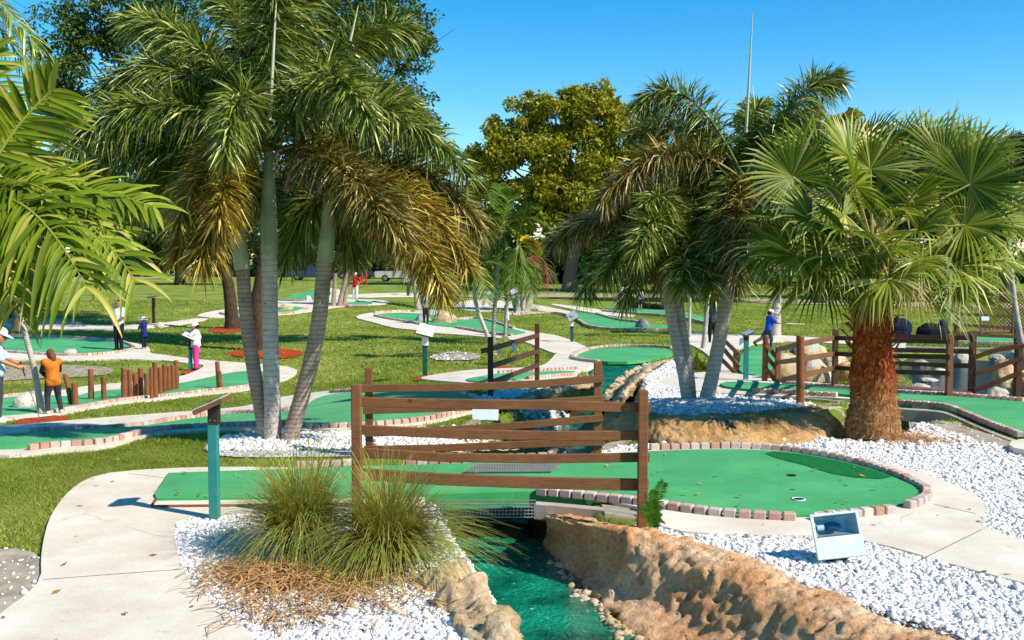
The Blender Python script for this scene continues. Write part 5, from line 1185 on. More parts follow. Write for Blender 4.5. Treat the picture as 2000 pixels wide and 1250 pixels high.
loft('rock_bank', 'beige rock bank on the left of the stream beyond the rear railing', [
    Z_([(940, 838), (1020, 832), (1085, 812), (1150, 788), (1176, 776)], -1.0),
    Z_([(940, 830), (1010, 824), (1075, 804), (1140, 782), (1172, 772)], -.74),
    A_([(945, 806), (1005, 795), (1055, 775), (1115, 760), (1168, 758)], .06),
    A_([(950, 798), (1000, 785), (1050, 766), (1115, 752), (1170, 750)], .08),
    A_([(955, 790), (1000, 776), (1050, 758), (1115, 746), (1172, 745)], -.12)], 'beige_rock', 120, 30, .12, lump=.12)
loft('rock_bank', 'sunlit beige rock edge on the right of the stream below the top green', [
    Z_([(1165, 800), (1185, 778), (1212, 748), (1240, 722), (1268, 710)], -1.0),
    Z_([(1172, 800), (1192, 776), (1218, 748), (1246, 722), (1275, 709)], -.72),
    A_([(1190, 800), (1210, 770), (1236, 742), (1266, 716), (1308, 701)], .05),
    A_([(1200, 798), (1222, 768), (1250, 740), (1280, 715), (1318, 700)], .07),
    A_([(1210, 796), (1235, 766), (1262, 738), (1292, 714), (1324, 699)], -.1)], 'beige_rock', 120, 30, .08, lump=.1)
loft('rock_bank', 'low beige rock rim behind the rear railing where the stream widens', [
    Z_([(820, 912), (900, 900), (980, 896), (1070, 893)], -.9),
    A_([(820, 898), (900, 892), (980, 888), (1060, 882)], -.3),
    A_([(818, 890), (900, 884), (980, 880), (1065, 874)], .05),
    A_([(818, 884), (900, 877), (980, 873), (1070, 866)], -.1)], 'beige_rock', 100, 24, .07)
# rubble along the waterline
def rubble(line, n, size, mat, name, z):
    l = resample(np.array(line), .02); k = rng.integers(0, len(l), n); p = l[k] + rng.normal(0, .05, (n, 3)) * [1, 1, .3]
    V = ICO[None] * (1 + rng.uniform(-.3, .3, (n, 12, 1))) * np.array([1, .9, .7]) * (size * rng.uniform(.4, 1.3, n))[:, None, None] + p[:, None]
    o = mesh(name, V.reshape(-1, 3), (ICF[None] + (np.arange(n) * 12)[:, None, None]).reshape(-1, 3), M[mat], smooth=True); tag(o, kind='stuff')
rubble(Z_([(1088, 1098), (1122, 1136), (1156, 1176), (1200, 1222), (1252, 1264)], -.47), 130, .045, 'beige_rock', 'waterline_rubble', 0)
rubble(Z_([(905, 1142), (945, 1183), (990, 1232), (1030, 1280)], -.47), 60, .035, 'dark_rock', 'waterline_rubble', 0)
rubble(Z_([(1185, 776), (1205, 750), (1240, 722), (1268, 709)], -.72), 60, .09, 'beige_rock', 'waterline_rubble', 0)
def scrawl(target, strokes):
    """dark brush strokes that lie on the rock's surface"""
    from mathutils.bvhtree import BVHTree
    bv = BVHTree.FromPolygons([v.co[:] for v in target.data.vertices], [p.vertices[:] for p in target.data.polygons]); mb = MB()
    for st in strokes:
        pts = []
        for a, b in resample(np.array(st, float), 1.2):
            h, nn, i, dd = bv.ray_cast(Vector(CAM), Vector(ray(a, b)).normalized())
            if h: pts.append(np.array(h) - nrmz(ray(a, b)) * .006)
        if len(pts) > 1: mb.tube(pts, .011, 5)
    if mb.n: mb.build('painted_scrawl', M['black'], target)
scrawl([o for o in COL.objects if o.name == 'rock_bank.001'][0], [[(1417, 826), (1419, 822), (1423, 823), (1422, 827), (1418, 830), (1425, 832), (1421, 837), (1418, 838)], [(1428, 830), (1426, 834), (1429, 836), (1432, 831), (1433, 837)], [(1436, 834), (1437, 837)]])
def boulder(label, px, py, w, h, mat, d=None, deep=.8, z=None, group=None, name='boulder', seed=0):
    b = at(px, py) if z is None else atz(px, py, z)
    if d is not None: b = P(px, py, d)
    W_, H_ = w / F * b[1], h / F * b[1]
    bm = bmesh.new(); bmesh.ops.create_icosphere(bm, subdivisions=4, radius=1.0)
    o3 = rng.uniform(0, 50, 3)
    V = []
    for v in bm.verts:
        p = np.array(v.co); q = p + o3
        n1 = mn.noise(Vector(q) * .9) * .42 + mn.noise(Vector(q) * 2.1) * .2 + fbm(q, 4.5, 3) * .06
        pl = -abs(mn.noise(Vector(q) * 1.4)) * .18
        p = p * (1 + n1 * .55 + pl); p[2] = max(p[2], -.45)
        V.append(p)
    Fs = [[v.index for v in f.verts] for f in bm.faces]; bm.free(); V = np.array(V)
    V[:, 0] *= W_ / (V[:, 0].max() - V[:, 0].min()); V[:, 2] = (V[:, 2] - V[:, 2].min()) / (V[:, 2].max() - V[:, 2].min()) * H_ * 1.12 - H_ * .12; V[:, 1] *= W_ * deep / (V[:, 1].max() - V[:, 1].min())
    o = mesh(name, V + b + [0, W_ * deep * .25, 0], Fs, M[mat], smooth=True); return tag(o, label, 'boulder', group)
PB = 'boulders of the right pond'
for a in [('whitish boulder at the left end of the log pole hole', 46, 800, 50, 32, 'pale_rock'), ('low pale stone with a reddish top on the shaded oval green', 135, 692, 27, 11, 'pale_rock'), ('small pale stone on the brick edge of the shaded oval green', 247, 690, 11, 5, 'pale_rock'),
          ('pale rock at the foot of the dark sign by the left path', 310, 640, 20, 11, 'pale_rock'), ('small pale boulder on the far triangular green', 601, 587, 14, 10, 'pale_rock'), ('white boulder on the wavy green beside the player in grey', 826, 628, 28, 19, 'pale_rock'),
          ('larger beige boulder behind the golden fronds by the wavy green', 868, 632, 50, 24, 'beige_rock'), ('dark grey pointed boulder on the green behind the slanted sign', 1256, 642, 27, 21, 'grey_rock'), ('dark and white rock cluster on the far red mulch', 950, 577, 20, 9, 'pale_rock'), ('second rock of the cluster on the far red mulch', 934, 577, 12, 7, 'dark_rock')]:
    boulder(*a)
boulder('flat beige stone ledge crossing the small green beyond the twin trunks', 556, 606, 34, 12, 'beige_rock', name='stone_ledge', deep=.35)
for a in [('wide low sunlit stone rising from the pond in the middle', 1804, 716, 36, 13), ('tall rounded stone at the back of the pond by the grey wall', 1879, 708, 32, 22), ('flat stone in front of the bridge deck at the near pond edge', 1802, 764, 44, 15), ('small stone at the far right of the pond behind the arched rail', 1950, 704, 32, 12), ('thin flat stone right of the middle pond stone', 1838, 726, 26, 7), ('half sunken stone between the middle and near pond stones', 1816, 745, 36, 7), ('low stone at the back left of the pond', 1752, 706, 26, 8)]:
    boulder(*a, 'pale_rock', z=-.95, group=PB)
for a in [('big angular boulder on the pond bank right of the short post', 1540, 742, 66, 52, 'beige_rock'), ('big rounded boulder under the ramp rail by the papers', 1594, 748, 66, 54, 'beige_rock'), ('long flat boulder at the top of the pond bank', 1586, 700, 74, 28, 'beige_rock'), ('boulder on the pond bank behind the bridge post', 1634, 724, 52, 34, 'beige_rock'), ('brown boulder touching the deck end left of the fan palm', 1655, 745, 50, 40, 'sand_rock'),
          ('grey boulder peeping above the angular one beside the ramp', 1556, 700, 34, 22, 'grey_rock'), ('orange boulder behind the arched rail at the right edge', 1966, 752, 52, 50, 'orange_rock'), ('pale boulder at the foot of the arched rail', 1952, 778, 44, 22, 'pale_rock'), ('large pale boulder at the right edge above the path', 2010, 770, 60, 46, 'beige_rock'), ('pale boulder at the back of the pond under the far rail', 1990, 705, 40, 24, 'pale_rock')]:
    boulder(*a)
boulder('dark brown boulder under the carpet bridge', 1003, 1064, 84, 42, 'dark_rock', z=-.55)
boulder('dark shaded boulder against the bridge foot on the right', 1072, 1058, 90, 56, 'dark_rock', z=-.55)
for a in [('small beige stone at the far water edge left of the post', 1090, 892, 46, 16, 'beige_rock'), ('flat dark stone in the stream beyond the rear railing', 1120, 812, 52, 13, 'dark_rock'), ('round stone at the water edge right of the rear post', 1195, 790, 30, 16, 'beige_rock'), ('small stone row end at the top green water edge', 1190, 714, 34, 7, 'beige_rock')]:
    boulder(*a, z=-.74)

# ------------------------------------------------------------------ railings
def post(t, px, base, top, w, mat, round_=False, off=0.0, lean=0):
    b = at(px, base) if not isinstance(base, tuple) else P(px, base[0], base[1])
    hgt = (base if not isinstance(base, tuple) else base[0]) - top
    tp = P(px + lean, top, b[1])
    if round_:
        MB().tube([b - [0, 0, .15], b * .5 + tp * .5, tp - [0, 0, .02], tp], [w / 2, w / 2, w / 2, w / 2 * .82], 14).build('post', M[mat], t, False)
    else:
        c = (b + tp) / 2; MB().bbox(c - [0, 0, .08], (w, w, np.linalg.norm(tp - b) + .16), None, .007).build('post', M[mat], t)
    return b[1]
def rail(t, pts, h, mat, w=.038, name='rail'):
    """pts: (px, py, distance)"""
    MB().beam(resample(np.array([P(x, y, d) for x, y, d in pts]), .25), w, h, b=.005).build(name, M[mat], t)
d1 = at(1255, 1032)[1]
ra = thing('wooden_railing', 'front brown board railing of the near carpet bridge, nearest to the viewer', 'railing', at(975, 1032), 'board railings of the near bridge')
post(ra, 697, (1028, d1), 750, .085, 'fence'); post(ra, 1255, 1032, 762, .085, 'fence')
for pts, h in [([(706, 785, .065), (900, 789, .06), (1080, 791, .06), (1271, 797, .065)], .086), ([(705, 839, .065), (900, 848, .06), (1100, 851, .06), (1269, 850, .065)], .084), ([(705, 883, .065), (860, 893, .06), (1060, 896, .06), (1268, 893, .065)], .08), ([(694, 925, .065), (860, 936, .06), (1060, 943, .06), (1266, 947, .065)], .105)]:
    rail(ra, [(x, y, d1 + e) for x, y, e in pts], h, 'fence')
d2 = 12.1
rb = thing('wooden_railing', 'rear brown board railing of the near carpet bridge, holding a white board', 'railing', gpt(-.3, 12.1), 'board railings of the near bridge')
post(rb, 721, (900, d2), 718, .085, 'fence'); post(rb, 1167, (898, d2), 706, .09, 'fence')
for pts, h in [([(706, 759, -.065), (860, 757, -.06), (1040, 751, -.06), (1179, 739, -.065)], .09), ([(709, 802, -.065), (860, 797, -.06), (1040, 788, -.06), (1180, 779, -.065)], .085), ([(712, 846, -.065), (846, 841, -.06), (1000, 832, -.06), (1178, 816, -.065)], .085), ([(711, 878, -.065), (860, 875, -.06), (1020, 868, -.06), (1180, 863, -.065)], .085)]:
    rail(rb, [(x, y, d2 + e) for x, y, e in pts], h, 'fence')
def board(name, label, corners, d, mat, cat, th=.012, group=None):
    q = np.array([P(x, y, d) for x, y in corners]); n_ = nrmz(np.cross(q[1] - q[0], q[3] - q[0])); n_ = n_ if n_[1] < 0 else -n_
    V = np.vstack([q, q - n_ * th]); Fs = [(0, 1, 2, 3), (7, 6, 5, 4), (0, 4, 5, 1), (1, 5, 6, 2), (2, 6, 7, 3), (3, 7, 4, 0)]
    o = mesh(name, V, Fs, M[mat]); tag(o, label, cat, group); return o
board('notice_board', 'blank white board hanging on the rear bridge railing', [(922, 796), (974, 796), (973, 821), (923, 819)], d2 - .1, 'paper', 'sign')
rc = thing('wooden_railing', 'dark angled bridge rail with two posts in the middle of the course', 'railing', at(958, 777))
da = post(rc, 958, 777, 658, .1, 'fence_dark'); db = post(rc, 1049, 748, 632, .1, 'fence_dark')
for (y0, y1) in [(681, 655), (715, 686), (747, 713)]: rail(rc, [(960, y0, da - .05), (1051, y1, db - .05)], .09, 'fence_dark', .05)
rail(rc, [(939, 686, da + .02), (958, 682, da + .02)], .09, 'fence', .05)  # stub of the same rail in lighter brown, its sunlit tone put into the colour
for x in (975, 1003):
    pp = board('hanging_paper', 'blank pale blue paper behind the dark angled rail, ' + ('the left of the pair' if x == 975 else 'the right of the pair'), [(x - 3, 674), (x + 4, 673), (x + 4, 691), (x - 3, 692)] if x == 975 else [(x - 3, 671), (x + 4, 670), (x + 4, 685), (x - 3, 686)], da + .8, 'paper', 'paper')
# wooden bridge over the right pond
wb = thing('wooden_bridge', 'wooden footbridge over the right pond with board railings on both sides', 'bridge', at(1770, 770))
dq = [at(1635, 761), at(1857, 782), at(1902, 772), at(1695, 752)]
for k in range(9):
    a, b = k / 9, (k + .94) / 9
    L0, L1 = dq[0] * (1 - a) + dq[3] * a, dq[0] * (1 - b) + dq[3] * b; R0, R1 = dq[1] * (1 - a) + dq[2] * a, dq[1] * (1 - b) + dq[2] * b
    V = np.array([L0, R0, R1, L1]); V[:, 2] += .07; V = np.vstack([V, V - [0, 0, .04]])
    mesh('deck_board', V, [(0, 1, 2, 3), (7, 6, 5, 4), (0, 4, 5, 1), (1, 5, 6, 2), (2, 6, 7, 3), (3, 7, 4, 0)], M['deck'], wb)
rail(wb, [(1635, 763, dq[0][1] - .03), (1857, 784, dq[1][1] - .03)], .12, 'fence_dark', .04, 'deck_joist'); rail(wb, [(1857, 783, dq[1][1] - .02), (1902, 773, dq[2][1])], .12, 'fence', .04, 'deck_joist')
dD = post(wb, 1631, 763, 644, .1, 'fence_dark'); dE = post(wb, 1854, 780, 653, .1, 'fence'); dFp = post(wb, 1899, 772, 646, .1, 'fence_dark')
dB = post(wb, 1699, (754, dq[3][1] + .1), 644, .1, 'fence_dark')
for (a, b, c) in [(660, 664, 667), (691, 695, 697), (718, 726, 729)]: rail(wb, [(1631, a, dD - .06), (1740, b, (dD + dE) / 2 - .06), (1856, c, dE - .06)], .085, 'fence_dark')
for (a, b) in [(655, 661), (682, 687), (708, 715)]: rail(wb, [(1695, a, dB - .06), (1902, b, dFp - .06)], .085, 'fence_dark')
rr_ = thing('ramp_railing', 'brown ramp railing with a short post, a tall log post and papers behind it', 'railing', at(1563, 792))
dBp = post(rr_, 1519, 748, 678, .1, 'fence'); dC = post(rr_, 1563, 792, 655, .125, 'log', True)
for (a, b, c) in [(683, 672, 660), (708, 702, 691), (744, 734, 719)]: rail(rr_, [(1520, a, dBp - .06), (1562, b, dC + .09), (1628, c, dD - .06)], .088, 'fence')
ar = thing('arched_railing', 'light brown railing with curved boards at the right edge beyond the footbridge', 'railing', at(1988, 773))
dG = post(ar, 1988, 775, 668, .11, 'fence_dark')
for pts in [[(1905, 698), (1930, 688), (1960, 680), (2012, 675)], [(1905, 730), (1930, 723), (1960, 712), (1998, 698)], [(1902, 761), (1930, 752), (1960, 741), (1994, 727)]]:
    rail(ar, [(x, y, dFp - .08 + (dG - dFp) * (x - 1905) / 85) for x, y in pts], .085, 'fence')
rail(ar, [(1990, 731, dG + .06), (2060, 742, dG + .5)], .085, 'fence_dark')
ff = thing('wooden_railing', 'far dark rail fence in front of the lattice screen', 'railing', at(1985, 678))
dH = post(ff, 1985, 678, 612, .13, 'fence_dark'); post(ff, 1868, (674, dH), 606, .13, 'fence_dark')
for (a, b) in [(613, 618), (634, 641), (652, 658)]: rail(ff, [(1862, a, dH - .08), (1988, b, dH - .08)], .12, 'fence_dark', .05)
h1 = thing('handrail', 'left slanting handrail of the green ramp, half hidden by the leaning palm trunk', 'handrail', at(1436, 728), 'slanting handrails of the ramp')
dS = post(h1, 1403, 729, 690, .11, 'fence_dark'); post(h1, 1437, 727, 684, .11, 'fence_dark')
for (a, b, c, e) in [(1412, 662, 1444, 693), (1408, 676, 1444, 717), (1404, 697, 1435, 727)]: rail(h1, [(a, b, dS + .35), (c, e, dS - .1)], .1, 'fence', .05)
h2 = thing('handrail', 'right slanting handrail of the green ramp with a thick log post', 'handrail', at(1493, 746), 'slanting handrails of the ramp')
dA = post(h2, 1493, 747, 655, .125, 'log', True, lean=3)
for (a, b, c, e) in [(1496, 673, 1518, 700), (1496, 696, 1516, 719), (1496, 720, 1514, 743)]: rail(h2, [(a, b, dA - .08), (c, e, dBp + .1)], .088, 'fence', .05)
for y, wh in ((678, 'upper'), (709, 'lower')):
    board('hanging_paper', wh + ' white paper behind the ramp railing above the boulders', [(1586, y - 7), (1600, y - 7), (1599, y + 7), (1586, y + 7)], dD + .5, 'paper', 'paper')
board('notice_board', 'blank white board on the back railing of the footbridge beside the fan palm', [(1738, 671), (1770, 670), (1768, 683), (1744, 684)], dB - .12, 'paper', 'sign')
board('notice_board', 'small pale blue board on the far dark rail fence', [(1917, 618), (1932, 618), (1932, 626), (1917, 626)], dH - .14, 'paper', 'sign')
# lattice screen
dl = 46.0; ls = thing('lattice_screen', 'tan diagonal lattice screen at the right edge behind the far rail', 'screen', gpt(*P(1960, 640, dl)[:2]))
mb = MB(); x0, x1 = P(1915, 640, dl)[0], P(2040, 640, dl)[0]; zt, zb = P(1960, 572, dl)[2], gpt(*P(1960, 640, dl)[:2])[2] + .1
H = zt - zb; k = x0 - H
while k < x1:
    for s in (1, -1):
        a = np.array([k, 0.]); b = np.array([k + H, H]); lo = max(0, (x0 - k) / H); hi = min(1, (x1 - k) / H)
        if hi > lo:
            pa, pb = a + (b - a) * lo, a + (b - a) * hi
            if s < 0: pa[1], pb[1] = H - pa[1], H - pb[1]
            mb.beam([(pa[0], dl + s * .012, zb + pa[1]), (pb[0], dl + s * .012, zb + pb[1])], .02, .07, up=(0, 0, 1) if False else (0, 1, 0), b=.003)
    k += .17
mb.build('lattice', M['deck'], ls)
mb = MB(); mb.beam([(x0, dl - .05, zt), (x1, dl - .05, zt)], .06, .12); mb.beam([(x0, dl - .05, zb), (x1, dl - .05, zb)], .06, .12)
for xx in (x0, (x0 + x1) / 2, x1): mb.bbox((xx, dl - .1, (zt + zb) / 2), (.12, .08, H + .2))
mb.build('frame', M['deck'], ls)
# ------------------------------------------------------------------ grates
def grate(label, a, b, c, nx_, ny_):
    """bar mesh spanning corner a, edge a-b, edge a-c"""
    a, b, c = map(np.asarray, (a, b, c)); t = thing('metal_grate', label, 'grate', a, 'metal grates at the stream crossings'); mb = MB()
    u = nrmz(np.cross(b - a, c - a))
    for i in range(nx_ + 1): q = a + (b - a) * i / nx_; mb.beam([q, q + c - a], .008, .014, up=u, b=.002)
    mb.build('bar_mesh', M['grate'], t); mb = MB()
    for j in range(ny_ + 1): q = a + (c - a) * j / ny_; mb.beam([q + u * .006, q + b - a + u * .006], .008, .014, up=u, b=.002)
    mb.build('cross_bars', M['grate'], t)
gd = at(940, 978, .06)[1] - .06
grate('grey grate along the front of the carpet bridge above the near stream', P(832, 1010, gd), P(1046, 1010, gd), P(832, 977, gd), 30, 5)
ga = at(905, 922, .08); gb = at(1075, 921, .08); grate('white looking grate lying at the rear side of the carpet bridge', ga, gb, at(930, 908, .1), 34, 5)
gd2 = at(1648, 786, .0)[1] - .1
grate('grate in the raised kerb left of the fan palm foot', P(1622, 808, gd2), P(1658, 808, gd2), P(1622, 784, gd2), 9, 6)
# ------------------------------------------------------------------ hole signs
def sign(label, base, wd, top_post, top_dark, board_px, bd, th, mat='teal', paper=None, face='signface', d=None, yaw=0.0, darkmat='blackwood', slope=None):
    b = at(*base); d = b[1]; px = base[0]
    t = thing('hole_sign', label, 'golf hole sign', b, 'lectern signs at the holes')
    tp, td = P(px, top_post, d), P(px, top_dark, d)
    MB().bbox((b + tp) / 2 - [0, 0, .06], (wd, wd, tp[2] - b[2] + .12), None, .006).build('post', M[mat], t)
    MB().bbox((tp + td) / 2 + [0, 0, .01], (wd * 1.12, wd * 1.12, td[2] - tp[2] + .04), None, .006).build('bracket', M[darkmat], t)
    if wd < .1:
        mb = MB()
        for sx in (-.25, .25): mb.tube([tp + [sx * wd, -wd * .58, .03], tp + [sx * wd, -wd * .64, .03]], .007, 8)
        mb.build('bolt', M['steel'], t)
    (xa, ya), (xb, yb) = board_px; A, B = P(xa, ya, d), P(xb, yb, d); c = (A + B) / 2
    u = nrmz(B - A); v = np.array([-math.sin(yaw), math.cos(yaw), 0]); v = nrmz(v - u * (v @ u)); n_ = np.cross(u, v)
    if slope: v, n_ = nrmz(v * math.cos(slope) + n_ * math.sin(slope)), None; n_ = np.cross(u, v)
    L = np.linalg.norm(B - A)
    bo = MB().bbox(c, (L, bd, th), [u, v, n_], .004).build('board', M['fence'], t)
    MB().bbox(c + n_ * (th / 2 + .006), (L * .985, bd * .97, .01), [u, v, n_], .003).build('face_plate', M[face], bo)
    if paper:
        (x0_, y0_), (x1_, y1_) = paper; q0, q1 = P(x0_, y0_, d - wd * .6), P(x1_, y1_, d - wd * .6)
        MB().bbox((q0 + q1) / 2, (abs(q1[0] - q0[0]), .006, abs(q1[2] - q0[2])), None, .002).build('paper_note', M['paper'], t)
    return t
sign('nearest hole sign, teal post with a tilted brown board seen edge on', (418, 1018), .085, 826, 790, ((386, 803), (443, 778)), .30, .04)
sign('hole sign on a dark green post with a white note, on the mid lawn', (830, 735), .11, 678, 650, ((816, 642), (848, 650)), .62, .04, 'tealdark', ((824, 657), (837, 675)), 'paper', slope=.35)
sign('slanted hole sign beside the path leading to the top green', (1117, 669), .12, 640, 618, ((1109, 622), (1127, 613)), .6, .04, 'tealdark', ((1113, 623), (1120, 637)), 'signface', slope=.5)
sign('hole sign on a teal post before the green ramp with the boy in blue', (1457, 744), .1, 664, 655, ((1453, 655), (1470, 647)), .45, .04, 'teal', ((1444, 660), (1452, 679)), 'signface')
sign('hole sign where the girl in pink trousers leans', (372, 724), .1, 682, 657, ((361, 650), (384, 660)), .5, .045, 'teal', ((373, 662), (382, 679)), 'paper', slope=.3)
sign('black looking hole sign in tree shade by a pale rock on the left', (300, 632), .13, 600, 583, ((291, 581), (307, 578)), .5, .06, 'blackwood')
sign('far hole sign left of the three stemmed palm', (1005, 611), .16, 580, 572, ((998, 572), (1012, 566)), .7, .06, 'tealdark', ((999, 573), (1006, 582)), 'paper', slope=.4)
sign('far hole sign behind the three stemmed palm', (1025, 589), .18, 560, 550, ((1017, 551), (1033, 547)), .9, .08, 'tealdark', slope=.4)
sign('far hole sign on dark green post left of the pale palm stems', (797, 578), .2, 556, 548, ((789, 548), (804, 545)), .9, .08, 'tealdark', slope=.4)
# ------------------------------------------------------------------ upright logs
where = ['leaning log at the left end of the row', 'short log leaning against the leftmost one', 'tall lone log, third from the left', 'lone log of medium height, fourth from the left', 'first tall log of the tight cluster', 'thin log second in the tight cluster', 'short log third in the tight cluster', 'tall log fourth in the tight cluster', 'short log fifth in the tight cluster', 'thin dark log behind the tallest one', 'tallest log of the cluster', 'flat topped log right of the tallest', 'higher log in the right wall of logs', 'log next to the last in the wall', 'second last log in the wall', 'tall last log at the right end of the wall', 'lone log at the right near the girl, tall one', 'lone low log in front of the tall right one']
LG = [(140, 789, 127, 730, 10), (147, 790, 145, 748, 12), (178, 779, 177, 721, 11), (203, 780, 202, 735, 10), (243, 778, 242, 718, 12), (254, 776, 253, 722, 9), (265, 775, 264, 730, 11), (276, 773, 274, 718, 10), (287, 771, 286, 730, 10), (296, 777, 295, 718, 7), (304, 775, 302, 707, 10), (313, 768, 312, 718, 10), (322, 765, 321, 711, 10), (330, 763, 329, 715, 9), (338, 761, 337, 713, 9), (345, 760, 344, 704, 10), (428, 757, 424, 706, 9), (431, 759, 428, 725, 9)]
for (xb, yb, xt, yt, w), wh in zip(LG, where):
    b = at(xb, yb, .05); tp = P(xt, yt, b[1]); r = w / 2 / F * b[1]
    o = MB().tube([b - [0, 0, .08], b + (tp - b) * .3, b + (tp - b) * .7, tp - (tp - b) * .03, tp], [r, r, r * .97, r * .96, r * .8], 14, wob=.03).build('log_pole', M['log'], None)
    tag(o, 'brown upright ' + wh, 'log pole', 'upright logs on the left green')
def palisade(label, pts, w, mat):
    t = thing('log_palisade', label, 'palisade', at(*pts[0][:2]))
    for (x, yb, yt) in pts:
        b = at(x, yb); tp = P(x, yt, b[1]); r = w / 2 / F * b[1]
        MB().tube([b - [0, 0, .1], tp - [0, 0, .04], tp], [r, r, r * .8], 8, wob=.04).build('log', M[mat], t)
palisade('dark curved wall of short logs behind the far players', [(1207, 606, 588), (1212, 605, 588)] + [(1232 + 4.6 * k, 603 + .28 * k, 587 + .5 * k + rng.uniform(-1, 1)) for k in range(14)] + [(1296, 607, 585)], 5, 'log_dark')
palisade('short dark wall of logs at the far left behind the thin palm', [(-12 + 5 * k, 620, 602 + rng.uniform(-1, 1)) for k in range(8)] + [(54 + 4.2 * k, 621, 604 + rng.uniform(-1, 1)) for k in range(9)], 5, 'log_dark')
# ------------------------------------------------------------------ floodlight
dfl = at(1636, 1104)[1]; fb = at(1636, 1104)
fl = thing('floodlight', 'pale mint floodlight on a short bracket standing in the white gravel', 'floodlight', fb)
ux = nrmz(P(1682, 1000, dfl) - P(1586, 1010, dfl)); yaw = .0; c = P(1636, 1045, dfl)
uy = nrmz(np.array([.05, -.93, .36])); uy = nrmz(uy - ux * (uy @ ux)); uz = np.cross(ux, -uy) if np.cross(ux, -uy)[2] > 0 else -np.cross(ux, -uy)
Wd, Hd, Dd = 96 / F * dfl, 90 / F * dfl, .13
def L3(x, y, z): return c + ux * x + uy * y + uz * z
mb = MB()   # sloping back shell of the housing
fr_ = [L3(sx * Wd / 2 * .96, -.01, sz * Hd / 2 * .96) for sx, sz in ((-1, -1), (1, -1), (1, 1), (-1, 1))]; bk = [L3(sx * Wd / 2 * .6, -Dd, sz * Hd / 2 * .62) for sx, sz in ((-1, -1), (1, -1), (1, 1), (-1, 1))]
mb.add(np.array(fr_ + bk), [(0, 4, 5, 1), (1, 5, 6, 2), (2, 6, 7, 3), (3, 7, 4, 0), (4, 7, 6, 5)]); hs = mb.build('housing', M['mint'], fl)
mb = MB(); zs = .04 * Hd
mb.bbox(L3(0, 0, -Hd / 2 * .52), (Wd, .022, Hd * .48), [ux, uy, uz], .006)
mb.bbox(L3(0, 0, Hd / 2 - .011), (Wd, .02, .022), [ux, uy, uz], .004)
for s in (-1, 1): mb.bbox(L3(s * (Wd / 2 - .012), 0, Hd * .23), (.024, .0195, Hd * .5), [ux, uy, uz], .004)
fm = mb.build('door_frame', M['mint'], fl)
MB().bbox(L3(0, .002, Hd * .225), (Wd - .046, .006, Hd * .46), [ux, uy, uz], .002).build('glass_pane', M['glass'], fm)
mb = MB(); mb.add(np.array([L3(-Wd * .45, -.015, Hd * .0), L3(Wd * .45, -.015, 0), L3(Wd * .45, -.015, Hd * .46), L3(-Wd * .45, -.015, Hd * .46), L3(-Wd * .28, -Dd * .8, Hd * .1), L3(Wd * .28, -Dd * .8, Hd * .1), L3(Wd * .28, -Dd * .8, Hd * .36), L3(-Wd * .28, -Dd * .8, Hd * .36)]),
    [(0, 1, 5, 4), (1, 2, 6, 5), (2, 3, 7, 6), (3, 0, 4, 7), (4, 5, 6, 7)]); mb.build('reflector', M['reflector'], fl)
mb = MB(); mb.tube([L3(-Wd * .36, -.05, Hd * .2), L3(-Wd * .22, -.05, Hd * .2)], .022, 10); mb.build('lamp_socket', M['paper'], fl)
mb = MB(); mb.ball(L3(-.02, -.05, Hd * .2), (.075, .04, .04), 12, 8, ax=np.array([ux, uy, uz])); mb.build('bulb', M['glass'], fl)
mb = MB(); mb.bbox(fb + [0, .05, .03], (.16, .1, .1), None, .01); mb.tube([fb + [-.06, .05, .06], L3(-.06, -.06, -Hd * .4)], .014, 8); mb.tube([fb + [.06, .05, .06], L3(.06, -.06, -Hd * .4)], .014, 8); mb.build('bracket', M['blackwood'], fl)
mb = MB()
for sx in (-.38, 0, .38): mb.bbox(L3(sx * Wd, .004, Hd / 2 + .004), (.02, .02, .016), [ux, uy, uz], .003)
mb.build('latch', M['mint'], fm)
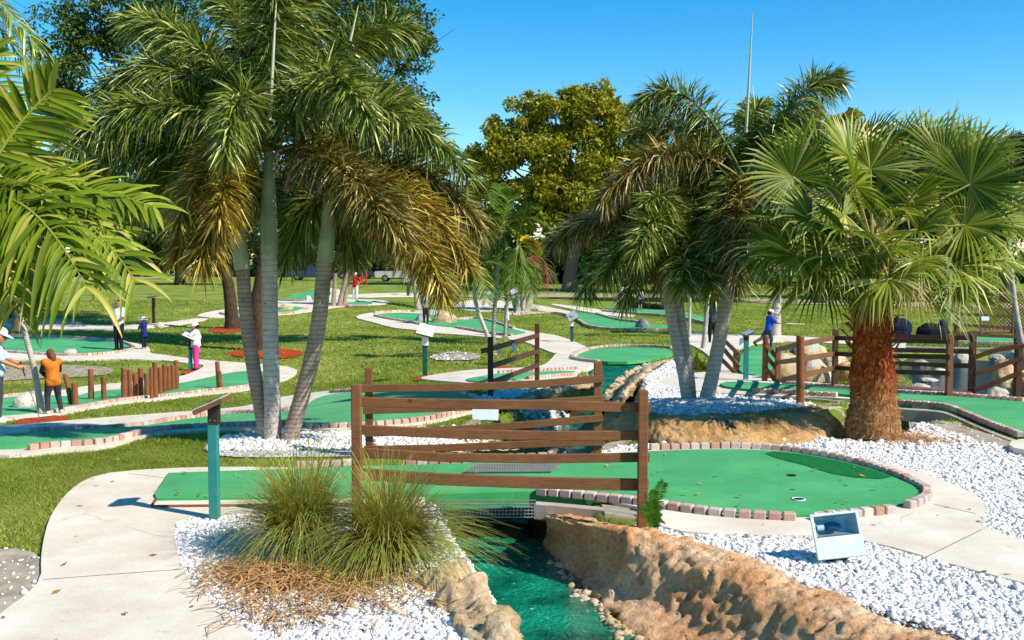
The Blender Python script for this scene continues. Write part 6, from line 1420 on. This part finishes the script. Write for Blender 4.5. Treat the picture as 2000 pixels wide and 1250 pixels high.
# ------------------------------------------------------------------ far vehicles and odds and ends
def pickup(label, px, py, d, color, face=1, L=5.3, kind='pickup', yaw=0.0):
    """px,py: ground under the rear wheel; face = +1 when the bonnet points right"""
    b0_ = P(px, py, d); b = gpt(b0_[0], d); t = thing('parked_' + ('truck' if kind == 'pickup' else 'car'), label, 'truck' if kind == 'pickup' else 'car', b, 'vehicles parked beyond the lawn')
    m = flat('car_paint_%d_%d_%d' % tuple(color), color, .25, .1, .6); X0 = b[0]; Y0_ = b[1]; Z0 = b[2]
    def pt(x, y, z): return np.array([X0 + face * x, Y0_ + y, Z0 + z])
    Wt = 1.85
    low = [(-1.05, .5), (-1.1, .95), (-1.0, 1.08), (3.05, 1.08), (4.1, .98), (4.2, .85), (4.22, .45), (3.75, .4), (-.9, .42)] if kind == 'pickup' else [(-.9, .4), (-.95, .85), (-.8, .98), (3.0, .95), (3.6, .8), (3.65, .4)]
    cab = [(1.05, 1.08), (1.25, 1.72), (1.5, 1.78), (2.35, 1.78), (2.55, 1.72), (3.15, 1.06)] if kind == 'pickup' else [(-.5, .96), (-.1, 1.4), (.4, 1.48), (1.6, 1.48), (2.4, .95)]
    def prism(poly, y0, y1, ins=0.0):
        n_ = len(poly); cxm = np.mean([p[0] for p in poly])
        V = [pt(x, y0, z) for x, z in poly] + [pt(x, y1, z) for x, z in poly]
        Fs = [tuple(range(n_)), tuple(range(2 * n_ - 1, n_ - 1, -1))] + [(i, n_ + i, n_ + (i + 1) % n_, (i + 1) % n_) for i in range(n_)]
        return np.array(V), Fs
    mb = MB(); mb.add(*prism(low, 0, Wt)); mb.add(*prism(cab, .08, Wt - .08)); o = mb.build('body', m, t)
    mb = MB()
    win = [[(1.38, 1.15), (1.5, 1.62), (1.92, 1.66), (1.92, 1.15)], [(2.0, 1.15), (2.0, 1.66), (2.38, 1.66), (2.78, 1.15)]] if kind == 'pickup' else [[(-.25, 1.0), (.1, 1.36), (.7, 1.4), (.7, 1.0)], [(.8, 1.0), (.8, 1.4), (1.5, 1.4), (2.1, 1.0)]]
    for wv in win: mb.add(np.array([pt(x, .07, z) for x, z in wv]), [(0, 1, 2, 3)])
    mb.build('window', M['darkglass'], t)
    for wx in (0, 3.3 if kind == 'pickup' else 2.75):
        for wy in (.12, Wt - .12):
            c = pt(wx, wy, .37)
            wo = MB().tube([c + [0, -.14, 0], c + [0, -.1, 0], c + [0, .1, 0], c + [0, .14, 0]], [.33, .37, .37, .33], 20).build('tyre', M['black'], t)
            MB().tube([c + [0, -.15, 0], c + [0, -.142, 0]], [.19, .21], 14).build('rim', M['steel'], wo)
    MB().bbox(pt(-1.1, Wt / 2, .58), (.12, Wt * .96, .16), None, .02).build('rear_bumper', M['steel'], t)
    for wy in (.12, Wt - .12): MB().bbox(pt(-1.09, wy, .9), (.05, .12, .22), None, .01).build('tail_lamp', M['red'], t)
    return t
pickup('silver white pickup truck beyond the lawn, its rear wheel and bed showing', 752, 554, 108, (196, 196, 186))
pickup('dark blue pickup truck partly hidden by the middle palm trunk', 580, 545, 112, (34, 60, 120))
pickup('dark grey car behind the player in red', 668, 545, 118, (50, 54, 62), kind='car')
pickup('pale car at the far left edge behind the drooping palm leaves', 76, 540, 125, (150, 154, 160), kind='car')
rk = thing('red_rack', 'red metal upright rack standing right of the player in red', 'rack', at(711, 557)); d = at(711, 557)[1]
mb = MB()
for x in (706.5, 715): mb.tube([P(x, 556, d), P(x, 527, d)], .09, 8)
mb.build('upright', M['red'], rk); mb = MB()
for y in (529, 536, 543, 550): mb.tube([P(706.5, y, d), P(715, y, d)], .06, 6)
mb.build('rung', M['red'], rk)
d = 118.; cr = P(372, 531, d); ring = [cr + np.array([math.cos(a) * .38, 0, math.sin(a) * .42]) for a in np.linspace(0, 2 * math.pi, 21)]
o = MB().tube(ring, .15, 8, False).build('red_ring', M['red'], None, True); tag(o, 'red ring shaped tube standing right of the far dark tree trunk', 'ring')
pd = sheet('concrete_pad', wpoly([(1968, 880), (1985, 872), (2040, 872), (2060, 890), (2010, 898), (1975, 890)], 2), .1, .1, M['concrete']); tag(pd, 'round concrete pad at the right edge below the raised kerb', 'concrete pad')
# ------------------------------------------------------------------ people
def remesh(name, mb_fn, vox, mat, parent, smooth_it=3):
    """one continuous skin over tapered limbs"""
    mb = MB(); mb_fn(mb)
    me = bpy.data.meshes.new('tmp'); me.from_pydata([tuple(v) for v in np.concatenate(mb.v)], [], [tuple(map(int, f)) for f in mb.f]); me.update()
    o = bpy.data.objects.new('tmp', me); COL.objects.link(o)
    m = o.modifiers.new('r', 'REMESH'); m.mode = 'VOXEL'; m.voxel_size = vox
    s = o.modifiers.new('s', 'SMOOTH'); s.iterations = smooth_it; s.factor = .5
    dg = bpy.context.evaluated_depsgraph_get(); ev = o.evaluated_get(dg); m2 = bpy.data.meshes.new_from_object(ev)
    n_ = len(m2.vertices); V = np.empty(n_ * 3); m2.vertices.foreach_get('co', V)
    Fs = [list(p.vertices) for p in m2.polygons]
    bpy.data.objects.remove(o); bpy.data.meshes.remove(me); bpy.data.meshes.remove(m2)
    if n_ == 0: return None
    return mesh(name, V.reshape(-1, 3), Fs, mat, parent, smooth=True)
def person(label, px, py, Hpx, face, shirt, pants, skin=(196, 140, 110), hair=(60, 40, 26), hat=None, hat_brim='cap', long_hair=False, sleeves='short', shoes=(230, 230, 232), pose=None, d=None, off=.05, hat_tilt=0, vest=None, legwear='trousers', skirt=None, group=None, eyes=True, kid=False, ponytail=False):
    """face: direction in the ground plane (degrees, 0 = away from the viewer, 90 = right)"""
    b = at(px, py, off) if d is None else P(px, py, d); H = Hpx / F * b[1]
    t = thing('person', label, 'person', b, group)
    fa = math.radians(face); f = np.array([math.sin(fa), math.cos(fa), 0]); r = np.array([math.cos(fa), -math.sin(fa), 0])
    def W(p): return b + (r * p[0] + f * p[1] + UPV * p[2]) * H
    hs = .075 if not kid else .088
    J = dict(pel=(0, 0, .52), chest=(0, 0, .73), neck=(0, 0, .835), head=(0, .012, .915), ls=(-.105, 0, .80), rs=(.105, 0, .80), le=(-.135, -.01, .645), re=(.135, -.01, .645), lw=(-.13, .05, .51), rw=(.13, .05, .51),
             lh=(-.05, 0, .50), rh=(.05, 0, .50), lk=(-.055, .01, .275), rk=(.055, .01, .275), la=(-.055, 0, .04), ra=(.055, 0, .04))
    if pose: J.update(pose)
    J = {k: np.array(v, float) for k, v in J.items()}
    hw = W(J['head']); vox = max(.012, H * .0085)
    hd = nrmz(np.array(J['head'] - J['neck'])); hf = f
    if pose and 'look' in pose: hf = nrmz(r * pose['look'][0] + f * pose['look'][1] + UPV * pose['look'][2])
    hr = nrmz(np.cross(hf, UPV)); hu = np.cross(hr, hf)
    def cap(mb, a, c, ra_, rc_, n=10):
        a, c = W(a), W(c); u = nrmz(c - a)
        mb.tube([a - u * ra_ * H * .7, a - u * ra_ * H * .3, a, c, c + u * rc_ * H * .3, c + u * rc_ * H * .7], np.array([ra_ * .6, ra_ * .95, ra_, rc_, rc_ * .95, rc_ * .6]) * H, n)
    def legs(mb, g=0.0, lo=0.0):
        for s in 'lr':
            h, k, a = J[s + 'h'], J[s + 'k'], J[s + 'a']; e = a if lo == 0 else k + (a - k) * (1 - lo)
            cap(mb, h, k, .058 + g, .040 + g); cap(mb, k, e, .038 + g, .026 + g)
    def torso(mb, g=0.0, z0=None):
        pel = J['pel'] if z0 is None else J['pel'] + (J['chest'] - J['pel']) * z0
        mb.tube([W(pel - [0, 0, .03]), W(pel), W((pel + J['chest']) / 2), W(J['chest']), W(J['chest'] * .35 + J['neck'] * .65)], (np.array([.075, .088, .078, .09, .06]) + g) * H, 14)
        cap(mb, J['ls'], J['rs'], .042 + g, .042 + g); cap(mb, J['lh'], J['rh'], .06 + g, .06 + g)
    def arm(mb, g=0.0, part=1.0):
        for s in 'lr':
            S, E, Wr = J[s + 's'], J[s + 'e'], J[s + 'w']
            if part <= .5: cap(mb, S, S + (E - S) * part * 2, .036 + g, .032 + g)
            else: cap(mb, S, E, .034 + g, .027 + g); cap(mb, E, E + (Wr - E) * (part - .5) * 2, .026 + g, .019 + g)
    def body(mb):
        torso(mb); legs(mb); arm(mb)
        cap(mb, J['chest'], J['neck'], .04, .034); cap(mb, J['neck'] - [0, 0, .02], J['head'] - [0, 0, .03], .032, .03)
        mb.ball(hw, np.array([.92, 1.08, 1.2]) * hs * .78 * H, 16, 12, ax=np.array([hr, hf, hu]))
        mb.ball(hw + (hf * .022 - hu * .04) * H, np.array([.6, .62, .5]) * hs * .8 * H, 10, 8, ax=np.array([hr, hf, hu]))
        mb.tube([hw + (hf * .055 + hu * .012) * H, hw + (hf * .075 - hu * .008) * H, hw + (hf * .066 - hu * .014) * H], np.array([.006, .012, .008]) * H, 8)   # nose
        mb.ball(hw + (hf * .06 - hu * .034) * H, np.array([.02, .012, .008]) * H, 8, 6, ax=np.array([hr, hf, hu]))   # lips
        for s in (-1, 1): mb.ball(hw + (hr * s * .056) * H, np.array([.009, .018, .026]) * H, 8, 6, ax=np.array([hr, hf, hu]))
        for s in 'lr':
            E, Wr = W(J[s + 'e']), W(J[s + 'w']); u = nrmz(Wr - E); sd = nrmz(np.cross(u, f + .01 * r)); m_ = 1 if s == 'r' else -1
            mb.ball(Wr + u * .028 * H, np.array([.024, .012, .032]) * H, 10, 7, ax=np.array([nrmz(np.cross(UPV + u * .01, u)), nrmz(np.cross(u, np.cross(UPV + u * .01, u))), u]))
            cx_ = nrmz(np.cross(UPV + u * .01, u)); cz_ = np.cross(u, cx_)
            for k, (o_, l_) in enumerate(((-.016, .034), (-.006, .041), (.005, .039), (.015, .03))):
                q = Wr + u * .052 * H + cx_ * o_ * H; mb.tube([q - u * .01 * H, q + u * l_ * .6 * H, q + u * l_ * H * .9 - cz_ * .014 * H], np.array([.0062, .0056, .0042]) * H, 6)
            q = Wr + u * .018 * H + cx_ * .02 * m_ * H; mb.tube([q, q + (cx_ * .014 * m_ + u * .02) * H, q + (cx_ * .018 * m_ + u * .038) * H], np.array([.008, .007, .005]) * H, 6)
            A = W(J[s + 'a']); cap(mb, J[s + 'k'], J[s + 'a'], .034, .024)
            ft = nrmz(np.array(f) + (UPV * (pose.get(s + 'foot', 0) if pose else 0)))
            mb.tube([A - ft * .03 * H - UPV * .02 * H, A - UPV * .015 * H, A + ft * .07 * H - UPV * .027 * H, A + ft * .095 * H - UPV * .03 * H], np.array([.022, .026, .02, .012]) * H, 8)
    remesh('body', body, vox, cloth(skin, .6), t)
    def top(mb):
        torso(mb, .010, .0); arm(mb, .010, .42 if sleeves == 'short' else .97)
        if skirt: mb.tube([W(J['pel'] + [0, 0, .03]), W(J['pel'] - [0, 0, .06]), W(J['pel'] - [0, 0, skirt])], np.array([.09, .1, .115]) * H, 14)
    so_ = remesh('shirt', top, vox, cloth(shirt), t)
    if vest:
        def vs(mb): torso(mb, .024, .06)
        remesh('vest', vs, vox, cloth(vest), t)
    def bot(mb):
        legs(mb, .009, 0 if legwear == 'trousers' else .9); cap(mb, J['lh'], J['rh'], .07, .07); cap(mb, J['pel'] + [-.03, 0, .03], J['pel'] + [.03, 0, .03], .072, .072)
    remesh('trousers' if legwear == 'trousers' else 'shorts', bot, vox, cloth(pants), t)
    for s in 'lr':
        A = W(J[s + 'a']); ft = nrmz(np.array(f) + (UPV * (pose.get(s + 'foot', 0) if pose else 0)))
        def sh(mb): mb.tube([A - ft * .034 * H - UPV * .02 * H, A - UPV * .018 * H, A + ft * .06 * H - UPV * .024 * H, A + ft * .1 * H - UPV * .03 * H], np.array([.027, .032, .027, .017]) * H, 10)
        remesh('shoe', sh, vox, cloth(shoes, .5), t)
    def hr_(mb):
        mb.ball(hw + (hu * .018 - hf * .014) * H, np.array([.98, 1.06, 1.08]) * hs * .82 * H, 14, 10, ax=np.array([hr, hf, hu]))
        if long_hair:
            c0 = hw - hf * .045 * H; mb.tube([c0 + hu * .03 * H, c0 - hf * .025 * H - UPV * .05 * H, c0 - hf * .03 * H - UPV * .13 * H + hr * .012 * H, c0 - hf * .02 * H - UPV * .23 * H + hr * .03 * H, c0 - hf * .015 * H - UPV * .29 * H + hr * .036 * H], np.array([.05, .058, .05, .034, .012]) * H, 12)
        if ponytail: mb.tube([hw - hf * .06 * H, hw - hf * .1 * H - UPV * .03 * H, hw - hf * .1 * H - UPV * .12 * H], np.array([.02, .028, .008]) * H, 8)
    def cut(o):
        return o
    # hair keeps clear of the face: shift the cap back and up
    def hair_fn(mb):
        mb.ball(hw + (hu * .026 - hf * .026) * H, np.array([.97, .98, 1.0]) * hs * .84 * H, 14, 10, ax=np.array([hr, hf, hu]))
        if long_hair or ponytail: hr_(mb) if False else None
        if long_hair:
            c0 = hw - hf * .045 * H; mb.tube([c0 + hu * .03 * H, c0 - hf * .025 * H - UPV * .05 * H, c0 - hf * .03 * H - UPV * .13 * H + hr * .014 * H, c0 - hf * .02 * H - UPV * .23 * H + hr * .034 * H, c0 - hf * .015 * H - UPV * .29 * H + hr * .04 * H], np.array([.05, .058, .05, .034, .012]) * H, 12)
        if ponytail: mb.tube([hw - hf * .06 * H, hw - hf * .1 * H - UPV * .03 * H, hw - hf * .1 * H - UPV * .12 * H], np.array([.02, .028, .008]) * H, 8)
    remesh('hair', hair_fn, vox, cloth(hair, .6), t)
    if hat:
        def hatf(mb):
            mb.ball(hw + (hu * .05 - hf * .004) * H, np.array([1.0, 1.1, .78]) * hs * .88 * H, 14, 10, ax=np.array([hr, hf, hu]))
            if hat_brim == 'cap': mb.add(*_brim(hw, hr, hf, hu, H, hs, 1))
            else: mb.add(*_brim(hw, hr, hf, hu, H, hs, 0))
        remesh('hat', hatf, vox * .8, cloth(hat), t)
    if eyes:
        for s in (-1, 1):
            MB().ball(hw + (hr * s * .024 + hf * (.066 if not kid else .078) * .93 + hu * .012) * H, .0085 * H, 8, 6).build('eye', M['black'], t)
    return t, J, W, H
def _brim(hw, hr, hf, hu, H, hs, cap):
    V = []; n_ = 20; c = hw + hu * .035 * H
    R = hs * .88 * H
    for lay in (0, 1):
        for i in range(n_):
            a = 2 * math.pi * i / n_; ca, sa = math.cos(a), math.sin(a)
            ext = (1.05 + (.95 * max(0, ca) ** .8)) if cap else 1.75
            V.append(c + hr * sa * R * (1.0 if cap else ext) + hf * ca * R * ext * 1.05 + hu * (.012 * H * lay - (.02 * H * max(0, ca) if cap else .03 * H)))
    Fs = [tuple(range(n_ - 1, -1, -1)), tuple(range(n_, 2 * n_))] + [(i, (i + 1) % n_, n_ + (i + 1) % n_, n_ + i) for i in range(n_)]
    return np.array(V), Fs
def club(label, grip, head, off=(0.06, 0, 0)):
    g, h = np.asarray(grip, float), np.asarray(head, float); u = nrmz(h - g)
    t = thing('golf_club', label, 'golf club', g)
    MB().tube([g + u * .2, h], .008, 8).build('shaft', M['steel'], t)
    MB().tube([g - u * .06, g + u * .05, g + u * .22], [.013, .015, .011], 8).build('grip', M['black'], t)
    MB().bbox(h + np.array(off) * .6, (.11, .03, .035), None, .006).build('club_head', M['steel'], t); return t
# girl in the orange vest bending over her putt
t_, J, W, H = person('girl with long brown hair in an orange quilted vest and dark leggings, putting', 104, 806, 126, -42, (40, 34, 34), (58, 56, 66), hair=(120, 76, 44), long_hair=True, sleeves='long', vest=(214, 124, 40), kid=False, off=.05,
    pose=dict(pel=(0, -.03, .51), chest=(0, .01, .72), neck=(0, .035, .825), head=(0, .065, .905), ls=(-.105, .02, .79), rs=(.105, .02, .79), le=(-.135, .07, .65), re=(.135, .07, .65), lw=(-.03, .17, .54), rw=(.03, .17, .525), lh=(-.055, -.03, .49), rh=(.055, -.03, .49), lk=(-.075, .02, .27), rk=(.085, .02, .27), la=(-.085, -.02, .04), ra=(.115, -.02, .04), look=(-.1, .85, -.4)))
club('golf club of the girl in the orange vest', W((0, .185, .53)), W((.02, .27, .012)))
# player at the left edge, mostly outside the picture
t_, J, W, H = person('player in light blue and white visor cut off by the left edge with putter', -6, 825, 188, 75, (190, 216, 226), (70, 74, 84), hair=(180, 100, 70), hat=(236, 232, 230), skin=(206, 140, 104), off=.05, d=at(-6, 825)[1],
    pose=dict(le=(-.12, .1, .65), re=(.12, .1, .65), lw=(-.02, .235, .60), rw=(.02, .24, .57), head=(0, .05, .905), look=(0, .9, -.35)))
club('golf club of the player cut off by the left edge', W((0, .25, .60)), W((.02, .42, .02)))
# the adult and child under the tree
person('adult in white shirt and dark trousers standing in tree shade, hands together', 233, 683, 98, 195, (226, 228, 234), (34, 34, 46), shoes=(30, 30, 34), hair=(30, 26, 24), skin=(150, 104, 80),
       pose=dict(le=(-.14, .05, .65), re=(.14, .05, .65), lw=(-.03, .13, .56), rw=(.03, .13, .555)))
person('small child in a navy blue coat and wide white hat in tree shade', 282, 681, 63, 290, (36, 48, 110), (30, 34, 60), hat=(214, 214, 220), hat_brim='wide', sleeves='long', skirt=.14, shoes=(200, 200, 206), kid=True,
       pose=dict(le=(-.12, .08, .66), re=(.12, .08, .66), lw=(-.06, .16, .62), rw=(.06, .16, .62), head=(0, .02, .895)))
t_, J, W, H = person('girl in a white top, pink trousers and white cap leaning on a hole sign', 384, 722, 93, 265, (236, 232, 232), (220, 60, 150), hat=(240, 232, 220), sleeves='short', shoes=(60, 34, 30), kid=True, hair=(50, 34, 26), off=.03,
       pose=dict(le=(-.12, .12, .72), re=(.16, -.05, .66), lw=(-.06, .25, .74), rw=(.15, -.01, .5), head=(0, .02, .895)))
club('golf club hanging from the hand of the girl in pink trousers', W((.15, .0, .47)), W((.17, .08, .012)))
person('man in a red shirt, white trousers and white cap, hand on hip', 694, 588, 56, 195, (200, 24, 40), (236, 230, 222), hat=(240, 238, 234), sleeves='short', shoes=(236, 236, 236), hair=(150, 140, 130), skin=(206, 150, 120),
       pose=dict(le=(-.2, -.03, .68), re=(.18, .05, .70), lw=(-.1, .03, .56), rw=(.08, .16, .84)))
person('person in a grey top and dark trousers half hidden by golden fronds', 832, 632, 64, 190, (150, 152, 166), (48, 40, 52), hair=(60, 44, 34), sleeves='long', shoes=(60, 50, 40), pose=dict(lw=(-.03, .12, .56), rw=(.03, .12, .55)))
person('man in a white long sleeved shirt and grey trousers seen from behind the thin palms', 989, 655, 60, 80, (232, 232, 236), (84, 84, 100), hair=(70, 50, 36), sleeves='long', shoes=(90, 110, 140))
person('player in a white shirt and grey cap beside the dark log wall', 1219, 604, 52, 150, (206, 216, 232), (40, 40, 54), hat=(170, 168, 164), sleeves='short', shoes=(50, 50, 54), hair=(50, 40, 34), group='players at the dark log wall')
person('player in a pale grey shirt and dark shorts in front of the dark log wall', 1250, 605, 42, 10, (180, 190, 194), (44, 44, 56), hat=(150, 144, 136), legwear='shorts', shoes=(60, 60, 60), group='players at the dark log wall')
person('small dark clothed child left of the white shirted player at the log wall', 1210, 606, 37, 160, (70, 60, 64), (46, 40, 44), kid=True, shoes=(40, 40, 40), group='players at the dark log wall', hair=(110, 90, 70))
person('man in a navy blue shirt, black trousers and white cap half behind the leaning palm', 1391, 668, 85, 5, (52, 58, 116), (34, 28, 36), hat=(230, 228, 220), shoes=(40, 36, 40), hair=(90, 76, 66), off=.05)
t_, J, W, H = person('boy in a bright blue shirt and white cap striding with a golf club held out', 1499, 684, 80, 75, (30, 84, 220), (70, 86, 96), hat=(236, 236, 232), shoes=(40, 36, 40), hair=(60, 44, 34), kid=True, off=.05,
       pose=dict(pel=(0, .02, .52), chest=(0, .05, .73), neck=(0, .06, .83), head=(0, .08, .9), ls=(-.1, .05, .79), rs=(.1, .05, .79), le=(-.12, .17, .68), re=(.12, .17, .68), lw=(-.05, .29, .65), rw=(.06, .31, .655),
                 lh=(-.05, .02, .5), rh=(.05, .02, .5), lk=(-.05, -.12, .3), rk=(.055, .07, .27), la=(-.05, -.33, .2), ra=(.055, .06, .04), lfoot=-.9))
club('golf club held out level by the boy in the blue shirt', W((0, .33, .655)), W((.02, 1.0, .62)), (0, 0, -.05))
# bags behind the bridge
for i, (px, py, w, h, c, lab) in enumerate([(1762, 655, 44, 34, (30, 36, 66), 'dark navy golf bag heap with pale club shafts behind the footbridge'), (1822, 656, 60, 26, (26, 28, 34), 'long black covered heap lying on the grass behind the footbridge'), (1843, 655, 26, 32, (30, 40, 70), 'dark blue bag beside the long black heap')]):
    o = boulder(lab, px, py, w, h, 'black', name='golf_bag', deep=.6); o.data.materials[0] = cloth(c); o['category'] = 'bag'
